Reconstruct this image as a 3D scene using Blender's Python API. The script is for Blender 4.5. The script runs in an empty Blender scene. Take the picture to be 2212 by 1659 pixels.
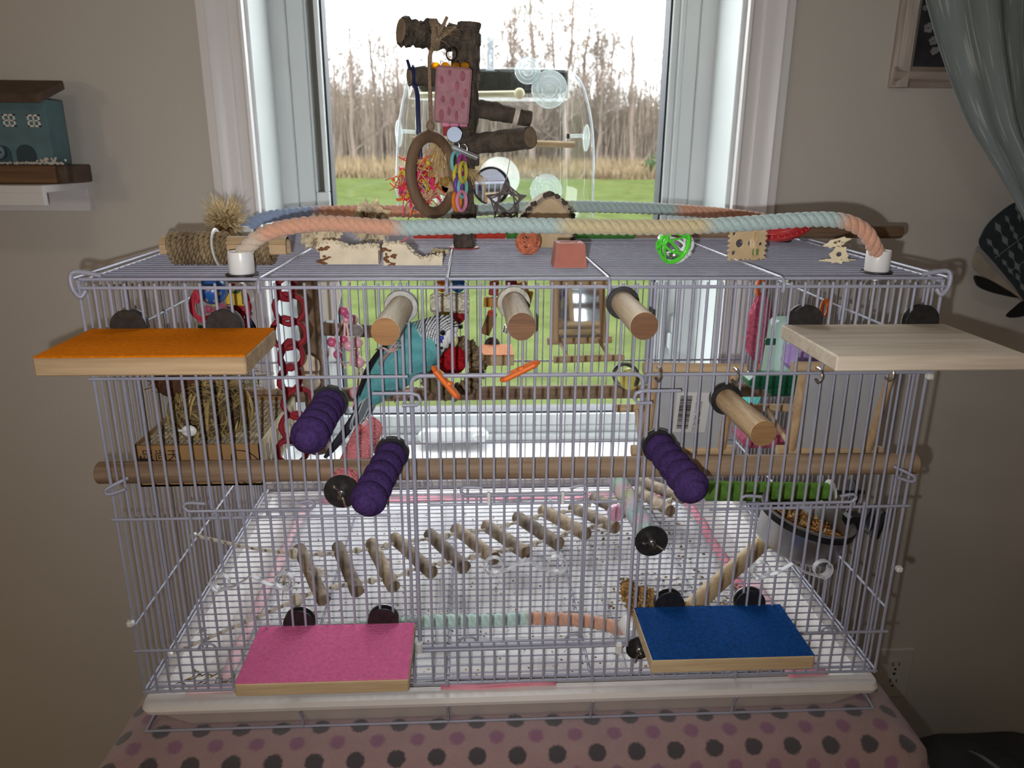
import bpy, math, random
from mathutils import Vector as V, Matrix

random.seed(7)
SC = bpy.context.scene
COL = SC.collection

# ------------------------------------------------------------------ camera
FPX, IW, IH = 1638.87, 2212.0, 1659.0
CAM = V((0.33482, -0.66073, 0.52867))
YAW, PITCH, ROLL = 0.054059, 0.300692, 0.0072114
_f = V((math.sin(YAW) * math.cos(PITCH), math.cos(YAW) * math.cos(PITCH), -math.sin(PITCH)))
_r0 = V((math.cos(YAW), -math.sin(YAW), 0))
_u0 = _r0.cross(_f)
_r = _r0 * math.cos(ROLL) + _u0 * math.sin(ROLL)
_u = -_r0 * math.sin(ROLL) + _u0 * math.cos(ROLL)
cd = bpy.data.cameras.new('camera')
cd.sensor_width = 36.0
cd.lens = FPX / IW * 36.0
cd.clip_start = 0.02
cd.clip_end = 400
cd.dof.use_dof = True
cd.dof.focus_distance = 0.74
cd.dof.aperture_fstop = 11.0
cam = bpy.data.objects.new('camera', cd)
COL.objects.link(cam)
M = Matrix.Identity(4)
for i in range(3):
    M[i][0], M[i][1], M[i][2], M[i][3] = _r[i], _u[i], -_f[i], CAM[i]
cam.matrix_world = M
SC.camera = cam

# ------------------------------------------------------------------ sky, lamps, exposure
w = bpy.data.worlds.new('overcast_sky')
SC.world = w
w.use_nodes = True
bg = w.node_tree.nodes['Background']
bg.inputs[0].default_value = (0.93, 0.965, 1.0, 1)
bg.inputs[1].default_value = 7.6


def lamp(name, kind, loc, energy, color, **kw):
    d = bpy.data.lights.new(name, kind)
    d.energy = energy
    d.color = color
    for k, v in kw.items():
        setattr(d, k, v)
    o = bpy.data.objects.new(name, d)
    COL.objects.link(o)
    o.location = loc
    return o


# the phone's flash, two centimetres left of and below the lens
FLP = CAM - _r * 0.024 - _u * 0.020 + _f * 0.004
fl = lamp('phone_flash', 'SPOT', FLP, 12.5, (0.97, 0.985, 1.0),
          shadow_soft_size=0.0035, spot_size=math.radians(104), spot_blend=1.0)
fl.rotation_euler = (V((0.40, 0.58, 0.40)) - FLP).to_track_quat('-Z', 'Y').to_euler()
# warm room lamp, far left behind the photographer
lamp('warm_room_lamp', 'POINT', (-1.23, -1.9, 0.50), 10.5, (1.0, 0.78, 0.56), shadow_soft_size=0.09)
# unseen overhead disc, added as general fill to brighten the room
cl = lamp('overhead_fill', 'AREA', (-0.2, -1.5, 1.6), 3.2, (1.0, 0.92, 0.84), shape='DISK', size=0.35)
# daylight portal in the window opening (guides sky sampling, gives no light itself)
pt = lamp('window_portal', 'AREA', (0.378, 0.76, 0.62), 1.0, (1, 1, 1), shape='RECTANGLE', size=0.8, size_y=1.3)
pt.rotation_euler = (math.radians(-90), 0, 0)
pt.data.cycles.is_portal = True

vs = SC.view_settings
vs.view_transform = 'Standard'
vs.look = 'None'
vs.exposure = 0.15
vs.gamma = 1.0
vs.use_curve_mapping = False
SC.cycles.use_denoising = True
SC.cycles.max_bounces = 8
SC.cycles.transparent_max_bounces = 24
SC.cycles.caustics_reflective = False
SC.cycles.caustics_refractive = False
SC.cycles.sample_clamp_indirect = 4.0


# ------------------------------------------------------------------ helpers
def P(u, v, x=None, y=None, z=None):
    d = _f + _r * ((u - IW / 2) / FPX) - _u * ((v - IH / 2) / FPX)
    if y is not None:
        t = (y - CAM.y) / d.y
    elif z is not None:
        t = (z - CAM.z) / d.z
    else:
        t = (x - CAM.x) / d.x
    return CAM + d * t


def PX(p, n=1.0):
    """n photo pixels as metres at the distance of point p"""
    return n * (V(p) - CAM).dot(_f) / FPX


def frame(axis):
    a = V(axis).normalized()
    h = V((0, 0, 1)) if abs(a.z) < 0.9 else V((1, 0, 0))
    e1 = h.cross(a).normalized()
    return e1, a.cross(e1).normalized(), a


def lerp(a, b, t):
    return a + (b - a) * t


def smooth_path(pts, n=8, closed=False):
    """Catmull-Rom through pts"""
    pts = [V(p) for p in pts]
    out = []
    N = len(pts)
    segs = N if closed else N - 1
    for i in range(segs):
        if closed:
            p0, p1, p2, p3 = pts[(i - 1) % N], pts[i], pts[(i + 1) % N], pts[(i + 2) % N]
        else:
            p1, p2 = pts[i], pts[i + 1]
            p0 = pts[i - 1] if i > 0 else p1 * 2 - p2
            p3 = pts[i + 2] if i + 2 < N else p2 * 2 - p1
        for k in range(n):
            t = k / n
            out.append(0.5 * ((2 * p1) + (p2 - p0) * t + (2 * p0 - 5 * p1 + 4 * p2 - p3) * t * t
                              + (3 * p1 - p0 - 3 * p2 + p3) * t ** 3))
    if not closed:
        out.append(pts[-1])
    return out


class MB:
    def __init__(s):
        s.v, s.f, s.c, s.m = [], [], [], []
        s.col = None
        s.mi = 0

    def add(s, vs, fs, cols=None):
        o = len(s.v)
        s.v += [V(p) for p in vs]
        s.c += cols if cols else [s.col] * len(vs)
        s.f += [tuple(i + o for i in f) for f in fs]
        s.m += [s.mi] * len(fs)
        return s

    def box(s, c, size, R=None, bev=0.0):
        c = V(c)
        hx, hy, hz = [k / 2 for k in size]
        R = R or Matrix.Identity(3)
        if bev <= 0:
            vs = [c + R @ V((x * hx, y * hy, z * hz)) for z in (-1, 1) for y in (-1, 1) for x in (-1, 1)]
            return s.add(vs, [(0, 2, 3, 1), (4, 5, 7, 6), (0, 1, 5, 4), (2, 6, 7, 3), (0, 4, 6, 2), (1, 3, 7, 5)])
        vs, fs, idx = [], [], {}
        for sz in (-1, 1):
            for sy in (-1, 1):
                for sx in (-1, 1):
                    for a in range(3):
                        q = V((sx * hx, sy * hy, sz * hz))
                        for b in range(3):
                            if b != a:
                                q[b] -= (sx, sy, sz)[b] * bev
                        idx[(sx, sy, sz, a)] = len(vs)
                        vs.append(c + R @ q)
        I = idx
        for a in range(3):
            b, d = (a + 1) % 3, (a + 2) % 3
            for sg in (-1, 1):
                q = []
                for (sb, sd) in ((-1, -1), (1, -1), (1, 1), (-1, 1)):
                    k = [0, 0, 0]
                    k[a], k[b], k[d] = sg, sb, sd
                    q.append(I[(k[0], k[1], k[2], a)])
                fs.append(tuple(q if sg > 0 else q[::-1]))
        for a in range(3):          # edge quads parallel to axis a
            b, d = (a + 1) % 3, (a + 2) % 3
            for sb in (-1, 1):
                for sd in (-1, 1):
                    q = []
                    for (sa, fa) in ((-1, b), (1, b), (1, d), (-1, d)):
                        k = [0, 0, 0]
                        k[a], k[b], k[d] = sa, sb, sd
                        q.append(I[(k[0], k[1], k[2], fa)])
                    fs.append(tuple(q if sb * sd > 0 else q[::-1]))
        for sx in (-1, 1):
            for sy in (-1, 1):
                for sz in (-1, 1):
                    q = [I[(sx, sy, sz, a)] for a in range(3)]
                    fs.append(tuple(q if sx * sy * sz > 0 else q[::-1]))
        return s.add(vs, fs)

    def tube(s, pts, r, n=8, closed=False, caps=True, flat=1.0, cols=None, up=None):
        pts = [V(p) for p in pts]
        N = len(pts)
        rr = r if isinstance(r, (list, tuple)) else [r] * N
        vs, fs, cc = [], [], []
        e1 = None
        for i, p in enumerate(pts):
            if closed:
                t = pts[(i + 1) % N] - pts[(i - 1) % N]
            else:
                t = pts[min(i + 1, N - 1)] - pts[max(i - 1, 0)]
            if t.length < 1e-9:
                t = V((0, 0, 1))
            t.normalize()
            if up is not None:
                e1 = V(up).cross(t)
                if e1.length < 1e-6:
                    e1 = frame(t)[0]
                e1.normalize()
            elif e1 is None:
                e1 = frame(t)[0]
            else:
                e1 = (e1 - t * e1.dot(t))
                if e1.length < 1e-6:
                    e1 = frame(t)[0]
                e1.normalize()
            e2 = t.cross(e1)
            for k in range(n):
                a = 2 * math.pi * k / n
                vs.append(p + (e1 * math.cos(a) + e2 * math.sin(a) * flat) * rr[i])
                cc.append(cols[i] if cols else s.col)
        for i in range(N if closed else N - 1):
            j = (i + 1) % N
            for k in range(n):
                l = (k + 1) % n
                fs.append((i * n + k, i * n + l, j * n + l, j * n + k))
        if caps and not closed:
            fs.append(tuple(range(n))[::-1])
            fs.append(tuple(range((N - 1) * n, N * n)))
        return s.add(vs, fs, cc)

    def rod(s, a, b, r, n=12):
        return s.tube([a, b], r, n)

    def ball(s, c, r, nu=14, nv=8, R=None, cols=None):
        c = V(c)
        r3 = V((r, r, r)) if not hasattr(r, '__len__') else V(r)
        R = R or Matrix.Identity(3)
        vs, fs = [], []
        for j in range(1, nv):
            ph = math.pi * j / nv
            for i in range(nu):
                th = 2 * math.pi * i / nu
                vs.append(c + R @ V((r3.x * math.sin(ph) * math.cos(th), r3.y * math.sin(ph) * math.sin(th), r3.z * math.cos(ph))))
        t = len(vs)
        vs.append(c + R @ V((0, 0, r3.z)))
        vs.append(c - R @ V((0, 0, r3.z)))
        for j in range(nv - 2):
            for i in range(nu):
                k = (i + 1) % nu
                fs.append((j * nu + i, (j + 1) * nu + i, (j + 1) * nu + k, j * nu + k))
        for i in range(nu):
            k = (i + 1) % nu
            fs.append((t, i, k))
            fs.append((t + 1, (nv - 2) * nu + k, (nv - 2) * nu + i))
        return s.add(vs, fs)

    def ring(s, c, axis, R, r, n=24, m=8, flat=1.0):
        e1, e2, a = frame(axis)
        return s.tube([V(c) + (e1 * math.cos(2 * math.pi * k / n) + e2 * math.sin(2 * math.pi * k / n)) * R for k in range(n)],
                      r, m, closed=True, flat=flat, up=a)

    def lathe(s, base, axis, prof, n=24, caps=True):
        e1, e2, a = frame(axis)
        base = V(base)
        vs, fs = [], []
        for (r, h) in prof:
            for k in range(n):
                t = 2 * math.pi * k / n
                vs.append(base + a * h + (e1 * math.cos(t) + e2 * math.sin(t)) * r)
        for i in range(len(prof) - 1):
            for k in range(n):
                l = (k + 1) % n
                fs.append((i * n + k, i * n + l, (i + 1) * n + l, (i + 1) * n + k))
        if caps:
            fs.append(tuple(range(n))[::-1])
            fs.append(tuple(range((len(prof) - 1) * n, len(prof) * n)))
        return s.add(vs, fs)

    def prism(s, out, o, ex, ey, th):
        """2-D outline in (ex, ey) at o, thickness th along ex x ey (centred)"""
        o, ex, ey = V(o), V(ex), V(ey)
        ez = ex.cross(ey).normalized() * (th / 2)
        n = len(out)
        a = [o + ex * p[0] + ey * p[1] for p in out]
        vs = [p - ez for p in a] + [p + ez for p in a]
        fs = [tuple(range(n))[::-1], tuple(range(n, 2 * n))]
        for i in range(n):
            j = (i + 1) % n
            fs.append((i, j, n + j, n + i))
        return s.add(vs, fs)

    def extrude(s, prof, a, b, ex, ey):
        """closed profile swept straight from a to b"""
        n = len(prof)
        ex, ey = V(ex), V(ey)
        vs = [V(a) + ex * p[0] + ey * p[1] for p in prof] + [V(b) + ex * p[0] + ey * p[1] for p in prof]
        fs = [tuple(range(n)), tuple(range(n, 2 * n))[::-1]]
        for i in range(n):
            j = (i + 1) % n
            fs.append((j, i, n + i, n + j))
        return s.add(vs, fs)

    def build(s, name, mat, parent=None, smooth=40, kind=None):
        o0 = V((0, 0, 0))
        p = parent
        while p is not None:
            o0 += p.location
            p = p.parent
        me = bpy.data.meshes.new(name)
        me.from_pydata([tuple(v - o0) for v in s.v], [], s.f)
        mats = mat if isinstance(mat, (list, tuple)) else [mat]
        for m in mats:
            me.materials.append(m)
        if len(mats) > 1:
            me.polygons.foreach_set('material_index', s.m)
        if any(c is not None for c in s.c):
            at = me.color_attributes.new('col', 'FLOAT_COLOR', 'POINT')
            flat = []
            for c in s.c:
                c = c or (1, 1, 1)
                flat += [c[0], c[1], c[2], 1.0]
            at.data.foreach_set('color', flat)
        me.update()
        if smooth:
            me.shade_smooth()
            me.set_sharp_from_angle(angle=math.radians(smooth))
        ob = bpy.data.objects.new(name, me)
        COL.objects.link(ob)
        if parent is not None:
            ob.parent = parent
        if kind:
            ob['kind'] = kind
        return ob


def thing(name, label, cat, loc=(0, 0, 0), group=None):
    o = bpy.data.objects.new(name, None)
    o.empty_display_size = 0.02
    COL.objects.link(o)
    o.location = V(loc)
    o['label'] = label
    o['category'] = cat
    if group:
        o['group'] = group
    return o


def tag(o, label, cat, group=None):
    o['label'] = label
    o['category'] = cat
    if group:
        o['group'] = group
    return o


def struct(o):
    o['kind'] = 'structure'
    return o


def copy_tree(o, parent=None):
    c = o.copy()
    COL.objects.link(c)
    c.parent = parent
    for ch in list(o.children):
        copy_tree(ch, c)
    return c


# ------------------------------------------------------------------ materials
def lin(r, g, b):
    f = lambda k: (k / 255 / 12.92) if k / 255 <= 0.04045 else ((k / 255 + 0.055) / 1.055) ** 2.4
    return (f(r), f(g), f(b))


def tint(c, f):
    return tuple(min(1.0, k * f) for k in c)


def newmat(name):
    m = bpy.data.materials.new(name)
    m.use_nodes = True
    nt = m.node_tree
    return m, nt, nt.nodes['Principled BSDF']


def N(nt, t, **kw):
    n = nt.nodes.new(t)
    for k, v in kw.items():
        if isinstance(k, str) and k.startswith('i_'):
            n.inputs[k[2:].replace('_', ' ')].default_value = v
        else:
            setattr(n, k, v)
    return n


def mat(name, col, rough=0.6, metal=0.0, noise=0.0, ns=30.0, stretch=(1, 1, 1), bump=0.0, bs=300.0, vcol=False,
        coat=0.0, sheen=0.0, sss=0.0, detail=3.0, voronoi=False, dist=0.002, spec=0.5):
    m, nt, b = newmat(name)
    L = nt.links
    b.inputs['Roughness'].default_value = rough
    b.inputs['Metallic'].default_value = metal
    b.inputs['Coat Weight'].default_value = coat
    b.inputs['Specular IOR Level'].default_value = spec
    b.inputs['Sheen Weight'].default_value = sheen
    if sss:
        b.inputs['Subsurface Weight'].default_value = sss
        b.inputs['Subsurface Radius'].default_value = (0.004, 0.003, 0.002)
    tc = N(nt, 'ShaderNodeTexCoord')
    mp = N(nt, 'ShaderNodeMapping')
    mp.inputs['Scale'].default_value = stretch
    L.new(tc.outputs['Object'], mp.inputs['Vector'])
    src = None
    if vcol:
        at = N(nt, 'ShaderNodeAttribute', attribute_name='col')
        src = at.outputs['Color']
    if noise > 0:
        nz = N(nt, 'ShaderNodeTexNoise')
        nz.inputs['Scale'].default_value = ns
        nz.inputs['Detail'].default_value = detail
        L.new(mp.outputs[0], nz.inputs['Vector'])
        mr = N(nt, 'ShaderNodeMapRange')
        mr.inputs['From Min'].default_value = 0.3
        mr.inputs['From Max'].default_value = 0.7
        mr.inputs['To Min'].default_value = 1 - noise
        mr.inputs['To Max'].default_value = 1 + noise
        L.new(nz.outputs['Fac'], mr.inputs['Value'])
        mx = N(nt, 'ShaderNodeVectorMath', operation='SCALE')
        if src is not None:
            L.new(src, mx.inputs[0])
        else:
            mx.inputs[0].default_value = col
        L.new(mr.outputs[0], mx.inputs['Scale'])
        src = mx.outputs[0]
    if src is not None:
        L.new(src, b.inputs['Base Color'])
    else:
        b.inputs['Base Color'].default_value = (*col, 1)
    if bump > 0:
        if voronoi:
            bn = N(nt, 'ShaderNodeTexVoronoi')
            bn.inputs['Scale'].default_value = bs
            o = bn.outputs['Distance']
        else:
            bn = N(nt, 'ShaderNodeTexNoise')
            bn.inputs['Scale'].default_value = bs
            bn.inputs['Detail'].default_value = 2
            o = bn.outputs['Fac']
        L.new(mp.outputs[0], bn.inputs['Vector'])
        bp = N(nt, 'ShaderNodeBump')
        bp.inputs['Strength'].default_value = bump
        bp.inputs['Distance'].default_value = dist
        L.new(o, bp.inputs['Height'])
        L.new(bp.outputs[0], b.inputs['Normal'])
    return m


def wood(name, c1, c2, axis=0, scale=60.0, rough=0.65, knots=0.0):
    """grain stretched along a local axis"""
    m, nt, b = newmat(name)
    L = nt.links
    tc = N(nt, 'ShaderNodeTexCoord')
    mp = N(nt, 'ShaderNodeMapping')
    st = [1.0, 1.0, 1.0]
    st[axis] = 0.06
    mp.inputs['Scale'].default_value = st
    L.new(tc.outputs['Object'], mp.inputs['Vector'])
    nz = N(nt, 'ShaderNodeTexNoise')
    nz.inputs['Scale'].default_value = scale
    nz.inputs['Detail'].default_value = 4
    nz.inputs['Distortion'].default_value = 0.6
    L.new(mp.outputs[0], nz.inputs['Vector'])
    wv = N(nt, 'ShaderNodeTexNoise')
    wv.inputs['Scale'].default_value = scale * 6
    wv.inputs['Detail'].default_value = 2
    L.new(mp.outputs[0], wv.inputs['Vector'])
    ad = N(nt, 'ShaderNodeMath', operation='MULTIPLY_ADD')
    L.new(wv.outputs['Fac'], ad.inputs[0])
    ad.inputs[1].default_value = 0.45
    L.new(nz.outputs['Fac'], ad.inputs[2])
    cr = N(nt, 'ShaderNodeValToRGB')
    cr.color_ramp.elements[0].position = 0.5
    cr.color_ramp.elements[0].color = (*c1, 1)
    cr.color_ramp.elements[1].position = 0.95
    cr.color_ramp.elements[1].color = (*c2, 1)
    L.new(ad.outputs[0], cr.inputs[0])
    L.new(cr.outputs[0], b.inputs['Base Color'])
    b.inputs['Roughness'].default_value = rough
    bp = N(nt, 'ShaderNodeBump')
    bp.inputs['Strength'].default_value = 0.25
    bp.inputs['Distance'].default_value = 0.0006
    L.new(wv.outputs['Fac'], bp.inputs['Height'])
    L.new(bp.outputs[0], b.inputs['Normal'])
    return m


def clear(name, tint=(1, 1, 1), gloss=0.08, rough=0.03, milk=0.0):
    """thin clear plastic or glass: mostly transmits, a little mirror, optional milkiness"""
    m, nt, b = newmat(name)
    L = nt.links
    nt.nodes.remove(b)
    out = nt.nodes['Material Output']
    t = N(nt, 'ShaderNodeBsdfTransparent')
    t.inputs[0].default_value = (*tint, 1)
    g = N(nt, 'ShaderNodeBsdfGlossy')
    g.inputs['Roughness'].default_value = rough
    mx = N(nt, 'ShaderNodeMixShader')
    mx.inputs[0].default_value = gloss
    L.new(t.outputs[0], mx.inputs[1])
    L.new(g.outputs[0], mx.inputs[2])
    last = mx
    if milk:
        d = N(nt, 'ShaderNodeBsdfTranslucent')
        d.inputs[0].default_value = (*tint, 1)
        m2 = N(nt, 'ShaderNodeMixShader')
        m2.inputs[0].default_value = milk
        L.new(mx.outputs[0], m2.inputs[1])
        L.new(d.outputs[0], m2.inputs[2])
        last = m2
    L.new(last.outputs[0], out.inputs[0])
    return m


WIRE = mat('white_coated_wire', (0.34, 0.34, 0.42), 0.35, noise=0.05, ns=90)
STEEL = mat('steel', (0.55, 0.54, 0.52), 0.28, metal=1.0, noise=0.1, ns=60)
DARKSTEEL = mat('dark_zinc_steel', (0.055, 0.052, 0.052), 0.42, metal=0.75, noise=0.25, ns=160)
BRUSHED = mat('brushed_steel', (0.62, 0.61, 0.60), 0.3, metal=1.0, noise=0.12, ns=40, stretch=(1, 1, 0.05))
PINE = wood('pine_wood', lin(206, 176, 134), lin(168, 128, 84), 1, 70)
PINEX = wood('pine_wood_lengthwise', lin(202, 174, 136), lin(160, 130, 96), 0, 60)
PINEZ = wood('pine_wood_upright', lin(205, 176, 138), lin(170, 134, 98), 2, 60)
ENDGRAIN = wood('cut_end_grain', lin(170, 112, 58), lin(120, 70, 34), 2, 90)
BARK = mat('tree_bark', lin(80, 70, 60), 0.9, noise=0.55, ns=70, bump=0.9, bs=160, dist=0.004, detail=5)
CUT = mat('cut_branch_end', lin(134, 116, 94), 0.8, noise=0.2, ns=120)
STICK = mat('peeled_twig', lin(172, 148, 122), 0.8, noise=0.4, ns=60, bump=0.5, bs=120)
ROPEM = mat('dyed_cotton_rope', (1, 1, 1), 0.95, vcol=True, noise=0.12, ns=500, bump=0.6, bs=1500, sheen=0.4, dist=0.001)
VCOL = mat('dyed_surface', (1, 1, 1), 0.55, vcol=True, noise=0.08, ns=120)
VGLOSS = mat('glossy_plastic', (1, 1, 1), 0.22, vcol=True, noise=0.03, ns=50)
VROUGH = mat('dry_fibre', (1, 1, 1), 0.9, spec=0.2, vcol=True, noise=0.3, ns=150, bump=0.4, bs=600)
WHITEPL = mat('white_plastic', lin(226, 224, 222), 0.3, noise=0.03, ns=30)
CLEARPL = clear('clear_acrylic', (0.97, 0.985, 0.985), 0.10, 0.05)
COTTON = mat('white_cotton_cord', lin(212, 202, 186), 0.95, noise=0.2, ns=400, bump=0.8, bs=900, dist=0.001)
NYLON = mat('white_nylon_tie', lin(222, 220, 216), 0.4)

# ================================================================== the room
WALLM = mat('greige_wall_paint', lin(208, 202, 193), 0.92, noise=0.02, ns=3, bump=0.12, bs=260)
TRIMM = mat('white_trim_paint', lin(236, 234, 234), 0.38, noise=0.015, ns=8)
VINYL = mat('white_window_vinyl', lin(224, 229, 229), 0.4, noise=0.015, ns=8)
WY = 0.58          # inner face of the window wall
XL, XR = 0.0087, 0.7477
ZB, ZT = -0.004, 1.22
FLOORZ, CEILZ = -0.80, 1.62
RX0, RX1, RY0 = -2.3, 2.6, -3.0

b = MB()
for (x0, x1, z0, z1) in ((RX0 - 0.1, XL, FLOORZ, CEILZ), (XR, RX1 + 0.1, FLOORZ, CEILZ), (XL, XR, ZT, CEILZ), (XL, XR, FLOORZ, ZB - 0.016)):
    b.box(((x0 + x1) / 2, WY + 0.07, (z0 + z1) / 2), (x1 - x0, 0.14, z1 - z0))
struct(b.build('wall_back', WALLM, smooth=0))
struct(MB().box((RX0 - 0.05, (RY0 + WY) / 2, (FLOORZ + CEILZ) / 2), (0.1, WY - RY0, CEILZ - FLOORZ)).build('wall_left', WALLM, smooth=0))
struct(MB().box((RX1 + 0.05, (RY0 + WY) / 2, (FLOORZ + CEILZ) / 2), (0.1, WY - RY0, CEILZ - FLOORZ)).build('wall_right', WALLM, smooth=0))
struct(MB().box(((RX0 + RX1) / 2, RY0 - 0.05, (FLOORZ + CEILZ) / 2), (RX1 - RX0 + 0.2, 0.1, CEILZ - FLOORZ)).build('wall_front', WALLM, smooth=0))
struct(MB().box(((RX0 + RX1) / 2, (RY0 + WY) / 2 + 0.07, FLOORZ - 0.05), (RX1 - RX0 + 0.2, WY - RY0 + 0.14, 0.1)).build(
    'floor', wood('oak_floor', lin(120, 92, 66), lin(92, 68, 46), 0, 14), smooth=0))
struct(MB().box(((RX0 + RX1) / 2, (RY0 + WY) / 2 + 0.07, CEILZ + 0.05), (RX1 - RX0 + 0.2, WY - RY0 + 0.14, 0.1)).build(
    'ceiling', mat('ceiling_paint', lin(225, 222, 215), 0.95, noise=0.02, ns=5), smooth=0))
bb = MB()
bb.box(((RX0 + RX1) / 2, WY - 0.007, FLOORZ + 0.045), (RX1 - RX0, 0.014, 0.09), bev=0.003)
struct(bb.build('baseboard_back', TRIMM))

# casing: moulded profile, (distance from the opening, proud of the wall)
cas = [(0, 0), (0, 0.009), (0.002, 0.013), (0.006, 0.014), (0.0085, 0.0105), (0.0105, 0.0095), (0.021, 0.0105), (0.023, 0.0125), (0.026, 0.0135),
       (0.036, 0.0135), (0.046, 0.0165), (0.0515, 0.019), (0.0535, 0.0185), (0.0545, 0.015), (0.066, 0.0145), (0.066, 0)]
for k, (x, sg) in enumerate(((XL - 0.002, -1), (XR + 0.004, 1))):
    m = MB()
    pr = [(p[0] * (1.07 if sg > 0 else 1.0), p[1]) for p in cas]
    if sg > 0:
        pr = pr[::-1]
    m.extrude(pr, (x, WY, -0.02), (x, WY, ZT + 0.06), (sg, 0, 0), (0, -1, 0))
    struct(m.build('trim_%d' % (k + 1), TRIMM, smooth=35))
m = MB()
m.extrude(cas, (XL - 0.07, WY, ZT), (XR + 0.07, WY, ZT), (0, 0, 1), (0, -1, 0))
struct(m.build('trim_3', TRIMM, smooth=35))
m = MB().box((0.378, 0.62, ZB - 0.008), (0.90, 0.17, 0.016), bev=0.004)     # stool
struct(m.build('trim_4', TRIMM))
m = MB().box((0.378, WY - 0.006, -0.06), (0.86, 0.012, 0.07), bev=0.003)     # apron
struct(m.build('trim_5', TRIMM))

# window: jamb liner, vinyl frame, sash, pane, operator
win = bpy.data.objects.new('window_1', None)
COL.objects.link(win)
struct(win)
GY = 0.722
JY = 0.707


def fbox(x0, x1, y0, y1, z0, z1, name, mt=VINYL, bev=0.0015):
    return MB().box(((x0 + x1) / 2, (y0 + y1) / 2, (z0 + z1) / 2), (x1 - x0, y1 - y0, z1 - z0), bev=bev).build(name, mt, win)


fbox(XL - 0.004, XL + 0.003, WY - 0.003, JY, ZB, ZT, 'jamb')
fbox(XR - 0.003, XR + 0.004, WY - 0.003, JY, ZB, ZT, 'jamb')
fbox(XL, XR, WY - 0.003, JY, ZT - 0.004, ZT + 0.004, 'jamb')
fbox(XL, 0.0375, JY - 0.004, 0.76, ZB, ZT, 'frame_stile')
fbox(0.0375, 0.066, JY, 0.76, ZB, ZT, 'frame_stile')
fbox(0.719, XR, JY - 0.004, 0.76, ZB, ZT, 'frame_stile')
fbox(0.694, 0.719, JY, 0.76, ZB, ZT, 'frame_stile')
fbox(XL, XR, JY, 0.76, ZT - 0.05, ZT, 'frame_rail')
fbox(XL, XR, JY - 0.02, 0.76, ZB, 0.008, 'frame_rail')
fbox(0.066, 0.694, JY - 0.006, 0.76, 0.008, 0.022, 'frame_rail')
fbox(0.069, 0.091, JY - 0.008, 0.75, 0.022, 0.455, 'sash_stile')
fbox(0.069, 0.0725, JY - 0.010, 0.75, 0.455, ZT - 0.05, 'sash_stile')
fbox(0.0835, 0.091, JY - 0.008, 0.75, 0.455, ZT - 0.05, 'sash_stile')
fbox(0.672, 0.684, JY - 0.002, 0.75, 0.022, ZT - 0.05, 'sash_stile')
fbox(0.684, 0.692, JY - 0.008, 0.75, 0.022, ZT - 0.05, 'sash_stile')
fbox(0.070, 0.692, JY - 0.004, 0.75, 0.022, 0.044, 'sash_rail')
GASK = mat('black_rubber_gasket', lin(30, 32, 44), 0.6)
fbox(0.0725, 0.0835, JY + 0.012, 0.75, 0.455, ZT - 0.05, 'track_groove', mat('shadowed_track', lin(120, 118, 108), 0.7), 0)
for (x0, x1, z0, z1) in ((0.091, 0.0945, 0.044, ZT - 0.05), (0.6685, 0.672, 0.044, ZT - 0.05), (0.0945, 0.6685, 0.044, 0.0475)):
    fbox(x0, x1, JY + 0.004, 0.75, z0, z1, 'gasket', GASK, 0)
MB().box((0.381, GY, 0.62), (0.60, 0.004, 1.18)).build('pane', clear('window_glass', (0.985, 0.99, 0.985), 0.035, 0.0), win, smooth=0)
# crank operator cover on the frame sill
o = MB()
c0, c1 = P(905, 965, y=0.668), P(1055, 965, y=0.668)
o.box(((c0.x + c1.x) / 2, 0.668, 0.016), (c1.x - c0.x, 0.036, 0.024), bev=0.009)
o.box((c1.x - 0.016, 0.650, 0.018), (0.028, 0.012, 0.012), bev=0.004)
o.build('crank_cover', VINYL, win, smooth=60)
# sash lock on the right stile
o = MB()
o.box((0.706, JY - 0.007, 0.20), (0.008, 0.012, 0.075), bev=0.003)
o.box((0.700, JY - 0.012, 0.19), (0.006, 0.02, 0.03), bev=0.002)
o.build('sash_lock', VINYL, win, smooth=60)

# ================================================================== outdoors
GZ = -1.15
GR = mat('lawn_grass', (0.052, 0.066, 0.022), 1.0, spec=0.0, noise=0.28, ns=2.2, detail=8, bump=0.6, bs=30, dist=0.05)
struct(MB().add([(-50, 0.75, GZ), (60, 0.75, GZ), (60, 45, GZ), (-50, 45, GZ)], [(0, 1, 2, 3)]).build('lawn', GR, smooth=0))
MEAD = mat('dry_meadow_ground', (0.085, 0.068, 0.042), 1.0, spec=0.0, noise=0.25, ns=0.8, detail=6)
struct(MB().add([(-90, 45, GZ), (100, 45, GZ), (160, 160, GZ), (-150, 160, GZ)], [(0, 1, 2, 3)]).build('meadow_ground', MEAD, smooth=0))
# tall dry grass at the lawn's end
g = MB()
rg = random.Random(3)
for i in range(9000):
    x, y = rg.uniform(-17, 17), 45 + rg.random() ** 1.3 * 20
    h = rg.uniform(0.35, 1.0) * (1.35 if y > 52 else 1.0)
    a = rg.uniform(0, math.pi)
    wv = rg.uniform(0.04, 0.11)
    dx, dy = math.cos(a) * wv, math.sin(a) * wv
    lx, ly = rg.gauss(0, 0.18), rg.gauss(0, 0.18)
    t = rg.random()
    g.col = tuple(lerp(p, q, t) for p, q in zip((0.20, 0.155, 0.095), (0.13, 0.095, 0.056)))
    g.add([(x - dx, y - dy, GZ), (x + dx, y + dy, GZ), (x + lx, y + ly, GZ + h)], [(0, 1, 2)])
o = g.build('dry_meadow_grass', mat('dry_meadow_grass_blades', (1, 1, 1), 1.0, vcol=True, noise=0.2, ns=3, spec=0.0), smooth=0, kind='stuff')
tag(o, 'tall dry straw-coloured grass at the far end of the lawn', 'grass')

# bare trees along the far field edge
TREEM = mat('bare_tree_bark', (1, 1, 1), 1.0, spec=0.0, vcol=True, noise=0.2, ns=3)


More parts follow.
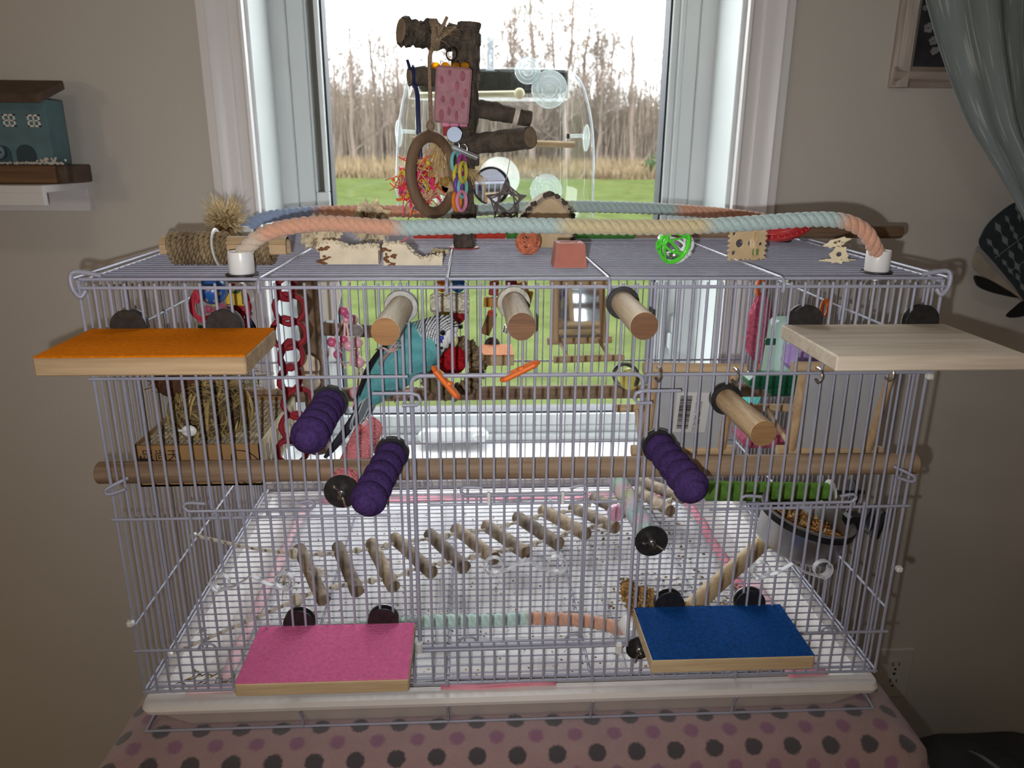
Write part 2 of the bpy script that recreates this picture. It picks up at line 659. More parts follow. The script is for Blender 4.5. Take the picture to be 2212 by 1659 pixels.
def tree_mesh(seed, h, twigs=1.0):
    rt = random.Random(seed)
    trunk, crown = MB(), MB()
    tone = rt.random()
    base = tuple(lerp(p, q, tone) for p, q in zip((0.125, 0.108, 0.090), (0.165, 0.130, 0.110)))
    lt = tuple(min(1, k * 1.25) for k in base)
    trunk.col = base
    nodes = []
    lean = V((rt.gauss(0, 0.05), rt.gauss(0, 0.05), 1))
    pts, rad = [], []
    for k in range(9):
        t = k / 8
        pts.append(V((lean.x * h * t + rt.gauss(0, 0.06), lean.y * h * t + rt.gauss(0, 0.06), h * t * 0.9)))
        rad.append(lerp(0.16, 0.02, t) * h / 10)
    trunk.tube(pts, rad, 5)

    def branch(p, d, L, r, lev):
        n = 4
        q = [V(p)]
        dd = V(d)
        for k in range(n):
            dd = (dd + V((rt.gauss(0, 0.16), rt.gauss(0, 0.16), 0.10))).normalized()
            q.append(q[-1] + dd * L / n)
        crown.col = base if lev < 2 else lt
        crown.tube(q, [lerp(r, r * 0.35, k / n) for k in range(n + 1)], 3, caps=False)
        if lev < 3:
            for j in range(int((4, 4, 4)[lev] * twigs)):
                t = rt.uniform(0.25, 1.0)
                s_ = q[min(n, int(t * n))]
                a = rt.uniform(0, 2 * math.pi)
                e1, e2, ax = frame(dd)
                nd = (ax * 0.8 + (e1 * math.cos(a) + e2 * math.sin(a)) * rt.uniform(0.4, 0.9)).normalized()
                branch(s_, nd, L * rt.uniform(0.45, 0.7), max(r * 0.5, 0.012), lev + 1)

    for j in range(13):
        t = rt.uniform(0.22, 0.98)
        p = pts[int(t * 8)]
        a = rt.uniform(0, 2 * math.pi)
        branch(p, V((math.cos(a), math.sin(a), rt.uniform(0.5, 1.4))).normalized(), h * rt.uniform(0.16, 0.3) * (1.15 - t * 0.5), 0.05 * (1.2 - t), 0)
    return trunk, crown


protos = []
LBL = ['bare grey-brown tree in the wood beyond the meadow', 'bare pale tree with fine upright twigs beyond the meadow', 'bare reddish-brown tree in the wood line beyond the meadow']
for k in range(3):
    t = thing('bare_tree', LBL[k], 'tree', (0, 60, GZ), 'bare trees along the far side of the meadow')
    tr, cr = tree_mesh(20 + k, (11.5, 9.5, 10.5)[k])
    for mb_, nm in ((tr, 'trunk'), (cr, 'branches')):
        mb_.v = [q + V((0, 60, GZ)) for q in mb_.v]
        mb_.build(nm, TREEM, t, smooth=0)
    protos.append(t)
rt = random.Random(11)
spots = [(-9.5, 62), (-7.6, 66), (-5.9, 63), (-4.3, 69), (-3.0, 64), (-1.6, 67), (-0.2, 63), (1.3, 70), (2.5, 64), (4.0, 61), (5.2, 66), (6.5, 60.5), (7.6, 65), (9.0, 62),
         (10.4, 66), (11.8, 62), (13.0, 68), (-11.5, 68), (-8.6, 73), (-6.7, 75), (-4.9, 76), (-2.2, 75), (0.6, 76), (3.2, 75), (5.9, 76), (8.4, 74), (11.0, 76), (-13, 64), (14.5, 64),
         (-0.9, 71), (9.8, 71), (6.9, 70), (-3.7, 72), (-10.3, 71)]
for i, (x, y) in enumerate(spots):
    src = protos[i % 3]
    o = src if i < 3 else copy_tree(src)
    o.location = (x * 1.04 + 1.0, y, GZ)
    s_ = rt.uniform(1.05, 1.45) * (1.2 if 5.5 < x < 9.5 else (0.9 if x < -4 else 1.0))
    o.scale = (s_, s_, s_)
    o.rotation_euler = (0, 0, rt.uniform(0, 6.28))
ORD = ('first second third fourth fifth sixth seventh eighth ninth tenth eleventh twelfth thirteenth fourteenth fifteenth sixteenth seventeenth eighteenth nineteenth twentieth twenty-first twenty-second '
       'twenty-third twenty-fourth twenty-fifth twenty-sixth twenty-seventh twenty-eighth twenty-ninth thirtieth thirty-first thirty-second thirty-third thirty-fourth').split()
TR_ALL = sorted([o for o in COL.objects if o.name.startswith('bare_tree')], key=lambda q: (q.location.x - CAM.x) / (q.location.y - CAM.y))
for k, o in enumerate(TR_ALL):
    o['label'] = o['label'].split(' beyond')[0].split(' in the')[0] + ', ' + ORD[k] + ' from the left beyond the meadow'
# brushwood thicket under the trees
g = MB()
for i in range(30000):
    x, y = rt.uniform(-19, 21), rt.uniform(62, 82)
    h = (1.2 + 7.2 * rt.random() ** 1.5) * (1.0 + 0.35 * (y - 62) / 20)
    t = rt.random()
    g.col = tuple(lerp(p, q, t) for p, q in zip((0.215, 0.178, 0.142), (0.135, 0.108, 0.086)))
    wv = rt.uniform(0.018, 0.045)
    a = rt.uniform(0, math.pi)
    dx, dy = math.cos(a) * wv, math.sin(a) * wv
    lx = rt.gauss(0, 0.45)
    mx_, mz = lx * 0.35 + rt.gauss(0, 0.15), h * 0.55
    g.add([(x - dx, y - dy, GZ), (x + dx, y + dy, GZ), (x + mx_ + dx * .7, y + dy * .7, GZ + mz), (x + mx_ - dx * .7, y - dy * .7, GZ + mz), (x + lx, y, GZ + h)], [(0, 1, 2, 3), (3, 2, 4)])
o = g.build('brushwood_thicket', TREEM, smooth=0, kind='stuff')
tag(o, 'dense tan brushwood thicket under the bare trees', 'brushwood')
g = MB()
c = P(1410, 338, y=47)
for i in range(140):
    d = V((rt.gauss(0, 1), rt.gauss(0, 1), abs(rt.gauss(0, 1)))).normalized() * rt.uniform(0.2, 0.62)
    g.col = tint((0.035, 0.07, 0.025), rt.uniform(0.7, 1.2))
    a = rt.uniform(0, 6.28)
    e = V((math.cos(a), 0.4, math.sin(a))) * 0.11
    e2 = V((-e.z, 0.2, e.x)) * 0.8
    p = V((c.x, c.y, GZ + 0.45)) + V((d.x * 0.9, d.y * 0.9, d.z * 1.6))
    g.add([p, p + e + e2 * .5, p + e * 1.6, p + e - e2 * .5], [(0, 1, 2, 3)])
g.col = lin(110, 96, 76)
g.tube([(c.x, c.y, GZ), (c.x, c.y, GZ + 0.7)], 0.04, 5)
tag(g.build('evergreen_shrub', VROUGH, smooth=0), 'small round green shrub standing in the dry meadow', 'shrub')

# ================================================================== table and blanket
TZ = -0.0475                # top of the blanket
t = thing('side_table', 'low table hidden under the polka dot blanket', 'table', (0.38, 0.24, FLOORZ))
TW = mat('table_wood', lin(110, 84, 62), 0.6, noise=0.2, ns=12)
MB().box((0.38, 0.235, TZ - 0.022), (0.80, 0.50, 0.03), bev=0.004).build('table_top', TW, t)
for sx in (0.02, 0.74):
    for sy in (0.03, 0.44):
        MB().box((sx, sy, (FLOORZ + TZ - 0.037) / 2), (0.045, 0.045, TZ - 0.037 - FLOORZ)).build('leg', TW, t)

# blanket: one sheet draped over the table with flared, wavy drops; uv in metres for the printed dots
BLM, nt, bs = newmat('polka_dot_fleece')
L = nt.links
uv = N(nt, 'ShaderNodeUVMap', uv_map='print')
sep = N(nt, 'ShaderNodeSeparateXYZ')
L.new(uv.outputs[0], sep.inputs[0])


def dots(off_u, off_v, pu, pv, rad, soft, jit):
    nz = N(nt, 'ShaderNodeTexNoise')
    nz.inputs['Scale'].default_value = 260
    L.new(uv.outputs[0], nz.inputs['Vector'])

    def wrap(out, off, p):
        a = N(nt, 'ShaderNodeMath', operation='ADD')
        L.new(out, a.inputs[0])
        a.inputs[1].default_value = off
        m_ = N(nt, 'ShaderNodeMath', operation='PINGPONG')
        L.new(a.outputs[0], m_.inputs[0])
        m_.inputs[1].default_value = p / 2
        q = N(nt, 'ShaderNodeMath', operation='POWER')
        L.new(m_.outputs[0], q.inputs[0])
        q.inputs[1].default_value = 2
        return q
    a, b_ = wrap(sep.outputs[0], off_u, pu), wrap(sep.outputs[1], off_v, pv)
    s_ = N(nt, 'ShaderNodeMath', operation='ADD')
    L.new(a.outputs[0], s_.inputs[0])
    L.new(b_.outputs[0], s_.inputs[1])
    d = N(nt, 'ShaderNodeMath', operation='SQRT')
    L.new(s_.outputs[0], d.inputs[0])
    j = N(nt, 'ShaderNodeMath', operation='MULTIPLY_ADD')
    L.new(nz.outputs['Fac'], j.inputs[0])
    j.inputs[1].default_value = jit
    L.new(d.outputs[0], j.inputs[2])
    r = N(nt, 'ShaderNodeMapRange')
    r.inputs['From Min'].default_value = rad + jit * .5 + soft
    r.inputs['From Max'].default_value = rad + jit * .5 - soft
    L.new(j.outputs[0], r.inputs['Value'])
    return r


PU, PV = 0.0405, 0.0405
base = N(nt, 'ShaderNodeTexNoise')
base.inputs['Scale'].default_value = 40
L.new(uv.outputs[0], base.inputs['Vector'])
cr = N(nt, 'ShaderNodeValToRGB')
cr.color_ramp.elements[0].color = (*lin(176, 142, 144), 1)
cr.color_ramp.elements[1].color = (*lin(192, 160, 158), 1)
L.new(base.outputs['Fac'], cr.inputs[0])
d1 = dots(0, 0, PU, PV, 0.0092, 0.0012, 0.004)
d2 = dots(PU / 2, PV / 2, PU, PV, 0.0075, 0.0018, 0.005)
m1 = N(nt, 'ShaderNodeMixRGB')
L.new(d2.outputs[0], m1.inputs[0])
L.new(cr.outputs[0], m1.inputs[1])
m1.inputs[2].default_value = (*lin(160, 112, 140), 1)
m2 = N(nt, 'ShaderNodeMixRGB')
L.new(d1.outputs[0], m2.inputs[0])
L.new(m1.outputs[0], m2.inputs[1])
m2.inputs[2].default_value = (*lin(86, 80, 84), 1)
L.new(m2.outputs[0], bs.inputs['Base Color'])
bs.inputs['Roughness'].default_value = 1.0
bs.inputs['Sheen Weight'].default_value = 0.5
fz = N(nt, 'ShaderNodeTexNoise')
fz.inputs['Scale'].default_value = 900
L.new(uv.outputs[0], fz.inputs['Vector'])
bp = N(nt, 'ShaderNodeBump')
bp.inputs['Strength'].default_value = 0.8
bp.inputs['Distance'].default_value = 0.002
L.new(fz.outputs['Fac'], bp.inputs['Height'])
L.new(bp.outputs[0], bs.inputs['Normal'])

bx0, bx1, by0, by1 = -0.014, 0.776, -0.022, 0.49
NS = 8                     # points per drop
sections = []              # along x: parametrised u (arc length) -> (x, drop)
us = []
cs = 0.03                  # corner rounding
def edge_curve(d):
    """arc length d past a table edge -> (outward, down)"""
    if d <= 0:
        return 0.0, 0.0
    if d < cs * math.pi / 2:
        a = d / cs
        return cs * math.sin(a), cs * (1 - math.cos(a))
    return cs + (d - cs * math.pi / 2) * 0.16, cs + (d - cs * math.pi / 2) * 0.985


DROP = 0.40
vs_, fs_, uvs = [], [], []
ulist = [-DROP + i * DROP / 16 for i in range(16)] + [i * (bx1 - bx0) / 48 for i in range(49)] + [(bx1 - bx0) + (i + 1) * DROP / 16 for i in range(16)]
vlist = [-DROP + i * DROP / 18 for i in range(18)] + [i * (by1 - by0) / 20 for i in range(21)]
for vv in vlist:
    for uu in ulist:
        dx = max(0, -uu, uu - (bx1 - bx0))
        sx = -1 if uu < 0 else 1
        dy = max(0, -vv)
        ox, zx = edge_curve(dx)
        oy, zy = edge_curve(dy)
        # at a corner the two drops share a cone, pulled together
        if dx > 0 and dy > 0:
            d = math.hypot(dx, dy) * 0.98
            a = math.atan2(dy, dx)
            o_, z_ = edge_curve(d)
            ox, oy, zz = o_ * math.cos(a), o_ * math.sin(a), z_
            bulge = math.sin(2 * a) * min(1, d / 0.1)
            ox += 0.02 * bulge * sx * 1.0 * sx
            oy += 0.012 * bulge
            zx = zz
            zy = 0
        x = (bx0 if uu < 0 else (bx1 if uu > bx1 - bx0 else bx0 + uu))
        x += sx * ox if dx > 0 else 0
        y = by0 + vv if vv > 0 else by0
        y -= oy
        z = TZ - max(zx, zy)
        amp = 0.004 * min(1.0, (dx + dy) / 0.12)
        y += amp * math.sin(uu * 21 + 1.3) if dy > 0 else 0
        x += 1.5 * amp * math.sin(vv * 23) if dx > 0 else 0
        z += 0.0008 * math.sin(uu * 37) * math.sin(vv * 41)
        vs_.append((x, y, z))
        uvs.append((uu + 0.0145, vv + 0.022))
nu = len(ulist)
for j in range(len(vlist) - 1):
    for i in range(nu - 1):
        fs_.append((j * nu + i, j * nu + i + 1, (j + 1) * nu + i + 1, (j + 1) * nu + i))
me = bpy.data.meshes.new('blanket')
me.from_pydata(vs_, [], fs_)
me.materials.append(BLM)
ul = me.uv_layers.new(name='print')
for lp in me.loops:
    ul.data[lp.index].uv = uvs[lp.vertex_index]
me.shade_smooth()
bl = bpy.data.objects.new('blanket', me)
COL.objects.link(bl)
sm = bl.modifiers.new('thickness', 'SOLIDIFY')
sm.thickness = 0.004
sm.offset = -1
tag(bl, 'pink fleece blanket with grey polka dots draped under the cage', 'blanket')

# ================================================================== the cage
CW, CD, CH = 0.76, 0.474, 0.4165
SP = CW / 60.0
RB, RH = 0.00128, 0.00155
cage = thing('bird_cage', 'large white wire bird cage standing on the polka dot blanket', 'bird cage', (0.38, 0.237, TZ))


def wires(name, segs, parent, r=RH, n=8, sub='rail'):
    """first wire is the part itself, the others hang on it as its rails"""
    root = None
    for sg in segs:
        o = MB().tube(sg, r, n).build(name if root is None else sub, WIRE, root or parent, smooth=60)
        root = root or o
    return root


_bar_mesh = {}


def bars(parent, items, r=RB):
    """items: list of (a, b) end points; straight bars share a unit mesh per length and axis"""
    org = V((0, 0, 0))
    p = parent
    while p is not None:
        org += p.location
        p = p.parent
    for a, b_ in items:
        a, b_ = V(a), V(b_)
        d = b_ - a
        key = (round(d.x, 4), round(d.y, 4), round(d.z, 4), r)
        if key not in _bar_mesh:
            o = MB().tube([(0, 0, 0), d], r, 7).build('bar', WIRE, None, smooth=60)
            _bar_mesh[key] = o.data
        else:
            o = bpy.data.objects.new('bar', _bar_mesh[key])
            COL.objects.link(o)
        o.parent = parent
        o.location = a - org


DX0, DX1, DZ0, DZ1 = 0.2795, 0.4905, 0.043, 0.333
ZM, ZS, ZL = 0.332, 0.1945, 0.050
# front panel
fp = wires('front_panel', [
    [(-0.002, 0, CH - 0.004), (CW + 0.002, 0, CH - 0.004)],
    [(-0.003, -0.002, ZM), (DX0 - 0.003, -0.002, ZM)], [(DX1 + 0.003, -0.002, ZM), (CW + 0.004, -0.002, ZM)],
    [(-0.003, -0.002, ZS), (0.2555, -0.002, ZS)], [(0.564, -0.002, ZS), (CW + 0.004, -0.002, ZS)],
    [(-0.003, -0.002, ZL), (DX0 - 0.004, -0.002, ZL)], [(DX1 + 0.002, -0.002, ZL), (CW + 0.005, -0.002, ZL)],
    [(-0.002, 0, 0.0), (CW + 0.002, 0, 0.0)],
    [(0, 0, -0.002), (0, 0, CH)], [(CW, 0, -0.002), (CW, 0, CH)],
    [(DX0 - 0.007, 0, 0), (DX0 - 0.007, 0, CH)], [(DX1 + 0.007, 0, 0), (DX1 + 0.007, 0, CH)],
    [(DX0 - 0.004, -0.002, 0.046), (DX1 + 0.004, -0.002, 0.046)],
], cage)
OPEN = [(P(440, 1250, y=0).x, P(649, 1250, y=0).x), (P(1622, 1230, y=0).x, P(1832, 1225, y=0).x)]
MOPEN = (P(1008, 1200, y=0).x, P(1254, 1200, y=0).x)
it = []
for i in range(1, 60):
    x = i * SP
    if DX0 - 0.009 < x < DX1 + 0.009:
        it.append(((x, 0, ZM + 0.002), (x, 0, CH)))
        if DX0 + 0.003 < x < DX1 - 0.003:
            it.append(((x, 0, 0), (x, 0, 0.043)))
    elif any(p_ < x < q_ for p_, q_ in OPEN):
        it += [((x, 0, 0), (x, 0, ZL)), ((x, 0, ZS), (x, 0, CH))]
    else:
        it.append(((x, 0, 0), (x, 0, CH)))
bars(fp, it)
# centre door with rounded top corners
rr = 0.008
dp = [V((DX0, -0.0035, DZ0)), V((DX0, -0.0035, DZ1 - rr))]
for k in range(1, 5):
    a = math.pi - k * math.pi / 8
    dp.append(V((DX0 + rr + rr * math.cos(a), -0.0035, DZ1 - rr + rr * math.sin(a))))
for k in range(0, 5):
    a = math.pi / 2 - k * math.pi / 8
    dp.append(V((DX1 - rr + rr * math.cos(a), -0.0035, DZ1 - rr + rr * math.sin(a))))
dp.append(V((DX1, -0.0035, DZ0)))
door = MB().tube(dp + [dp[0]], 0.0021, 8).build('door', WIRE, cage, smooth=60)
MB().tube([P(926, 1091, y=-0.0045), P(1343, 1083, y=-0.0045)], RH, 8).build('rail', WIRE, door, smooth=60)
# sliding latches beside the door
for (sx, xx) in ((-1, DX0), (1, DX1)):
    zz = P(1100, 843, y=0).z
    MB().tube([(xx + sx * 0.035, -0.006, zz), (xx, -0.006, zz), (xx - sx * 0.006, -0.006, zz - 0.002), (xx - sx * 0.008, -0.006, zz - 0.007),
            (xx - sx * 0.004, -0.006, zz - 0.0115), (xx + sx * 0.009, -0.006, zz - 0.0115)], 0.0017, 7).build('latch', WIRE, door, smooth=60)
nb = 14
zq = P(1135, 1087, y=-0.0045).z
it = []
for k in range(1, nb + 3):
    x = DX0 + (DX1 - DX0) * k / 17
    if MOPEN[0] < x < MOPEN[1]:
        it += [((x, -0.0035, DZ0), (x, -0.0035, 0.0535)), ((x, -0.0035, zq), (x, -0.0035, DZ1))]
    else:
        it.append(((x, -0.0035, DZ0), (x, -0.0035, DZ1)))
bars(door, it)


# three little feeder doors that slide up, with scroll handles
def scroll(cx, cy, y, half, parent):
    """flat strip handle, wings curled up at both ends"""
    pts = []
    for sg in (-1, 1):
        arm = []
        for k in range(0, 20):
            a = math.radians(-68 + k * 24)
            r = half * (0.27 - 0.0062 * k)
            arm.append(V((sg * (half * 0.74 + r * math.cos(a)), 0, half * 0.02 + r * math.sin(a))))
        pts.append(arm)
    path = pts[0][::-1] + [V((-half * 0.36, 0, -half * 0.06)), V((0, 0, half * 0.19)), V((half * 0.36, 0, -half * 0.06))] + pts[1]
    m_ = MB()
    w2 = 0.0026
    t2 = 0.0005
    vs, fs = [], []
    for i, p in enumerate(path):
        t = (path[min(i + 1, len(path) - 1)] - path[max(i - 1, 0)]).normalized()
        nrm = V((-t.z, 0, t.x)) * t2
        q = V((cx, y, cy)) + p
        for (dy, s_) in ((-w2, 1), (w2, 1), (w2, -1), (-w2, -1)):
            vs.append(q + V((0, dy, 0)) + nrm * s_)
    for i in range(len(path) - 1):
        for k in range(4):
            l = (k + 1) % 4
            fs.append((i * 4 + k, i * 4 + l, i * 4 + 4 + l, i * 4 + 4 + k))
    m_.add(vs, fs)
    return m_.build('scroll_handle', mat_scroll, parent, smooth=50)


mat_scroll = mat('white_enamel', lin(206, 206, 212), 0.25, noise=0.03)
FOPEN = (OPEN[0], MOPEN, OPEN[1])
for (pxa, pxb, pyt, pyb, hx, hy, vis) in ((398, 680, 1105, 1405, 545, 1258, 0), (996, 1267, 1071, 1352, 1135, 1222, 1), (1600, 1848, 1089, 1362, 1710, 1232, 2)):
    a, b_ = P(pxa, pyt, y=-0.006), P(pxb, pyt - (pxb - pxa) * 0.018, y=-0.006)
    zt = (a.z + b_.z) / 2
    zb = 0.0535
    x0, x1 = a.x, b_.x
    m = MB()
    # top rail with both ends bent back over
    for (xa, sg) in ((x0, -1), (x1, 1)):
        pass
    top = [V((x0 + 0.020, -0.006, zt + 0.0075)), V((x0 + 0.004, -0.006, zt + 0.0085)), V((x0, -0.006, zt + 0.0045)), V((x0 + 0.004, -0.006, zt)),
           V((x1 - 0.004, -0.006, zt)), V((x1, -0.006, zt + 0.0045)), V((x1 - 0.004, -0.006, zt + 0.0085)), V((x1 - 0.016, -0.006, zt + 0.0065))]
    m.tube(smooth_path(top[:4], 4)[:-1] + smooth_path(top[3:5], 2)[:-1] + smooth_path(top[4:], 4), RH, 7)
    fd = m.build('feeder_door', WIRE, cage, smooth=60)
    MB().tube([(x0 - 0.002, -0.006, zb), (x1 + 0.002, -0.006, zb)], RH, 7).build('rail', WIRE, fd, smooth=60)
    for xx in (x0 + 0.006, x1 - 0.006):
        lp = [V((xx - 0.010, -0.006, zb)), V((xx - 0.006, -0.007, zb + 0.006)), V((xx + 0.004, -0.007, zb + 0.006)), V((xx + 0.008, -0.006, zb))]
        MB().tube(smooth_path(lp, 4), 0.0012, 6).build('hinge_loop', WIRE, fd, smooth=60)
    o0_, o1_ = FOPEN[vis][0] - 0.003, FOPEN[vis][1] + 0.003
    n = int(round((o1_ - o0_) / SP)) + 1
    bars(fd, [((o0_ + k * (o1_ - o0_) / (n - 1), -0.006, zb), (o0_ + k * (o1_ - o0_) / (n - 1), -0.006, zt)) for k in range(n)])
    hc = P(hx, hy, y=-0.010)
    scroll(hc.x, hc.z, -0.010, PX(hc, 90), fd)
# nylon ties on the middle feeder door
for (u_, v_) in ((1056, 1078), (1216, 1076)):
    q = P(u_, v_, y=-0.008)
    MB().box((q.x, -0.0065, q.z), (0.0032, 0.006, 0.0125), bev=0.0008).build('nylon_tie', NYLON, cage)

# back panel
bpn = wires('back_panel', [[(0, CD, z), (CW, CD, z)] for z in (0.0, 0.078, 0.2135, 0.357, CH - 0.002)] + [[(x, CD, 0), (x, CD, CH)] for x in (0, CW)], cage)
bars(bpn, [((i * SP, CD, 0), (i * SP, CD, CH)) for i in range(1, 60)], 0.0009)
# side panels
for (x, nm) in ((0, 'side_panel'), (CW, 'side_panel')):
    sp_ = wires(nm, [[(x, 0, z), (x, CD, z)] for z in (0.002, 0.078, 0.357, CH + 0.001)], cage)
    nsd = 37
    bars(sp_, [((x, CD * k / nsd, 0), (x, CD * k / nsd, CH)) for k in range(1, nsd)], 0.0011)
# top panel: fine bars lengthwise, cross wires hooked over the front
segs = [[(0, 0.004, CH), (0, CD, CH)], [(CW, 0.004, CH), (CW, CD, CH)], [(0, CD, CH), (CW, CD, CH)], [(0.0, 0.003, CH + 0.003), (CW, 0.003, CH + 0.003)],
        [(-0.004, 0.0, CH + 0.004), (-0.004, CD, CH + 0.004)], [(CW + 0.004, 0.0, CH + 0.004), (CW + 0.004, CD, CH + 0.004)]]
tp = wires('top_panel', segs, cage)
for x in (0.1518, 0.3129, 0.4555, 0.6119):
    MB().tube([(x, CD, CH - 0.0015), (x, 0.004, CH + 0.0035), (x, -0.003, CH + 0.002), (x, -0.0045, CH - 0.003), (x, -0.003, CH - 0.008)], 0.0017, 7).build('cross_wire', WIRE, tp, smooth=60)
bars(tp, [((0, CD * k / 37, CH + 0.0012), (CW, CD * k / 37, CH + 0.0012)) for k in range(1, 37)], 0.0010)
# corner hooks at the four upper corners
for x in (0, CW):
    s_ = -1 if x == 0 else 1
    m = MB()
    hk = [V((x - s_ * 0.018, 0.004, CH + 0.006)), V((x, 0.000, CH + 0.010)), V((x + s_ * 0.004, -0.003, CH + 0.006)), V((x + s_ * 0.003, -0.004, CH - 0.004)), V((x - s_ * 0.002, -0.004, CH - 0.011)), V((x - s_ * 0.006, -0.001, CH - 0.006))]
    m.tube(smooth_path(hk, 5), 0.0021, 7)
    m.build('corner_hook', WIRE, cage, smooth=60)
    q = V((x, -0.001, P(255, 1052, y=0).z))
    m = MB()
    m.tube(smooth_path([q + V((-s_ * 0.014, 0.006, 0.007)), q + V((s_ * 0.001, -0.003, 0.001)), q + V((s_ * 0.004, -0.003, -0.003)), q + V((0, -0.004, -0.005)), q + V((-s_ * 0.014, -0.002, -0.001))], 5), 0.0017, 7)
    m.build('corner_hook', WIRE, cage, smooth=60)
# hooks on the sides where the panels are joined
for (u_, v_, x) in ((352, 690, 0.002), (1742, 655, CW - 0.002), (1823, 680, CW - 0.002)):
    q = P(u_, v_, x=x)
    s_ = 1 if x < 0.3 else -1
    MB().tube(smooth_path([q + V((0, 0.002, 0.010)), q + V((s_ * 0.004, 0, 0.009)), q + V((s_ * 0.005, 0, 0)), q + V((s_ * 0.003, 0, -0.013))], 4), 0.0015, 7).build('side_clip', WIRE, cage, smooth=60)
# floor grate
gs = [[(0, CD, 0), (CW, CD, 0)], [(0.004, 0.003, 0.001), (0.004, CD, 0.001)], [(CW - 0.004, 0.003, 0.001), (CW - 0.004, CD, 0.001)], [(0.004, 0.006, 0.001), (CW - 0.004, 0.006, 0.001)]]
gt = wires('floor_grate', gs, cage)
for x in (0.156, 0.3062, 0.4562, 0.6079):
    MB().tube([(x, CD, -0.0015), (x, 0.006, -0.0015), (x, -0.003, -0.001), (x, -0.005, 0.002), (x, -0.003, 0.006)], 0.0015, 6).build('cross_wire', WIRE, gt, smooth=60)
bars(gt, [((0.004, CD * k / 36, 0.001), (CW - 0.004, CD * k / 36, 0.001)) for k in range(1, 36)], 0.0009)
# foot frame resting on the blanket
fz = TZ + 0.0018
ft = [[(-0.004, -0.003, fz), (0.764, -0.003, fz)], [(-0.004, CD, fz), (0.764, CD, fz)], [(-0.004, -0.003, fz), (-0.004, CD, fz)], [(0.764, -0.003, fz), (0.764, CD, fz)]]
for x in (-0.004, 0.764):
    xi = 0.012 if x < 0.3 else 0.748
    ft += [[(x, -0.003, fz), (xi * .6 + x * .4, 0.012, fz + 0.018), (xi, 0.014, -0.004)], [(x, CD, fz), (xi, CD - 0.014, -0.004)]]
for x in (0.156, 0.3062, 0.4562, 0.6079):
    ft += [[(x, -0.003, fz), (x, -0.005, -0.032), (x, -0.0135, -0.017)]]
wires('foot_frame', ft, cage, 0.0015)

# white plastic drawer under the grate: flange, sloping sides, pan
TR = mat('white_tray_plastic', lin(228, 221, 216), 0.42, noise=0.03, ns=12)
trm = MB()
def ringpts(x0, x1, y0, y1, z, r, n=5):
    out = []
    for (cx, cy, a0) in ((x1 - r, y0 + r, -90), (x1 - r, y1 - r, 0), (x0 + r, y1 - r, 90), (x0 + r, y0 + r, 180)):
        for k in range(n + 1):
            a = math.radians(a0 + 90 * k / n)
            out.append(V((cx + r * math.cos(a), cy + r * math.sin(a), z)))
    return out
lay = [ringpts(0.030, 0.730, 0.004, 0.452, -0.0440, 0.012), ringpts(0.004, 0.756, -0.0135, 0.478, -0.0155, 0.014), ringpts(-0.0005, 0.7605, -0.0155, 0.482, -0.0155, 0.012),
       ringpts(-0.0015, 0.7615, -0.0165, 0.483, -0.0115, 0.012), ringpts(0.0005, 0.7595, -0.0145, 0.481, -0.0065, 0.012), ringpts(0.014, 0.746, 0.002, 0.468, -0.0058, 0.012),
       ringpts(0.020, 0.740, 0.008, 0.462, -0.012, 0.012), ringpts(0.036, 0.724, 0.024, 0.446, -0.030, 0.012)]
n = len(lay[0])
vs2 = [p for l in lay for p in l]
fs2 = [tuple(range(n))[::-1]]
for i in range(len(lay) - 1):
    for k in range(n):
        l = (k + 1) % n
        fs2.append((i * n + k, i * n + l, (i + 1) * n + l, (i + 1) * n + k))
fs2.append(tuple(range((len(lay) - 1) * n, len(lay) * n)))
trm.add(vs2, fs2)
tray = trm.build('drawer_tray', TR, cage, smooth=30)

# paper towels lining the tray (overlapping sheets) and pink tape strips
PAPER, nt, bs = newmat('quilted_paper_towel')
L = nt.links
tc = N(nt, 'ShaderNodeTexCoord')
vo = N(nt, 'ShaderNodeTexVoronoi')
vo.inputs['Scale'].default_value = 190
vo.inputs['Randomness'].default_value = 0.35
L.new(tc.outputs['Object'], vo.inputs['Vector'])
nz = N(nt, 'ShaderNodeTexNoise')
nz.inputs['Scale'].default_value = 14
L.new(tc.outputs['Object'], nz.inputs['Vector'])
cr = N(nt, 'ShaderNodeValToRGB')
cr.color_ramp.elements[0].color = (*lin(222, 218, 222), 1)
cr.color_ramp.elements[1].color = (*lin(246, 244, 244), 1)
cr.color_ramp.elements[0].position = 0.35
cr.color_ramp.elements[1].position = 0.6
L.new(nz.outputs['Fac'], cr.inputs[0])
L.new(cr.outputs[0], bs.inputs['Base Color'])
bs.inputs['Roughness'].default_value = 0.95
bp = N(nt, 'ShaderNodeBump')
bp.inputs['Strength'].default_value = 0.7
bp.inputs['Distance'].default_value = 0.0015
L.new(vo.outputs['Distance'], bp.inputs['Height'])
L.new(bp.outputs[0], bs.inputs['Normal'])
rp = random.Random(5)
PZ = -0.012


def sheet(x0, x1, y0, y1, z, name, m_, lab, grp, wav=0.0016, nx=14, ny=14, cat='paper towel'):
    vs, fs = [], []
    ph = rp.uniform(0, 6)
    for j in range(ny + 1):
        for i in range(nx + 1):
            x, y = lerp(x0, x1, i / nx), lerp(y0, y1, j / ny)
            vs.append(V((x + 0.0015 * math.sin(y * 60 + ph), y + 0.0015 * math.sin(x * 50 + ph), z + wav * (math.sin(x * 47 + ph) * math.sin(y * 39 + 2 * ph)))))
    for j in range(ny):
        for i in range(nx):
            a = j * (nx + 1) + i
            fs.append((a, a + 1, a + nx + 2, a + nx + 1))
    o = MB().add(vs, fs).build(name, m_, None, smooth=80)
    s_ = o.modifiers.new('thickness', 'SOLIDIFY')
    s_.thickness = 0.0006
    return tag(o, lab, cat, grp)


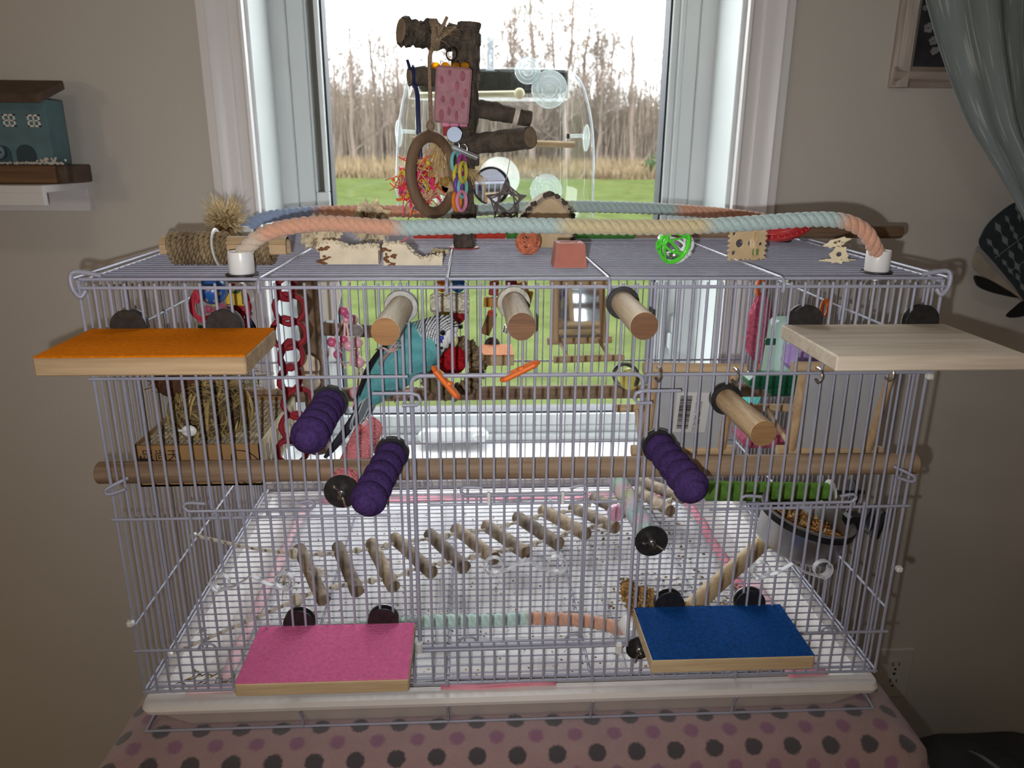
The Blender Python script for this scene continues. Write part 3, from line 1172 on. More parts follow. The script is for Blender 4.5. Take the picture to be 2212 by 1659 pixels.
grp = 'paper towels lining the tray'
sheet(0.075, 0.31, 0.022, 0.445, PZ, 'paper_towel', PAPER, 'white quilted paper towel on the left of the cage tray', grp)
sheet(0.29, 0.50, 0.020, 0.440, PZ + 0.0028, 'paper_towel', PAPER, 'white quilted paper towel in the middle of the cage tray', grp)
sheet(0.48, 0.672, 0.022, 0.446, PZ, 'paper_towel', PAPER, 'seed-strewn paper towel on the right of the cage tray', grp)
PINKT = mat('pink_plastic_strip', lin(240, 150, 166), 0.5, noise=0.12, ns=30)
PINKP = mat('pale_pink_strip', lin(250, 208, 214), 0.55, noise=0.08, ns=30)
grp = 'pink strips under the paper towels'
sheet(0.060, 0.084, 0.03, 0.45, PZ - 0.004, 'pink_strip', PINKP, 'pale pink strip running down the left edge of the tray', grp, 0.0012, 4, 20, 'strip')
sheet(0.668, 0.690, 0.03, 0.45, PZ - 0.004, 'pink_strip', PINKT, 'pink strip running down the right edge of the tray', grp, 0.0012, 4, 20, 'strip')
sheet(0.090, 0.670, 0.448, 0.468, PZ + 0.002, 'pink_strip', PINKT, 'pink strip along the back edge of the tray', grp, 0.0016, 24, 4, 'strip')
sheet(0.690, 0.712, 0.028, 0.20, PZ - 0.003, 'pink_strip', PINKP, 'pale pink strip at the front right of the tray', grp, 0.001, 4, 14, 'strip')
sheet(0.040, 0.088, 0.000, 0.014, -0.0035, 'pink_strip', PINKP, 'crumpled pale pink scrap in the front left tray corner', grp, 0.0018, 8, 4, 'strip')
sheet(0.30, 0.42, -0.004, 0.004, -0.0040, 'pink_strip', PINKT, 'pink scrap peeping over the middle of the tray front', grp, 0.001, 8, 3, 'strip')
sheet(0.668, 0.712, 0.0, 0.012, -0.0035, 'pink_strip', PINKT, 'pink scrap in the front right tray corner', grp, 0.0012, 6, 4, 'strip')
# seed husks scattered on the paper: nobody could count them
m = MB()
for i in range(1100):
    if rp.random() < 0.45:
        x, y = rp.gauss(0.60, 0.05), rp.gauss(0.11, 0.05)
    else:
        x, y = rp.uniform(0.09, 0.67), rp.uniform(0.02, 0.40)
    if not (0.08 < x < 0.70 and 0.01 < y < 0.44):
        continue
    t = rp.random()
    m.col = tuple(lerp(p, q, t) for p, q in zip(lin(196, 158, 104), lin(92, 72, 48)))
    a = rp.uniform(0, 3.14)
    s_ = rp.uniform(0.0007, 0.0016) * (1.3 if x > 0.5 else 0.8)
    m.ball((x, y, PZ + 0.005), (s_ * 1.6, s_, s_ * 0.6), 5, 4, Matrix.Rotation(a, 3, 'Z'))
tag(m.build('seed_husks', VROUGH, smooth=0, kind='stuff'), 'scattered brown seed husks on the paper towels', 'seed husks')
m = MB()
for i in range(26):
    a0 = P(rp.uniform(395, 520), rp.uniform(1455, 1492), z=PZ + 0.004)
    d = rp.uniform(0, 3.1)
    l = rp.uniform(0.006, 0.02)
    m.col = tint(lin(140, 124, 72), rp.uniform(0.5, 1.1))
    m.tube([a0, a0 + V((math.cos(d) * l * .5, math.sin(d) * l * .5, 0.001)), a0 + V((math.cos(d + .4) * l, math.sin(d + .4) * l, 0))], [0.0008, 0.0009, 0.0003], 4)
tag(m.build('grass_bits', VROUGH, smooth=0, kind='stuff'), 'broken dry grass bits in the front left of the tray', 'grass')

# ================================================================== outside of the cage front: platforms
FELT_O = mat('orange_felt', lin(222, 122, 10), 1.0, noise=0.12, ns=260, bump=0.7, bs=900, spec=0.05)
FELT_P = mat('pink_felt', lin(226, 112, 160), 0.95, noise=0.10, ns=300, bump=0.8, bs=700, spec=0.08)
SAND_B = mat('blue_sanded_top', lin(14, 72, 140), 0.9, spec=0.15, noise=0.35, ns=420, bump=0.8, bs=900)
GREYPINE = wood('weathered_pine', lin(226, 214, 196), lin(190, 172, 150), 0, 45)
BEIGEPINE = wood('rough_sawn_pine', lin(196, 164, 126), lin(156, 120, 84), 0, 70)
PLYX = wood('pale_board', lin(212, 188, 150), lin(176, 146, 108), 0, 50)


def washer(m, c, R, axis=(0, 1, 0), th=0.0016):
    a = V(axis).normalized()
    m.lathe(V(c) - a * th / 2, a, [(R - 0.0004, 0), (R, th * .3), (R, th * .7), (R - 0.0004, th)], 28)


def platform(name, label, zt, ctr_px, x0, x1, y0, th, topmat, sidemat, wx, group='ledges bolted to the cage front', ydep=None):
    t_ = thing(name, label, 'platform', ((x0 + x1) / 2, y0 / 2, zt - th), group)
    cx, cy = (x0 + x1) / 2, (y0 - 0.004) / 2
    MB().box((cx, cy, zt - th / 2), (x1 - x0, -y0 - 0.004, th), bev=0.0012).build('board', sidemat, t_)
    if topmat:
        MB().box((cx, cy, zt + 0.0004), (x1 - x0 - 0.001, -y0 - 0.005, 0.0016), bev=0.0005).build('felt_top', topmat, t_)
    for xx in wx:
        m_ = MB()
        washer(m_, (xx, -0.0045, zt + 0.002), 0.0155)
        m_.build('washer', DARKSTEEL, t_)
        m_ = MB()
        washer(m_, (xx, 0.0035, zt + 0.002), 0.0155)
        m_.rod((xx, -0.004, zt - 0.004), (xx, 0.016, zt - 0.004), 0.0024, 8)
        m_.ball((xx, 0.008, zt - 0.003), (0.009, 0.003, 0.0035), 10, 6)
        m_.build('wing_nut', STEEL, t_)
    return t_


z = P(300, 712, y=-0.004).z
platform('perch_platform', 'orange felt-topped wooden ledge on the upper left cage front', z, None, 0.0065, 0.163, -0.097, 0.0145, FELT_O, PINEX,
         (P(282, 705, y=0).x, P(487, 705, y=0).x))
z = P(1850, 700, y=-0.004).z
t_ = platform('perch_platform', 'bare weathered pine ledge on the upper right cage front', z, None, 0.6135, 0.7655, -0.114, 0.0125, None, GREYPINE,
              (P(1738, 690, y=0).x, P(1987, 690, y=0).x))
z = P(730, 1350, y=-0.004).z
platform('perch_platform', 'pink felt-topped wooden ledge low on the cage front', z, None, 0.1222, 0.2755, -0.0885, 0.0135, FELT_P, PLYX,
         (P(648, 1345, y=0).x, P(829, 1345, y=0).x))
z = P(1560, 1309, y=-0.004).z
platform('perch_platform', 'blue sanded wooden ledge low on the right cage front', z, None, 0.4948, 0.6460, -0.0862, 0.0145, SAND_B, PLYX,
         (P(1444, 1305, y=0).x, P(1617, 1305, y=0).x))

# ---------------------------------------------------------------- short dowel perches
PEGW = [wood('striped_pine_%d' % k, c1, c2, 1, sc) for k, (c1, c2, sc) in enumerate((
    (lin(226, 214, 190), lin(186, 164, 130), 130), (lin(222, 206, 180), lin(160, 134, 104), 150), (lin(220, 200, 168), lin(190, 164, 128), 110), (lin(206, 178, 138), lin(140, 108, 74), 150)))]
ENDS = [wood('cut_end_%d' % k, c1, c2, 0, sc) for k, (c1, c2, sc) in enumerate((
    (lin(156, 112, 66), lin(128, 86, 46), 90), (lin(120, 82, 50), lin(86, 54, 30), 170), (lin(118, 80, 48), lin(90, 58, 34), 150), (lin(146, 112, 72), lin(116, 82, 50), 150)))]
for k, (b0, e0, lab) in enumerate((((866, 664), (832, 717), 'pale pine peg perch with washer sticking out above the budgie'),
                                  ((1110, 655), (1127, 706), 'pine peg perch with washer, middle of the upper three'),
                                  ((1346, 655), (1392, 705), 'pine peg perch with washer, rightmost of the upper three'),
                                  ((1570, 864), (1650, 937), 'yellowish pine peg perch with knife marks below the bare pine ledge'))):
    a = P(*b0, y=-0.004)
    e = P(*e0, y=-0.090)
    ax = (e - a).normalized()
    t_ = thing('peg_perch', lab, 'perch', a, 'pine peg perches on the cage front')
    MB().lathe(a, ax, [(0.0105, 0), (0.0112, (e - a).length - 0.001), (0.0104, (e - a).length - 0.0002)], 28).build('dowel', PEGW[k], t_)
    MB().lathe(e - ax * 0.0004, ax, [(0.0110, 0), (0.0108, 0.0006)], 28).build('cut_end', ENDS[k], t_)
    m_ = MB()
    washer(m_, a + V((0, 0.001, 0)), 0.0148)
    m_.build('washer', (mat('galvanised_washer', (0.28, 0.27, 0.25), 0.5, metal=0.7, noise=0.2, ns=150) if k == 0 else DARKSTEEL) if k != 1 else mat('aged_washer', (0.26, 0.24, 0.2), 0.45, metal=0.8, noise=0.3, ns=150), t_)
    m_ = MB()
    washer(m_, a + V((0, 0.0075, 0)), 0.0148)
    m_.rod(a, a + V((0, 0.02, 0)), 0.0024, 8)
    m_.build('bolt', STEEL, t_)
# knife marks on the fourth peg are shallow nicks in its wood

# ---------------------------------------------------------------- purple sanded perches (lumpy)
PURP = mat('purple_sanded_coating', lin(66, 46, 92), 1.0, spec=0.1, noise=0.25, ns=300, bump=1.0, bs=700, dist=0.0015)
for (b0, e0, lab) in (((712, 872), (660, 955), 'lumpy purple sanded perch, uppermost left of three'),
                      ((846, 982), (786, 1098), 'lumpy purple sanded perch above the pink felt ledge'),
                      ((1424, 966), (1507, 1068), 'lumpy purple sanded perch right of the centre door')):
    a = P(*b0, y=-0.004)
    e = P(*e0, y=-0.098)
    ax = (e - a).normalized()
    Ln = (e - a).length
    t_ = thing('sand_perch', lab, 'perch', a, 'purple sanded perches on the cage front')
    pr = []
    K = 46
    for k in range(K + 1):
        s_ = k / K
        r = 0.0096 + 0.0052 * abs(math.sin(math.pi * (s_ * 5.0 + 0.3))) ** 0.7 - 0.0005 + 0.0014 * s_
        if s_ > 0.88:
            r *= math.sqrt(max(0, 1 - ((s_ - 0.88) / 0.12) ** 2)) * 0.98 + 0.02
        pr.append((r, s_ * Ln))
    MB().lathe(a, ax, pr, 28).build('sanded_dowel', PURP, t_, smooth=80)
    m_ = MB()
    washer(m_, a + V((0, 0.001, 0)), 0.0160)
    m_.build('washer', DARKSTEEL, t_)
    m_ = MB()
    washer(m_, a + V((0, 0.0075, 0)), 0.0160)
    m_.rod(a, a + V((0, 0.02, 0)), 0.0024, 8)
    m_.build('bolt', STEEL, t_)


def wingnut_end(t_, c, R, rot, out=-1):
    """black washer seen face-on with a wing nut and bolt pointing out of the cage"""
    c = V(c)
    m_ = MB()
    washer(m_, c, R)
    m_.build('washer', DARKSTEEL, t_)
    m_ = MB()
    d = V((0, out, 0))
    m_.lathe(c, d, [(0.0040, 0), (0.0036, 0.004), (0.0026, 0.005), (0.0023, 0.0051), (0.0023, 0.013)], 12)
    for sg in (-1, 1):
        e = V((math.cos(rot), 0, math.sin(rot))) * sg
        q0 = c + e * 0.003 + d * 0.002
        m_.prism([(0, 0), (0.004, 0.001), (0.0085, 0.005), (0.009, 0.0085), (0.007, 0.0095), (0.003, 0.0055), (0, 0.0045)], q0, e, d, 0.0016)
    m_.build('wing_nut', STEEL, t_)


# ---------------------------------------------------------------- long perches held by wing nuts on the front
def long_perch(name, lab, a, b_, R, matr, wr, rot, cols=None):
    t_ = thing(name, lab, 'perch', a)
    K = 90
    pts = [lerp(V(a), V(b_), k / K) for k in range(K + 1)]
    m_ = MB()
    cc = None
    if cols:
        cc = []
        for k in range(K + 1):
            s_ = k / K * cols[1]
            i = int(s_)
            c0, c1 = cols[0][i % len(cols[0])], cols[0][(i + 1) % len(cols[0])]
            cc.append(tuple(lerp(p, q, s_ - i) for p, q in zip(c0, c1)))
    m_.tube(pts, [R * (1 + 0.02 * math.sin(k * 1.9)) for k in range(K + 1)], 20, cols=cc)
    m_.build('shaft', matr, t_, smooth=80)
    wingnut_end(t_, V(a) + V((0, -0.004 - a[1] + 0.0, 0)) if False else V((a[0], -0.004, a[2])), wr, rot)
    return t_


pa = P(728, 1071, y=-0.004)
pb = P(800, 905, y=0.16)
pa2 = P(742, 1052, y=0.006)
long_perch('mineral_perch', 'coral pink pumice perch rising behind the front dowel', pa2, P(798, 925, y=0.13), 0.0145,
           mat('coral_pumice', lin(226, 128, 132), 0.95, noise=0.15, ns=200, bump=1.0, bs=350, voronoi=True), 0.0168, math.radians(-65))
wr_cols = [lin(176, 214, 196), lin(222, 186, 206), lin(170, 208, 204), lin(218, 196, 208), lin(206, 214, 176), lin(224, 190, 200)]
long_perch('sisal_perch', 'pastel rainbow string-wrapped perch angled down to the front', P(1402, 1158, y=0.006), P(1318, 1010, y=0.19), 0.0110,
           mat('wrapped_pastel_string', (1, 1, 1), 0.95, vcol=True, noise=0.1, ns=600, bump=1.0, bs=420, dist=0.002, stretch=(0.4, 1.6, 1)), 0.0165, math.radians(-20), (wr_cols, 9))
# twisted string ridges for the wrapped perch and ferrule come with the material; washers sit against the bars

# ---------------------------------------------------------------- the two long natural dowels
DOW = wood('aged_dowel', lin(164, 138, 112), lin(114, 88, 66), 0, 40)
a, b_ = P(222, 1021, y=0.026), P(1978, 1001, y=0.026)
fz_ = (a.z + b_.z) / 2
o = MB().lathe((a.x - 0.004, 0.026, a.z), (b_ - a).normalized(), [(0.0095, 0), (0.0106, 0.001), (0.0106, (b_ - a).length + 0.003), (0.0095, (b_ - a).length + 0.004)], 28).build('dowel_perch', DOW)
tag(o, 'long brown dowel perch crossing the whole cage just behind the front bars', 'perch')
FD = (a, b_)
a, b_ = P(600, 856, y=0.31), P(1712, 845, y=0.31)
o = MB().lathe((-0.006, 0.31, a.z + 0.001), V((1, 0, 0.002)), [(0.0088, 0), (0.0095, 0.001), (0.0095, 0.772), (0.0088, 0.773)], 28).build('dowel_perch', DOW)
tag(o, 'long brown dowel perch crossing the cage further back', 'perch')
BDZ = a.z

# ---------------------------------------------------------------- twisted ropes
def rope(path, R, cols, parent=None, name='rope', strands=3, pitch=0.0235, step=0.0016, n=9, mt=ROPEM):
    """3-strand twisted rope along a path; cols = [(fraction, colour)...]"""
    path = [V(p) for p in path]
    acc = [0.0]
    for i in range(1, len(path)):
        acc.append(acc[-1] + (path[i] - path[i - 1]).length)
    Ltot = acc[-1]
    K = max(8, int(Ltot / step))
    pts, tans = [], []
    j = 0
    for k in range(K + 1):
        s_ = Ltot * k / K
        while j < len(acc) - 2 and acc[j + 1] < s_:
            j += 1
        f_ = (s_ - acc[j]) / max(1e-9, acc[j + 1] - acc[j])
        pts.append(lerp(path[j], path[j + 1], f_))
    m_ = MB()
    e1 = None
    fr = []
    for k in range(K + 1):
        t = (pts[min(k + 1, K)] - pts[max(k - 1, 0)]).normalized()
        if e1 is None:
            e1 = frame(t)[0]
        else:
            e1 = (e1 - t * e1.dot(t)).normalized()
        fr.append((e1.copy(), t.cross(e1)))

    def colat(f_):
        for i in range(len(cols) - 1):
            if cols[i][0] <= f_ <= cols[i + 1][0]:
                w_ = (f_ - cols[i][0]) / max(1e-9, cols[i + 1][0] - cols[i][0])
                return tuple(lerp(p, q, w_) for p, q in zip(cols[i][1], cols[i + 1][1]))
        return cols[-1][1]
    cc = [colat(k / K) for k in range(K + 1)]
    rs = R * 0.56
    for st in range(strands):
        q = []
        for k in range(K + 1):
            a_ = 2 * math.pi * (st / strands + (Ltot * k / K) / pitch)
            q.append(pts[k] + (fr[k][0] * math.cos(a_) + fr[k][1] * math.sin(a_)) * R * 0.50)
        m_.tube(q, rs, n, cols=cc)
    return m_.build(name, mt, parent, smooth=80)


def bandcols(seq, w=0.012):
    """seq [(end fraction, colour)] -> soft-edged band list"""
    out = [(0.0, seq[0][1])]
    for i in range(len(seq) - 1):
        out += [(seq[i][0] - w, seq[i][1]), (seq[i][0] + w, seq[i + 1][1])]
    out.append((1.0, seq[-1][1]))
    return out


OR, MINT, YEL, BLU = lin(214, 160, 132), lin(174, 194, 192), lin(204, 188, 148), lin(150, 170, 204)


def ferrule(t_, base, h, R):
    m_ = MB()
    m_.lathe(base, (0, 0, 1), [(R * .96, 0), (R, 0.001), (R, h - 0.001), (R * .97, h), (R * .86, h), (R * .86, h - 0.006), (0.001, h - 0.006)], 28)
    m_.build('ferrule', WHITEPL, t_)
    m_ = MB()
    washer(m_, V(base) - V((0, 0, 0.001)), R * 1.3, (0, 0, 1))
    m_.build('washer', DARKSTEEL, t_)
    m_ = MB()
    b0 = V(base)
    m_.lathe(b0 - V((0, 0, 0.006)), (0, 0, -1), [(R * 1.25, 0), (R * 1.25, 0.0012), (0.0025, 0.0013), (0.0025, 0.022)], 18)
    for sg in (-1, 1):
        m_.prism([(0, 0), (0.004, 0.001), (0.0095, 0.006), (0.0085, 0.009), (0.003, 0.005)], b0 - V((-sg * 0.002, 0, 0.0085)), (sg, 0, 0), (0, 0, -1), 0.0016)
    m_.build('wing_nut', STEEL, t_)


zt = CH + 0.0035
cl_, cr_ = P(523, 590, z=zt), P(1893, 585, z=zt)
t_ = thing('rope_perch', 'thick pastel twisted rope perch arching along the cage top front', 'rope perch', cl_)
FR = 0.0112
fh = PX(cl_, 47)
ferrule(t_, cl_, fh, FR)
ferrule(t_, cr_, fh, FR)
yf = cl_.y
pts = [cl_ + V((0, 0, fh - 0.006)), P(530, 540, y=yf), P(560, 512, y=yf), P(615, 492, y=yf), P(690, 483, y=yf), P(770, 486, y=yf), P(860, 492, y=yf), P(960, 490, y=yf), P(1080, 487, y=yf), P(1200, 488, y=yf),
       P(1350, 491, y=yf), P(1480, 490, y=yf), P(1600, 484, y=yf), P(1700, 477, y=yf), P(1780, 474, y=yf), P(1830, 480, y=yf), P(1868, 500, y=yf), P(1886, 528, y=yf), cr_ + V((0, 0, fh - 0.006))]
rope(smooth_path(pts, 8), 0.0070, bandcols([(0.045, lin(206, 190, 170)), (0.245, OR), (0.48, MINT), (0.70, YEL), (0.90, MINT), (1.0, OR)]), t_)
# second rope at the back
yb = 0.30
t_ = thing('rope_perch', 'thinner-looking pastel rope perch arching along the back of the cage top', 'rope perch', P(545, 500, z=zt))
e0, e1_ = P(528, 497, z=zt), P(1690, 504, z=zt)
e0 = V((e0.x, yb, zt))
e1_ = V((P(1690, 490, y=yb).x, yb, zt))
e0.x = P(528, 490, y=yb).x
ferrule(t_, e0, 0.017, 0.0100)
ferrule(t_, e1_, 0.017, 0.0100)
pts = [e0 + V((0, 0, 0.010)), P(536, 486, y=yb), P(570, 470, y=yb), P(640, 461, y=yb), P(740, 456, y=yb), P(860, 456, y=yb), P(960, 459, y=yb), P(1060, 452, y=yb), P(1180, 446, y=yb), P(1300, 447, y=yb), P(1420, 451, y=yb),
       P(1520, 458, y=yb), P(1600, 466, y=yb), P(1650, 474, y=yb), P(1682, 486, y=yb), e1_ + V((0, 0, 0.010))]
rope(smooth_path(pts, 8), 0.0072, bandcols([(0.14, BLU), (0.34, OR), (0.52, MINT), (0.60, lin(190, 196, 178)), (0.79, MINT), (1.0, OR)]), t_)
# low rope perch inside the cage door
pf = P(1366, 1362, y=0.012)
t_ = thing('rope_perch', 'mint and peach twisted rope perch low inside the cage', 'rope perch', pf)
m_ = MB()
m_.lathe((pf.x + 0.002, 0.004, pf.z), (-0.25, 1, 0.05), [(0.0095, 0), (0.0105, 0.001), (0.0105, 0.021), (0.0095, 0.022)], 24)
m_.build('ferrule', WHITEPL, t_)
wc = P(1371, 1400, y=-0.004)
wingnut_end(t_, (pf.x + 0.004, -0.004, pf.z - 0.010), 0.0135, math.radians(60))
yy = 0.035
pts = [V((pf.x - 0.002, 0.022, pf.z)), P(1338, 1357, y=yy), P(1300, 1347, y=yy + .01), P(1240, 1339, y=yy + .02), P(1160, 1336, y=yy + .03), P(1060, 1340, y=yy + .04), P(960, 1341, y=yy + .05), P(880, 1344, y=yy + .06), P(800, 1352, y=yy + .07), P(720, 1366, y=yy + .09)]
rope(smooth_path(pts, 8), 0.0072, bandcols([(0.33, OR), (1.0, lin(188, 216, 206))]), t_)

# ================================================================== things on the cage roof
TOP = CH + 0.003


def branch_tube(m_, pts, r, n=14, rough=0.08, seed=1, lump=0.0):
    rb = random.Random(seed)
    q = smooth_path(pts, 7)
    K = len(q)
    vs, fs = [], []
    e1 = None
    for i, p in enumerate(q):
        t = (q[min(i + 1, K - 1)] - q[max(i - 1, 0)]).normalized()
        e1 = frame(t)[0] if e1 is None else (e1 - t * e1.dot(t)).normalized()
        e2 = t.cross(e1)
        ri = r if not isinstance(r, (tuple, list)) else lerp(r[0], r[1], i / (K - 1))
        for k in range(n):
            a = 2 * math.pi * k / n
            rr_ = ri * (1 + rb.gauss(0, rough) + lump * math.sin(i * 1.1 + k * 2.1) * math.cos(k * 1.3 + i * .5))
            vs.append(p + (e1 * math.cos(a) + e2 * math.sin(a)) * rr_)
    for i in range(K - 1):
        for k in range(n):
            l = (k + 1) % n
            fs.append((i * n + k, i * n + l, (i + 1) * n + l, (i + 1) * n + k))
    fs.append(tuple(range(n))[::-1])
    fs.append(tuple(range((K - 1) * n, K * n)))
    m_.add(vs, fs)


# ---------------------------------------------------------------- play tree
ty = 0.226
base = P(1003, 533, z=TOP)
base.y = ty
t_ = thing('play_tree', 'dark bark-covered tree stand with stub branches on the cage roof', 'play tree', base)
m_ = MB()
px_ = PX(base)
branch_tube(m_, [V((base.x, ty, TOP + 0.001)), P(1001, 470, y=ty), P(1001, 400, y=ty), P(1003, 330, y=ty), P(1008, 250, y=ty), P(1010, 160, y=ty), P(1012, 90, y=ty), P(1013, 49, y=ty)], 23 * px_, 18, 0.05, 4, 0.06)
m_.build('trunk', BARK, t_, smooth=50)
m_ = MB()
m_.lathe(V((base.x, ty, TOP - 0.001)), (0, 0, 1), [(33 * px_, 0), (33 * px_, 0.0015)], 26)
m_.build('base_disc', mat('red_base_disc', lin(150, 70, 66), 0.5), t_)
STUBS = (([(990, 82, ty), (940, 78, ty - 0.012), (900, 72, ty - 0.022), (866, 66, ty - 0.03)], (23, 25), 0.12, 0.13, 'pine'),
         ([(1000, 172, ty), (940, 166, ty - .01), (884, 165, ty - .02)], (18, 18), 0.05, 0.04, ''),
         ([(1010, 232, ty), (1060, 240, ty + .005), (1110, 250, ty + .01), (1146, 256, ty + .012)], (18, 16), 0.05, 0.05, ''),
         ([(1000, 312, ty), (1070, 306, ty - .02), (1146, 297, ty - .05)], (21, 22), 0.04, 0.03, 'cut'))
for k, (pp, rr2, ro, lu, kd) in enumerate(STUBS):
    m_ = MB()
    pts = [P(u_, v_, y=y_) for (u_, v_, y_) in pp]
    branch_tube(m_, pts, (rr2[0] * px_, rr2[1] * px_), 14, ro, 30 + k, lu)
    st = m_.build('stub_branch', BARK, t_, smooth=50)
    d = (pts[-1] - pts[-2]).normalized()
    MB().lathe(pts[-1] - d * 0.0005, d, [(rr2[1] * px_ * .9, 0), (rr2[1] * px_ * .88, 0.0012)], 18).build('cut_end', CUT, st)
# bark flakes on the trunk silhouette
rb = random.Random(8)
m_ = MB()
for k in range(46):
    v_ = rb.uniform(70, 500)
    a = rb.uniform(0, 6.28)
    c = P(1008 - (v_ > 380) * 5, v_, y=ty) + V((math.cos(a), math.sin(a), 0)) * 22 * px_
    m_.box(c, (rb.uniform(.006, .014), rb.uniform(.003, .006), rb.uniform(.008, .022)), Matrix.Rotation(a + 1.57 + rb.gauss(0, .2), 3, 'Z'), bev=0.0012)
m_.build('bark_flakes', BARK, t_, kind='stuff')

JUTE = mat('jute_cord', lin(150, 128, 104), 0.95, noise=0.3, ns=500, bump=0.8, bs=900)


def tuft(m_, c, d, n, L, spread, r=0.0004, seed=1, col=None, droop=0.3):
    rq = random.Random(seed)
    for k in range(n):
        dd = (V(d).normalized() + V((rq.gauss(0, spread), rq.gauss(0, spread), rq.gauss(0, spread)))).normalized()
        l = L * rq.uniform(0.5, 1.1)
        q = [V(c), V(c) + dd * l * .5, V(c) + dd * l + V((0, 0, -droop * l))]
        if col:
            m_.col = tint(col, rq.uniform(.7, 1.15))
        m_.tube(q, [r, r, r * .4], 4, caps=False)


# ---------------------------------------------------------------- wooden ring on a jute cord
rc = P(935, 378, y=ty - 0.035)
t_ = thing('wooden_ring', 'oval-looking wooden ring swing hanging on a jute cord from the tree', 'ring swing', rc)
R_ = PX(rc, 80)
nrm = V((math.cos(math.radians(32)), -math.sin(math.radians(32)), 0.05))
MB().ring(rc, nrm, R_, PX(rc, 13), 48, 12, flat=0.8).build('ring', wood('ring_wood', lin(134, 108, 84), lin(104, 80, 60), 2, 60), t_, smooth=80)
m_ = MB()
topr = rc + V((0, 0, R_ + PX(rc, 8)))
bq = P(938, 75, y=ty - 0.012)
m_.tube(smooth_path([topr, P(931, 272, y=rc.y), P(929, 200, y=rc.y + .004), P(928, 130, y=rc.y + .006), P(934, 103, y=bq.y - 0.016)], 6), 0.0021, 8)
m_.ball(P(930, 272, y=rc.y), (0.0045, 0.0045, 0.006), 10, 7)
for k in range(4):
    m_.ring(bq + V((0.002 - 0.0024 * k, 0, 0)), (1, 0.25, 0.05), 27 * px_, 0.0016, 22, 6)
tuft(m_, P(945, 85, y=bq.y - 0.016), (0.6, -0.2, 0.7), 26, 0.03, 0.35, 0.0005, 3)
m_.tube([P(942, 90, y=bq.y - .017), P(955, 60, y=bq.y - .02), P(966, 36, y=bq.y - .02)], 0.0018, 6)
m_.tube([P(942, 90, y=bq.y - .017), P(965, 72, y=bq.y - .02), P(985, 58, y=bq.y - .02)], 0.0018, 6)
m_.build('jute_cord', JUTE, t_, smooth=60)

# ---------------------------------------------------------------- pink mineral block toy
mc = P(978, 207, y=ty - 0.045)
t_ = thing('mineral_block_toy', 'pink mineral block toy with amber beads, blue spool and plastic chain links', 'bird toy', mc)
u1 = PX(mc)
bk = MB().box(mc, (76 * u1, 0.022, 114 * u1), Matrix.Rotation(0.08, 3, 'Y'), bev=0.002).build('block', mat('pink_mineral', lin(166, 120, 128), 0.9, noise=0.12, ns=150, bump=0.5, bs=250), t_)
rq = random.Random(4)
m_ = MB()
for (dx, dz, sx, sz) in ((-22, -30, 7, 13), (-5, -44, 6, 10), (10, -18, 8, 14), (22, -38, 7, 12), (-20, 8, 6, 11), (0, 14, 7, 15), (22, 20, 7, 13), (8, 42, 6, 12), (-24, 40, 7, 14), (28, -4, 6, 14), (-8, 32, 6, 12)):
    m_.ball(mc + V((dx * u1, -0.0108, -dz * u1)), (sx * u1 * rq.uniform(.6, .95), 0.0007, sz * u1 * rq.uniform(.6, 1.0)), 9, 6)
m_.build('berry_flecks', mat('dark_pink_fleck', lin(152, 90, 102), 0.9, noise=0.25, ns=120), bk, kind='stuff')
AMB = clear('amber_bead', (0.98, 0.62, 0.05), 0.14, 0.1, 0.35)
for k in range(4):
    MB().ball(P(941 + k * 21, 142, y=mc.y - .006), (9.5 * u1, 8 * u1, 7.5 * u1), 9, 6).build('amber_bead', AMB, t_, smooth=20)
BLK = mat('black_steel_link', lin(46, 42, 40), 0.4, metal=0.6)
MB().ring(P(975, 117, y=mc.y), (0.5, 1, 0), 12 * u1, 1.9 * u1, 20, 6).build('link', BLK, t_)
MB().ring(P(976, 137, y=mc.y), (1, 0.1, 0), 6 * u1, 1.4 * u1, 14, 6).build('link', BLK, t_)
PKB = mat('pink_wood_bead', lin(206, 122, 150), 0.6, noise=0.1, ns=60)
for k in range(3):
    MB().box(P(963 + k * 19, 269, y=mc.y), (18 * u1, 0.010, 10 * u1), bev=0.001).build('pink_bead', PKB, t_)
MB().box(P(968, 283, y=mc.y), (22 * u1, 0.006, 20 * u1), bev=0.001).build('red_tab', mat('red_felt', lin(150, 52, 52), 0.9), t_)
m_ = MB()
m_.lathe(P(982, 291, y=mc.y + 0.008), (0, -1, 0), [(15 * u1, 0), (17 * u1, .002), (13 * u1, .004), (13 * u1, .012), (17 * u1, .014), (16 * u1, .0165)], 20)
m_.build('blue_spool', mat('blue_spool_plastic', lin(104, 130, 172), 0.35), t_)
RING_ST = mat('thin_steel_ring', (0.6, 0.6, 0.6), 0.25, metal=1.0)
MB().ring(P(983, 315, y=mc.y), (0.3, 1, 0), 10 * u1, 0.9 * u1, 18, 5).build('key_ring', RING_ST, t_)
MB().ring(P(999, 322, y=mc.y), (0.3, 1, 0), 11 * u1, 0.9 * u1, 18, 5).build('key_ring', RING_ST, t_)
MB().rod(P(978, 318, y=mc.y), P(1032, 341, y=mc.y), 6.5 * u1, 14).build('white_tube', clear('frosted_tube', (0.9, 0.92, 0.95), 0.1, 0.3, 0.5), t_)


def link(c, u0, du, dv, col, nm='plastic_link'):
    """elongated plastic chain link; du,dv half sizes in px"""
    a = []
    for k in range(20):
        th = 2 * math.pi * k / 20
        a.append(V(c) + V((math.cos(th) * du * u0, math.cos(th) * 0.006, math.sin(th) * dv * u0)))
    m_ = MB()
    m_.col = col
    m_.tube(a, 4.2 * u0, 8, closed=True)
    return m_.build(nm, VGLOSS, t_)


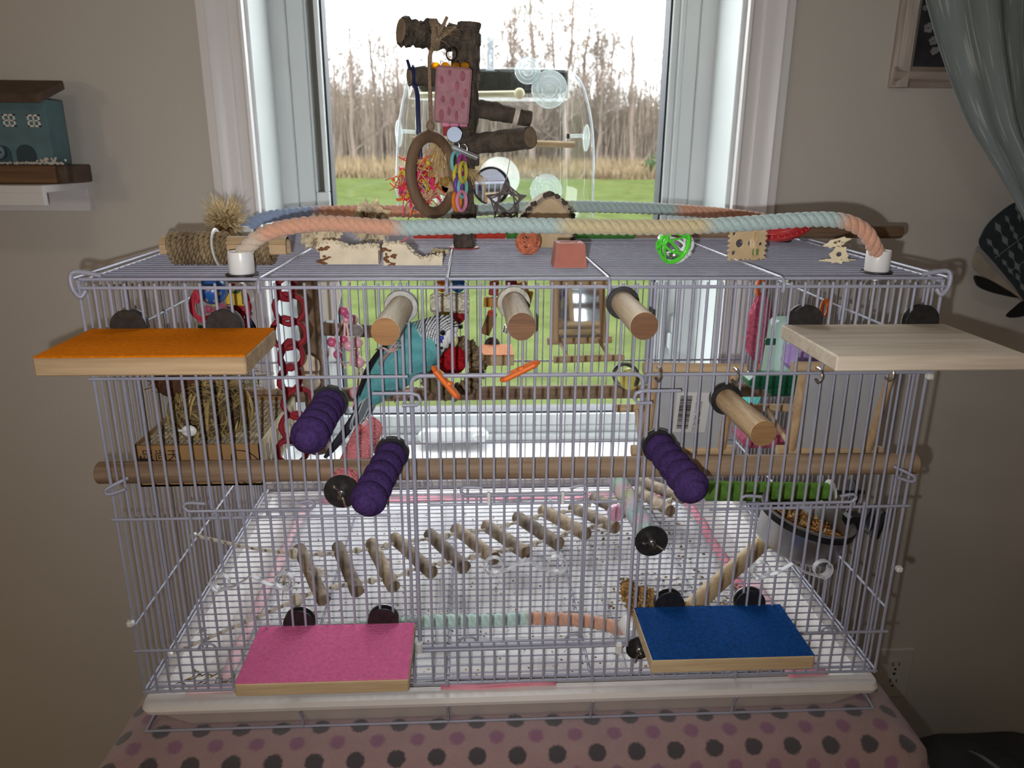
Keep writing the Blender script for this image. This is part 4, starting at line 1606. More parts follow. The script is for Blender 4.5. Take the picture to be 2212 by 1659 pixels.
for (u_, v_, col, sx) in ((984, 350, lin(120, 190, 190), 8), (998, 356, lin(160, 60, 130), 7), (990, 378, lin(214, 196, 60), 9), (1000, 372, lin(200, 186, 70), 7), (991, 400, lin(110, 70, 160), 7), (999, 405, lin(120, 190, 186), 9), (987, 434, lin(222, 130, 40), 8), (997, 434, lin(220, 140, 172), 10)):
    link(P(u_, v_, y=mc.y + rq.uniform(-.004, .004)), u1, sx, 21, col)

# ---------------------------------------------------------------- raffia toy with wood chips
rcx = P(955, 330, y=ty - 0.012)
t_ = thing('raffia_toy', 'straw raffia tassel toy with wooden chips behind the ring', 'bird toy', rcx)
m_ = MB()
RAF = lin(206, 178, 130)
tuft(m_, P(958, 285, y=rcx.y), (-0.35, 0, -0.9), 26, 0.075, 0.22, 0.0006, 5, RAF, 0.1)
tuft(m_, P(955, 330, y=rcx.y), (-0.1, 0, -1), 22, 0.055, 0.3, 0.0006, 6, RAF, 0.0)
tuft(m_, P(1010, 365, y=rcx.y), (0.7, 0, -0.5), 22, 0.028, 0.3, 0.0006, 7, RAF, 0.1)
m_.build('raffia', VROUGH, t_, smooth=0)
for (u_, v_, rot) in ((955, 372, .5), (966, 405, -.3), (956, 410, .4)):
    MB().box(P(u_, v_, y=rcx.y), (0.013, 0.012, 0.011), Matrix.Rotation(rot, 3, 'Y'), bev=0.001).build('wood_chip', PINEZ, t_)
MB().ball(P(961, 393, y=rcx.y), 0.008, 12, 8).build('wood_bead', mat('ochre_bead', lin(160, 124, 50), 0.4), t_)
m_ = MB()
tuft(m_, P(952, 432, y=rcx.y), (-.1, 0, -1), 30, 0.018, 0.3, 0.0006, 9, lin(210, 196, 188), 0.0)
m_.build('cotton_tassel', VROUGH, t_, smooth=0)

# ---------------------------------------------------------------- shredded-paper ball hung by a navy cable tie
pc = P(910, 392, y=ty - 0.008)
t_ = thing('paper_shred_ball', 'wicker ball stuffed with pink, orange and yellow paper shreds', 'ball toy', pc)
R_ = PX(pc, 46)
m_ = MB()
rq = random.Random(12)
m_.col = lin(214, 184, 140)
for k in range(22):
    ax = V((rq.gauss(0, 1), rq.gauss(0, 1), rq.gauss(0, 1))).normalized()
    m_.ring(pc, ax, R_ * rq.uniform(.93, 1.0), 0.0006, 26, 4)
m_.build('wicker_ball', VROUGH, t_, smooth=0)
m_ = MB()
PC = [lin(240, 60, 120), lin(250, 120, 40), lin(236, 206, 60), lin(240, 80, 140), lin(220, 60, 60), lin(60, 110, 160), lin(120, 170, 60)]
for k in range(210):
    m_.col = PC[min(6, int(abs(rq.gauss(0, 2.2))))]
    p0 = pc + V((rq.gauss(0, .5), rq.gauss(0, .5), rq.gauss(0, .55))).normalized() * R_ * rq.uniform(.5, 1.02) + V((-R_ * .12, 0, 0))
    q = [p0]
    d = V((rq.gauss(0, 1), rq.gauss(0, .6), rq.gauss(0, 1))).normalized()
    for j in range(5):
        d = (d + V((rq.gauss(0, .6), rq.gauss(0, .5), rq.gauss(0, .6)))).normalized()
        q.append(q[-1] + d * R_ * 0.16)
    m_.tube(q, 0.0019, 4, flat=0.3)
for (pp, col) in (([(893, 430), (889, 455), (880, 478)], 1), ([(880, 400), (872, 430), (870, 470)], 0), ([(868, 345), (880, 340), (895, 348)], 0), ([(858, 385), (866, 370), (880, 372)], 2), ([(915, 440), (925, 445), (932, 420)], 3), ([(868, 395), (862, 400), (870, 404)], 2), ([(866, 522), (880, 515), (874, 505)], 0)):
    m_.col = PC[col]
    m_.tube(smooth_path([P(u_, v_, y=pc.y - .01) for (u_, v_) in pp], 4), 0.0022, 5, flat=0.35)
m_.build('paper_shreds', VCOL, t_, smooth=0, kind='stuff')
m_ = MB()
bq2 = P(893, 165, y=ty - 0.018)
m_.ring(bq2, (1, 0.1, 0), 19 * px_, 0.0018, 22, 6)
m_.tube([P(880, 130, y=bq2.y - .012), P(886, 150, y=bq2.y - .013)], 0.0036, 6, flat=0.5)
m_.tube(smooth_path([P(896, 182, y=bq2.y - .012), P(902, 210, y=bq2.y), P(904, 270, y=pc.y), pc + V((0, 0, R_ * .95))], 5), 0.0025, 6, flat=0.5)
m_.build('navy_cable_tie', mat('navy_nylon', lin(30, 40, 84), 0.4), t_)

# ---------------------------------------------------------------- vine star hung by a thread
sc_ = P(1093, 437, y=ty + 0.03)
t_ = thing('vine_star', 'grey vine star wound with twigs hanging beside the tree', 'star toy', sc_)
m_ = MB()
us = PX(sc_)
pts5 = []
for k in range(10):
    a = math.pi / 2 + k * math.pi / 5
    r = (46 if k % 2 == 0 else 20) * us
    pts5.append(sc_ + V((math.cos(a) * r * .95, 0.003 * math.sin(k * 2), math.sin(a) * r)))
m_.col = lin(112, 104, 102)
for dy in (-0.004, 0.004):
    m_.tube([p + V((0, dy, 0)) for p in pts5], 0.0017, 6, closed=True)
rq = random.Random(3)
for k in range(220):
    i = rq.randrange(10)
    p0 = lerp(pts5[i], pts5[(i + 1) % 10], rq.random())
    j = rq.randrange(10)
    p1 = lerp(pts5[j], pts5[(j + 1) % 10], rq.random())
    if (p1 - p0).length > 34 * us:
        continue
    m_.col = tint(lin(118, 110, 108), rq.uniform(.7, 1.2))
    m_.tube([p0 + V((0, -0.005, 0)), (p0 + p1) / 2 + V((0, -.007, 0)), p1 + V((0, -.005, 0))], 0.0009, 5, caps=False)
m_.build('twig_windings', VROUGH, t_, smooth=0)
m_ = MB()
m_.tube([sc_ + V((0, 0, 46 * us)), P(1104, 330, y=sc_.y), P(1106, 275, y=ty + .008)], 0.0005, 5)
for k in range(4):
    m_.ring(P(1112 + k * 2.5, 249 + k * .4, y=ty + .01), (1, 0, -.25), 18.5 * px_, 0.0011, 20, 5)
tuft(m_, P(1136, 322, y=sc_.y), (-.5, 0, -.8), 16, 0.012, 0.3, 0.0005, 2)
m_.tube([P(1106, 275, y=ty + .008), P(1110, 284, y=ty), P(1124, 280, y=ty)], 0.0006, 5)
m_.build('white_thread', COTTON, t_, smooth=60)

# ---------------------------------------------------------------- long dowel with red and green felt sleeves at the back of the roof
dy_ = 0.312
ra, rb_ = P(893, 512, y=dy_).x, P(1946, 505, y=dy_).x
zz = TOP + 0.0092
t_ = thing('sleeved_perch', 'long perch lying across the roof with red and green felt sleeves', 'perch', (ra, dy_, TOP))
def drod(x0, x1, r, mt, nm):
    MB().lathe((x0, dy_, zz), (1, 0, 0), [(r * .92, 0), (r, 0.0008), (r, x1 - x0 - .0008), (r * .92, x1 - x0)], 20).build(nm, mt, t_)
xm1, xm2 = P(1092, 512, y=dy_).x, P(1370, 512, y=dy_).x
drod(ra, xm1, 0.0092, mat('red_felt_sleeve', lin(196, 62, 48), 0.95, noise=0.2, ns=200, bump=0.7, bs=500), 'red_sleeve')
drod(xm1 + .001, xm2, 0.0092, mat('green_felt_sleeve', lin(66, 128, 50), 0.95, noise=0.2, ns=200, bump=0.7, bs=500), 'green_sleeve')
drod(xm2, rb_, 0.0082, DOW, 'bare_dowel')

# ---------------------------------------------------------------- birch log chunk
hb = P(1180, 531, z=TOP)
t_ = thing('birch_log', 'chunk of birch log with a pale sawn face standing on the roof', 'log', hb)
uh = PX(hb)
out = [(-44, 0), (-56, 18), (-60, 40), (-52, 66), (-34, 88), (-12, 106), (4, 112), (22, 104), (42, 84), (54, 62), (58, 36), (52, 12), (42, 0)]
out = [(a * uh, b * uh) for a, b in out]
MB().prism([(a * .86, b * .9 + .001) for a, b in out], hb + V((0, -0.0185, 0)), (1, 0, 0), (0, 0, 1), 0.003).build('sawn_face', mat('pale_sawn_wood', lin(196, 172, 138), 0.85, noise=0.15, ns=60), t_, smooth=0)
MB().prism(out, hb + V((0, 0.006, 0)), (1, 0, 0), (0, 0, 1), 0.046).build('bark', mat('birch_bark', lin(178, 160, 138), 0.9, noise=0.5, ns=40, bump=0.9, bs=120, stretch=(1, 3, 1)), t_, smooth=35)
m_ = MB()
rq = random.Random(2)
for k in range(70):
    i = rq.randrange(12)
    p = lerp(V((*out[i], 0)), V((*out[i + 1], 0)), rq.random())
    m_.ball(hb + V((p.x, -0.017 + rq.uniform(-.003, .003), p.y)), (rq.uniform(.0015, .004), .0025, rq.uniform(.0012, .0035)), 6, 4)
m_.build('bark_rim', BARK, t_, smooth=0, kind='stuff')

# ---------------------------------------------------------------- small things along the roof
# terracotta block
c = P(1232, 579, z=TOP)
u1 = PX(c)
t_ = thing('mineral_cube', 'terracotta pink tapered mineral block on the cage roof', 'mineral block', c)
hw0, hw1, hh = 36 * u1, 31 * u1, 52 * u1
vs3 = []
for (hw, z_) in ((hw0, 0), (hw0, .001), (hw1, hh - .0015), (hw1 * .95, hh)):
    vs3 += [c + V((sx * hw, hw0 * .9 + sy * hw * .9, z_)) for sx, sy in ((-1, -1), (1, -1), (1, 1), (-1, 1))]
fs3 = [(0, 3, 2, 1)] + [(i * 4 + k, i * 4 + (k + 1) % 4, i * 4 + 4 + (k + 1) % 4, i * 4 + 4 + k) for i in range(3) for k in range(4)] + [(12, 13, 14, 15)]
MB().add(vs3, fs3).build('block', mat('terracotta_mineral', lin(178, 108, 92), 0.75, noise=0.1, ns=60, bump=0.2, bs=200), t_, smooth=30)
m_ = MB()
for (dx, dy, sx, sy) in ((-.004, 0, .010, .0012), (.004, .003, .010, .0012), (-.002, .002, .0012, .008), (.006, -.002, .0012, .008)):
    m_.box(c + V((dx, hw0 * .9 + dy, hh)), (sx, sy, .0012))
m_.build('moulded_mark', mat('dark_terracotta', lin(150, 82, 68), 0.8), t_)

# orange rattan ball
def rattan_ball(c, R, col, n, name, lab, rth=0.0011, seed=1, core=None):
    m_ = MB()
    rq = random.Random(seed)
    for k in range(n):
        ax = V((rq.gauss(0, 1), rq.gauss(0, 1), rq.gauss(0, 1))).normalized()
        m_.col = tint(col, rq.uniform(.8, 1.15))
        m_.ring(c, ax, R * rq.uniform(.92, 1.0), rth, 26, 5)
    t_ = thing(name, lab, 'ball toy', V(c) - V((0, 0, R)))
    m_.build('woven_cane', VROUGH, t_, smooth=60)
    if core:
        MB().ball(c, R * .82, 14, 10).build('core', core, t_)
    return t_


c = P(1142, 552, z=TOP)
R_ = PX(c, 26)
rattan_ball(c + V((0, R_ * .8, R_)), R_, lin(206, 122, 92), 30, 'rattan_ball', 'small orange cane ball on the roof before the birch log', 0.0012, 4)

# green and white lattice ball
c = P(1463, 572, z=TOP)
R_ = PX(c, 38)
c = c + V((0, R_ * .8, R_))
t_ = thing('lattice_ball', 'bright green and white plastic lattice ball on the cage roof', 'ball toy', c - V((0, 0, R_)))
GRN, WHT = lin(92, 226, 60), lin(236, 240, 236)
axis = V((-0.75, -0.45, 0.35)).normalized()
e1, e2, ax = frame(axis)
for (sg, col, nm) in ((1, GRN, 'green_half'), (-1, WHT, 'white_half')):
    m_ = MB()
    m_.col = col
    def sp(th, ph):
        return c + (e1 * math.cos(th) * math.sin(ph) + e2 * math.sin(th) * math.sin(ph) + ax * sg * math.cos(ph)) * R_
    for k in range(6):
        for tw in (-.7, .7):
            m_.tube([sp(k * math.pi / 3 + tw * (ph / 1.57), 0.25 + ph * 0.84) for ph in [i * 1.57 / 12 for i in range(13)]], 0.0017, 6, flat=0.6)
    m_.tube([sp(2 * math.pi * k / 28, 1.55) for k in range(28)], 0.0024, 6, closed=True)
    m_.tube([sp(2 * math.pi * k / 16, 0.25) for k in range(16)], 0.0018, 6, closed=True)
    m_.build(nm, VGLOSS, t_, smooth=70)
m_ = MB()
m_.ball(c - V((0, 0, R_ * .55)), 0.0055, 10, 8)
m_.build('bell', STEEL, t_)

# cardboard toys
CARD = mat('brown_cardboard', lin(202, 176, 136), 0.9, noise=0.08, ns=60, bump=0.2, bs=300)


def gear_outline(w, h, n=7, d=0.06):
    o_ = []
    per = []
    for (x0, y0, x1, y1, cnt) in ((-w, 0, w, 0, n), (w, 0, w, h, n - 2), (w, h, -w, h, n), (-w, h, -w, 0, n - 2)):
        nx, ny = (y1 - y0), -(x1 - x0)
        l = math.hypot(nx, ny)
        for k in range(cnt * 4):
            t = k / (cnt * 4)
            off = d * w * math.sin(t * cnt * 2 * math.pi)
            per.append((lerp(x0, x1, t) + nx / l * off, lerp(y0, y1, t) + ny / l * off))
    return per


def holed(m_, outl, holes, o, ex, ey, th):
    """thin card with round holes: outline bridged to each hole in turn"""
    poly = list(outl)
    for (hx, hy, hr) in holes:
        i = min(range(len(poly)), key=lambda k: (poly[k][0] - hx) ** 2 + (poly[k][1] - hy) ** 2)
        a0 = math.atan2(poly[i][1] - hy, poly[i][0] - hx)
        circ = [(hx + hr * math.cos(a0 - 2 * math.pi * k / 14), hy + hr * math.sin(a0 - 2 * math.pi * k / 14)) for k in range(15)]
        poly = poly[:i + 1] + circ + poly[i:]
    m_.prism(poly, o, ex, ey, th)


c = P(1614, 563, z=TOP)
u1 = PX(c)
t_ = thing('cardboard_toy', 'flat brown cardboard toy with round holes standing on the roof', 'cardboard toy', c)
m_ = MB()
holed(m_, gear_outline(42 * u1, 62 * u1, 8, 0.07), [(-18 * u1, 34 * u1, 9 * u1), (10 * u1, 34 * u1, 9 * u1), (30 * u1, 32 * u1, 4 * u1), (-30 * u1, 14 * u1, 5 * u1), (-32 * u1, 54 * u1, 4 * u1)], c + V((0, .004, .001)), (1, 0.12, 0), (0, 0.05, 1), 0.0022)
m_.build('card', CARD, t_, smooth=0)
m_ = MB()
m_.box(c + V((18 * u1, .0022, 18 * u1)), (13 * u1, .0003, 13 * u1))
m_.build('green_stamp', mat('green_ink', lin(96, 132, 70), 0.9), t_)
m_ = MB()
holed(m_, gear_outline(34 * u1, 56 * u1, 6, 0.07), [(0, 28 * u1, 9 * u1)], c + V((22 * u1, .016, .001)), (0.2, 1, 0), (0, 0, 1), 0.0022)
m_.build('card', CARD, t_, smooth=0)

c = P(1826, 573, z=TOP)
u1 = PX(c)
CARD2 = mat('cream_cardboard', lin(232, 216, 180), 0.85, noise=0.06, ns=60)
t_ = thing('cardboard_toy', 'folded cream cardboard toy with star-cut holes beside the right ferrule', 'cardboard toy', c)
for (o_, ex, ey, w_, h_) in (((-20, 0, 0), (0.55, -0.45, 0.0), (0.25, 0.2, 0.95), 17, 36), ((-12, .012, 34), (0.75, -0.25, 0.25), (0.30, 0.65, 0.35), 24, 28), ((18, .014, 4), (0.25, 0.9, 0.05), (-0.55, 0.1, 0.85), 20, 44), ((0, .012, 1), (1, 0.1, 0), (0, 1, 0.03), 36, 24)):
    m_ = MB()
    ol = []
    for k in range(24):
        a = 2 * math.pi * k / 24
        r = 1.0 + (0.22 if k % 4 == 0 else (-0.1 if k % 4 == 2 else 0))
        ol.append((math.cos(a) * w_ * u1 * r, h_ * u1 * .5 + math.sin(a) * h_ * u1 * .5 * r))
    holed(m_, ol, [(0, h_ * u1 * .55, w_ * u1 * .33), (w_ * u1 * .5, h_ * u1 * .25, w_ * u1 * .14)], c + V((o_[0] * u1, o_[1], o_[2] * u1 + .002)), V(ex).normalized(), V(ey).normalized(), 0.0012)
    m_.build('card', CARD2, t_, smooth=0)

# red rubber clog toy
c = P(1702, 527, z=TOP)
u1 = PX(c)
RED = mat('red_rubber', lin(196, 52, 56), 0.5, noise=0.08, ns=60, bump=0.3, bs=200)
t_ = thing('toy_shoe', 'red rubber toy shoe with ribbed sole lying on the roof', 'toy shoe', c)
m_ = MB()
R3 = Matrix.Rotation(-0.25, 3, 'Y')
m_.ball(c + V((0, 0.015, 30 * u1)), (52 * u1, 0.030, 26 * u1), 24, 14, R3)
m_.build('upper', RED, t_, smooth=80)
m_ = MB()
for k in range(26):
    a = 2 * math.pi * k / 26
    m_.ball(c + V((0, 0.015, 24 * u1)) + R3 @ V((math.cos(a) * 52 * u1, math.sin(a) * 0.030, 0)), 0.0024, 6, 5)
for z_ in (-6, 4, 14):
    q = [c + V((0, 0.015, (26 + z_) * u1)) + R3 @ V((math.cos(a) * 53 * u1 * (1 - abs(z_) * .006), math.sin(a) * 0.0305, 0)) for a in [2 * math.pi * k / 26 for k in range(26)]]
    m_.tube(q, 0.0012, 6, closed=True)
m_.build('ribbed_sole', RED, t_, smooth=60)

# dried grass pompom
c = P(492, 522, z=TOP)
u1 = PX(c)
cc = c + V((0, 0.0, 44 * u1))
t_ = thing('grass_pompom', 'spiky dried grass pompom at the left end of the roof', 'grass toy', c)
m_ = MB()
rq = random.Random(21)
MB().ball(cc, 26 * u1, 12, 8).build('core', mat('dark_grass_core', lin(120, 96, 62), 0.95, noise=0.4, ns=200), t_)
for k in range(420):
    d = V((rq.gauss(0, 1), rq.gauss(0, 1), rq.gauss(0, 1))).normalized()
    l = u1 * (rq.uniform(36, 54) + (22 * rq.random() if d.z > .5 else 0))
    m_.col = tint(lin(226, 204, 160), rq.uniform(.7, 1.15))
    side = d.cross(V((rq.gauss(0, 1), rq.gauss(0, 1), rq.gauss(0, 1)))).normalized()
    p0, p1 = cc + d * 20 * u1, cc + d * l + side * rq.gauss(0, 6) * u1
    m_.tube([p0, (p0 + p1) / 2 + side * 3 * u1, p1], [0.0009, 0.0010, 0.0003], 4, flat=0.4, caps=False)
m_.build('grass_blades', VROUGH, t_, smooth=0, kind='stuff')

# seagrass-wrapped tube
ca, cb = P(355, 549, y=0.10), P(623, 546, y=0.10)
zc_ = TOP + 0.0145
t_ = thing('seagrass_tube', 'wooden half-tubes wrapped in seagrass rope lying on the roof', 'seagrass toy', (ca.x, 0.10, TOP))
for (sy, nm) in ((0.006, 'wood_channel'), (-0.002, 'wood_channel')):
    m_ = MB()
    pr = []
    for k in range(9):
        a = math.pi * k / 8 + (0.3 if sy > 0 else -0.5)
        pr.append((math.cos(a) * 0.0125, math.sin(a) * 0.0125))
    for k in range(8, -1, -1):
        a = math.pi * k / 8 + (0.3 if sy > 0 else -0.5)
        pr.append((math.cos(a) * 0.0100, math.sin(a) * 0.0100))
    m_.extrude(pr, (ca.x + 0.0, 0.10 + sy * .2, zc_ - .001), (cb.x, 0.10 + sy * .2, zc_ - .001), (0, 1, 0), (0, 0, 1))
    m_.build(nm, PINEX, t_, smooth=40)
SEA = [lin(150, 130, 100), lin(120, 102, 78)]
def coil(t_, x0, x1, y_, zc2, R_, turns, nm='seagrass_coil'):
    K = turns * 22
    path = [V((lerp(x0, x1, k / K), y_ + math.cos(2 * math.pi * k / 22) * R_, zc2 + math.sin(2 * math.pi * k / 22) * R_)) for k in range(K + 1)]
    return rope(path, 0.0028, [(0, SEA[0]), (.3, SEA[1]), (.6, SEA[0]), (1, SEA[1])], t_, nm, 2, 0.011, 0.0019, 6, VROUGH)
coil(t_, P(372, 549, y=0.10).x, P(500, 549, y=0.10).x, 0.10, zc_, 0.0138, 11)
coil(t_, P(553, 549, y=0.10).x, P(588, 549, y=0.10).x, 0.10, zc_, 0.0138, 4)
MB().ring((P(473, 549, y=0.10).x, 0.10, zc_), (1, 0, 0.1), 0.0172, 0.0022, 26, 6, flat=0.5).build('nylon_tie', NYLON, t_)

# shredded corn-husk flowers and chewed balsa blocks
HUSK = lin(222, 206, 176)
for (u_, v_, rad, lab, sd) in ((694, 545, 50, 'shredded pale husk flower before the chewed blocks', 31), (806, 526, 52, 'crumpled pale paper flower on the roof behind the rope', 32)):
    c = P(u_, v_, z=TOP)
    u1 = PX(c)
    cc = c + V((0, 0, rad * .85 * u1))
    m_ = MB()
    rq = random.Random(sd)
    for k in range(150):
        d = V((rq.gauss(0, 1), rq.gauss(0, .8), rq.gauss(0, .8))).normalized()
        s1 = d.cross(V((rq.gauss(0, 1), rq.gauss(0, 1), rq.gauss(0, 1)))).normalized()
        s2 = d.cross(s1)
        w_ = rad * u1 * rq.uniform(.12, .34)
        l = rad * u1 * rq.uniform(.7, 1.05)
        m_.col = tint(HUSK, rq.uniform(.85, 1.15))
        p0 = cc + d * l * .3
        m_.add([p0 - s1 * w_ * .3, p0 + s1 * w_ * .3, cc + d * l * .7 + s1 * w_ + s2 * w_ * .5, cc + d * l + s2 * w_ * .2, cc + d * l * .7 - s1 * w_ - s2 * w_ * .2], [(0, 1, 2, 3, 4)])
    m_.ball(cc, rad * u1 * .5, 10, 8)
    tag(m_.build('husk_flower', VROUGH, None, smooth=0), lab, 'husk toy', 'shredded husk flowers on the roof')
BALSA = mat('chewed_balsa', lin(226, 212, 186), 0.9, noise=0.1, ns=60, bump=0.6, bs=220)
BRNP = mat('brown_bark_patch', lin(120, 78, 46), 0.9, noise=0.3, ns=80)


def chewed(px0, px1, ytop, ybot, lab, sd, patches):
    rq = random.Random(sd)
    a, b_ = P(px0, ybot, z=TOP), P(px1, ybot, z=TOP)
    y_ = (a.y + b_.y) / 2
    u1 = PX(a)
    o_ = [(0, 0), (b_.x - a.x, 0)]
    n_ = 40
    for k in range(n_ + 1):
        t = 1 - k / n_
        h = (ybot - ytop(t)) * u1 + rq.gauss(0, 2.0) * u1
        o_.append((t * (b_.x - a.x) * .999, max(.002, h)))
    t_ = thing('chewed_block', lab, 'chew toy', V((a.x, y_, TOP)), 'chewed balsa blocks on the roof')
    MB().prism(o_, V((a.x, y_ + .006, TOP + .0005)), (1, 0, 0), (0, 0, 1), 0.014).build('balsa', BALSA, t_, smooth=30)
    m_ = MB()
    for k in range(130):
        t = rq.random()
        h = (ybot - ytop(t)) * u1
        m_.ball(V((a.x + t * (b_.x - a.x), y_ - .0012 + rq.uniform(0, .012), TOP + h + rq.uniform(-.002, .0015))), (rq.uniform(.001, .0025), .0016, rq.uniform(.001, .0022)), 5, 4)
    m_.build('gnawed_edge', BALSA, t_, smooth=0, kind='stuff')
    m_ = MB()
    for (t, hz, sx, sz) in patches:
        for k in range(7):
            m_.ball(V((a.x + t * (b_.x - a.x) + rq.gauss(0, sx * .4) * u1, y_ - .0010, TOP + (hz + rq.gauss(0, sz * .4)) * u1)), (sx * u1 * rq.uniform(.2, .5), .0008, sz * u1 * rq.uniform(.2, .45)), 6, 4)
    m_.build('bark_patch', BRNP, t_, smooth=0, kind='stuff')


chewed(693, 818, lambda t: 528 + 8 * t - 4 * math.sin(t * 9), 572, 'chewed white balsa block with brown left corner on the roof', 5, ((0.06, 6, 18, 6), (0.08, 34, 14, 8), (0.10, 16, 10, 6)))
chewed(829, 956, lambda t: 529 + (30 * min(1, max(0, (t - .35) / .25)) - 6 * max(0, t - .8) * 5), 574, 'gnawed-down white balsa block sloping to the right on the roof', 6, ((0.05, 34, 14, 6), (0.05, 16, 12, 12), (0.2, 20, 12, 8), (0.12, 4, 14, 4)))
c = P(948, 546, z=TOP)
m_ = MB()
m_.col = lin(206, 192, 158)
for k in range(14):
    m_.ball(c + V((rb.gauss(0, .005), rb.gauss(0, .004), .002)), (.004, .003, .0025), 6, 5)
tag(m_.build('chewed_scrap', VROUGH, None, smooth=0), 'small pale chewed scrap beside the tree stand', 'chew toy')

# ================================================================== window bird feeder outside the pane
FY = 0.742
t_ = thing('window_feeder', 'clear acrylic bird feeder with suction cups fixed to the window', 'bird feeder', P(1070, 470, y=FY))
EDGE = clear('acrylic_edge', (0.70, 0.73, 0.76), 0.2, 0.1, 0.15)
TXT = []


def arch_panel(pts_near, x_far, y_far, nm):
    near = [P(u_, v_, y=FY) for (u_, v_) in pts_near]
    far = [P(x_far, v_, y=y_far) for (u_, v_) in pts_near]
    m_ = MB()
    n_ = len(near)
    m_.add(near + far, [(i, i + 1, n_ + i + 1, n_ + i) for i in range(n_ - 1)])
    o = m_.build(nm, CLEARPL, t_, smooth=30)
    sm_ = o.modifiers.new('thickness', 'SOLIDIFY')
    sm_.thickness = 0.003
    MB().tube(smooth_path(near, 4), 0.0022, 6).build('polished_edge', EDGE, o, smooth=60)
    return far


rf = arch_panel([(1242, 162), (1258, 185), (1270, 225), (1279, 280), (1282, 340), (1281, 400), (1280, 470)], 1213, 0.93, 'side_panel')
lf = arch_panel([(880, 178), (872, 215), (864, 260), (860, 310), (858, 360), (858, 420), (860, 470)], 925, 0.93, 'side_panel')
MB().box(((rf[0].x + lf[0].x) / 2, 0.93, (rf[0].z + rf[-1].z) / 2), (rf[0].x - lf[0].x, 0.003, rf[0].z - rf[-1].z)).build('back_panel', CLEARPL, t_, smooth=0)
for v_ in (470,):
    a, b_ = P(860, v_, y=FY), P(1280, v_, y=FY)
    MB().box(((a.x + b_.x) / 2, FY + .09, a.z), (b_.x - a.x, 0.17, 0.003)).build('floor_panel', CLEARPL, t_, smooth=0)
# hopper with dark seed
a, b_ = P(1028, 150, y=0.86), P(1222, 216, y=0.86)
SEED = mat('black_sunflower_seed', lin(46, 48, 46), 0.8, noise=0.6, ns=160, bump=0.9, bs=180, dist=0.004)
lx = P(905, 180, y=0.86).x
m_ = MB()
m_.box(((lx + b_.x) / 2, 0.86, (a.z + b_.z) / 2 + .006), (b_.x - lx, 0.05, a.z - b_.z - .012), bev=0.006)
m_.build('seed_fill', SEED, t_)
MB().box(((lx + b_.x) / 2, 0.86, (a.z + b_.z) / 2), (b_.x - lx + .008, 0.06, a.z - b_.z + .004), bev=0.004).build('hopper', CLEARPL, t_)
MB().rod(P(905, 206, y=0.82), P(1122, 202, y=0.82), 0.0055, 12).build('perch_rod', mat('ivory_plastic', lin(232, 226, 196), 0.4), t_)
q = P(1122, 202, y=0.815)
MB().ball(q, (0.010, 0.006, 0.010), 14, 8).build('rod_knob', mat('ivory_knob', lin(232, 224, 186), 0.4), t_)
# roof plate and hanging post at the top
a, b_ = P(930, 12, y=0.80), P(1190, 12, y=0.80)
MB().box(((a.x + b_.x) / 2, 0.80, a.z), (b_.x - a.x, 0.14, 0.010), bev=0.004).build('roof_plate', CLEARPL, t_)
a, b_ = P(1058, 20, y=0.80), P(1060, 152, y=0.80)
MB().box(((a + b_) / 2), (0.016, 0.010, a.z - b_.z), bev=0.002).build('post', EDGE, t_)
CUP = clear('suction_cup_vinyl', (0.94, 0.98, 0.975), 0.10, 0.15, 0.10)


def cup(u_, v_, rpx, y_=0.7335, nm='suction_cup'):
    c = P(u_, v_, y=y_)
    R_ = PX(c, rpx)
    m_ = MB()
    m_.lathe(c, (0, 1, 0), [(R_, 0), (R_ * .98, .001), (R_ * .72, .003), (R_ * .70, .002), (R_ * .48, .005), (R_ * .34, .006), (R_ * .32, .011), (R_ * .18, .014)], 32)
    o = m_.build(nm, CUP, t_, smooth=40)
    m_ = MB()
    for f_ in (.98, .66, .42):
        m_.ring(c + V((0, .002, 0)), (0, 1, 0), R_ * f_, 0.0009, 32, 5)
    m_.build('moulded_ring', EDGE, o, smooth=60)


cup(1187, 193, 39)
cup(1180, 412, 35)
cup(1140, 152, 28)
cup(962, 412, 34)
# dowel swinging under black clips
a, b_ = P(890, 301, y=0.80), P(1241, 313, y=0.80)
MB().rod(a, b_, 0.0058, 14).build('dowel', PINEX, t_)
for (u_, v_) in ((902, 285), (1227, 294)):
    q = P(u_, v_, y=0.80)
    m_ = MB()
    m_.box(q, (0.006, 0.006, 0.009), bev=0.001)
    m_.tube([q, q + V((0, 0, -.013))], 0.0008, 5)
    m_.build('black_clip', BLK, t_)
    s_ = 1 if u_ > 1000 else -1
    m_ = MB()
    m_.rod(q + V((s_ * .003, 0, 0)), q + V((s_ * .028, 0, .001)), 0.0032, 8)
    m_.ball(q + V((s_ * .034, 0, -.003)), (.007, .010, .024), 14, 10)
    m_.build('side_sucker', CUP, t_, smooth=60)

# round black-framed mirror stuck on the inside of the pane
mc_ = P(1061, 402, y=0.705)
t_ = thing('round_mirror', 'round black-rimmed mirror stuck to the window pane behind the tree', 'mirror', mc_)
R_ = PX(mc_, 39)
m_ = MB()
m_.ring(mc_, (0.12, 1, 0.05), R_ * .97, R_ * .09, 36, 8)
m_.lathe(mc_ + V((0, .004, 0)), (0, 1, 0), [(R_, 0), (R_, .006)], 32)
m_.build('rim', mat('black_plastic', lin(26, 26, 28), 0.35), t_)
MB().lathe(mc_ - V((0, .0022, 0)), (0.10, -1, -0.10), [(R_ * .93, 0), (R_ * .93, .0012)], 36).build('glass', mat('mirror_silver', (0.85, 0.86, 0.87), 0.03, metal=1.0), t_)
m_ = MB()
c2 = P(1078, 385, y=0.716)
m_.lathe(c2, (0, -1, 0), [(R_ * 1.15, 0), (R_ * 1.1, .001), (R_ * .6, .003)], 30)
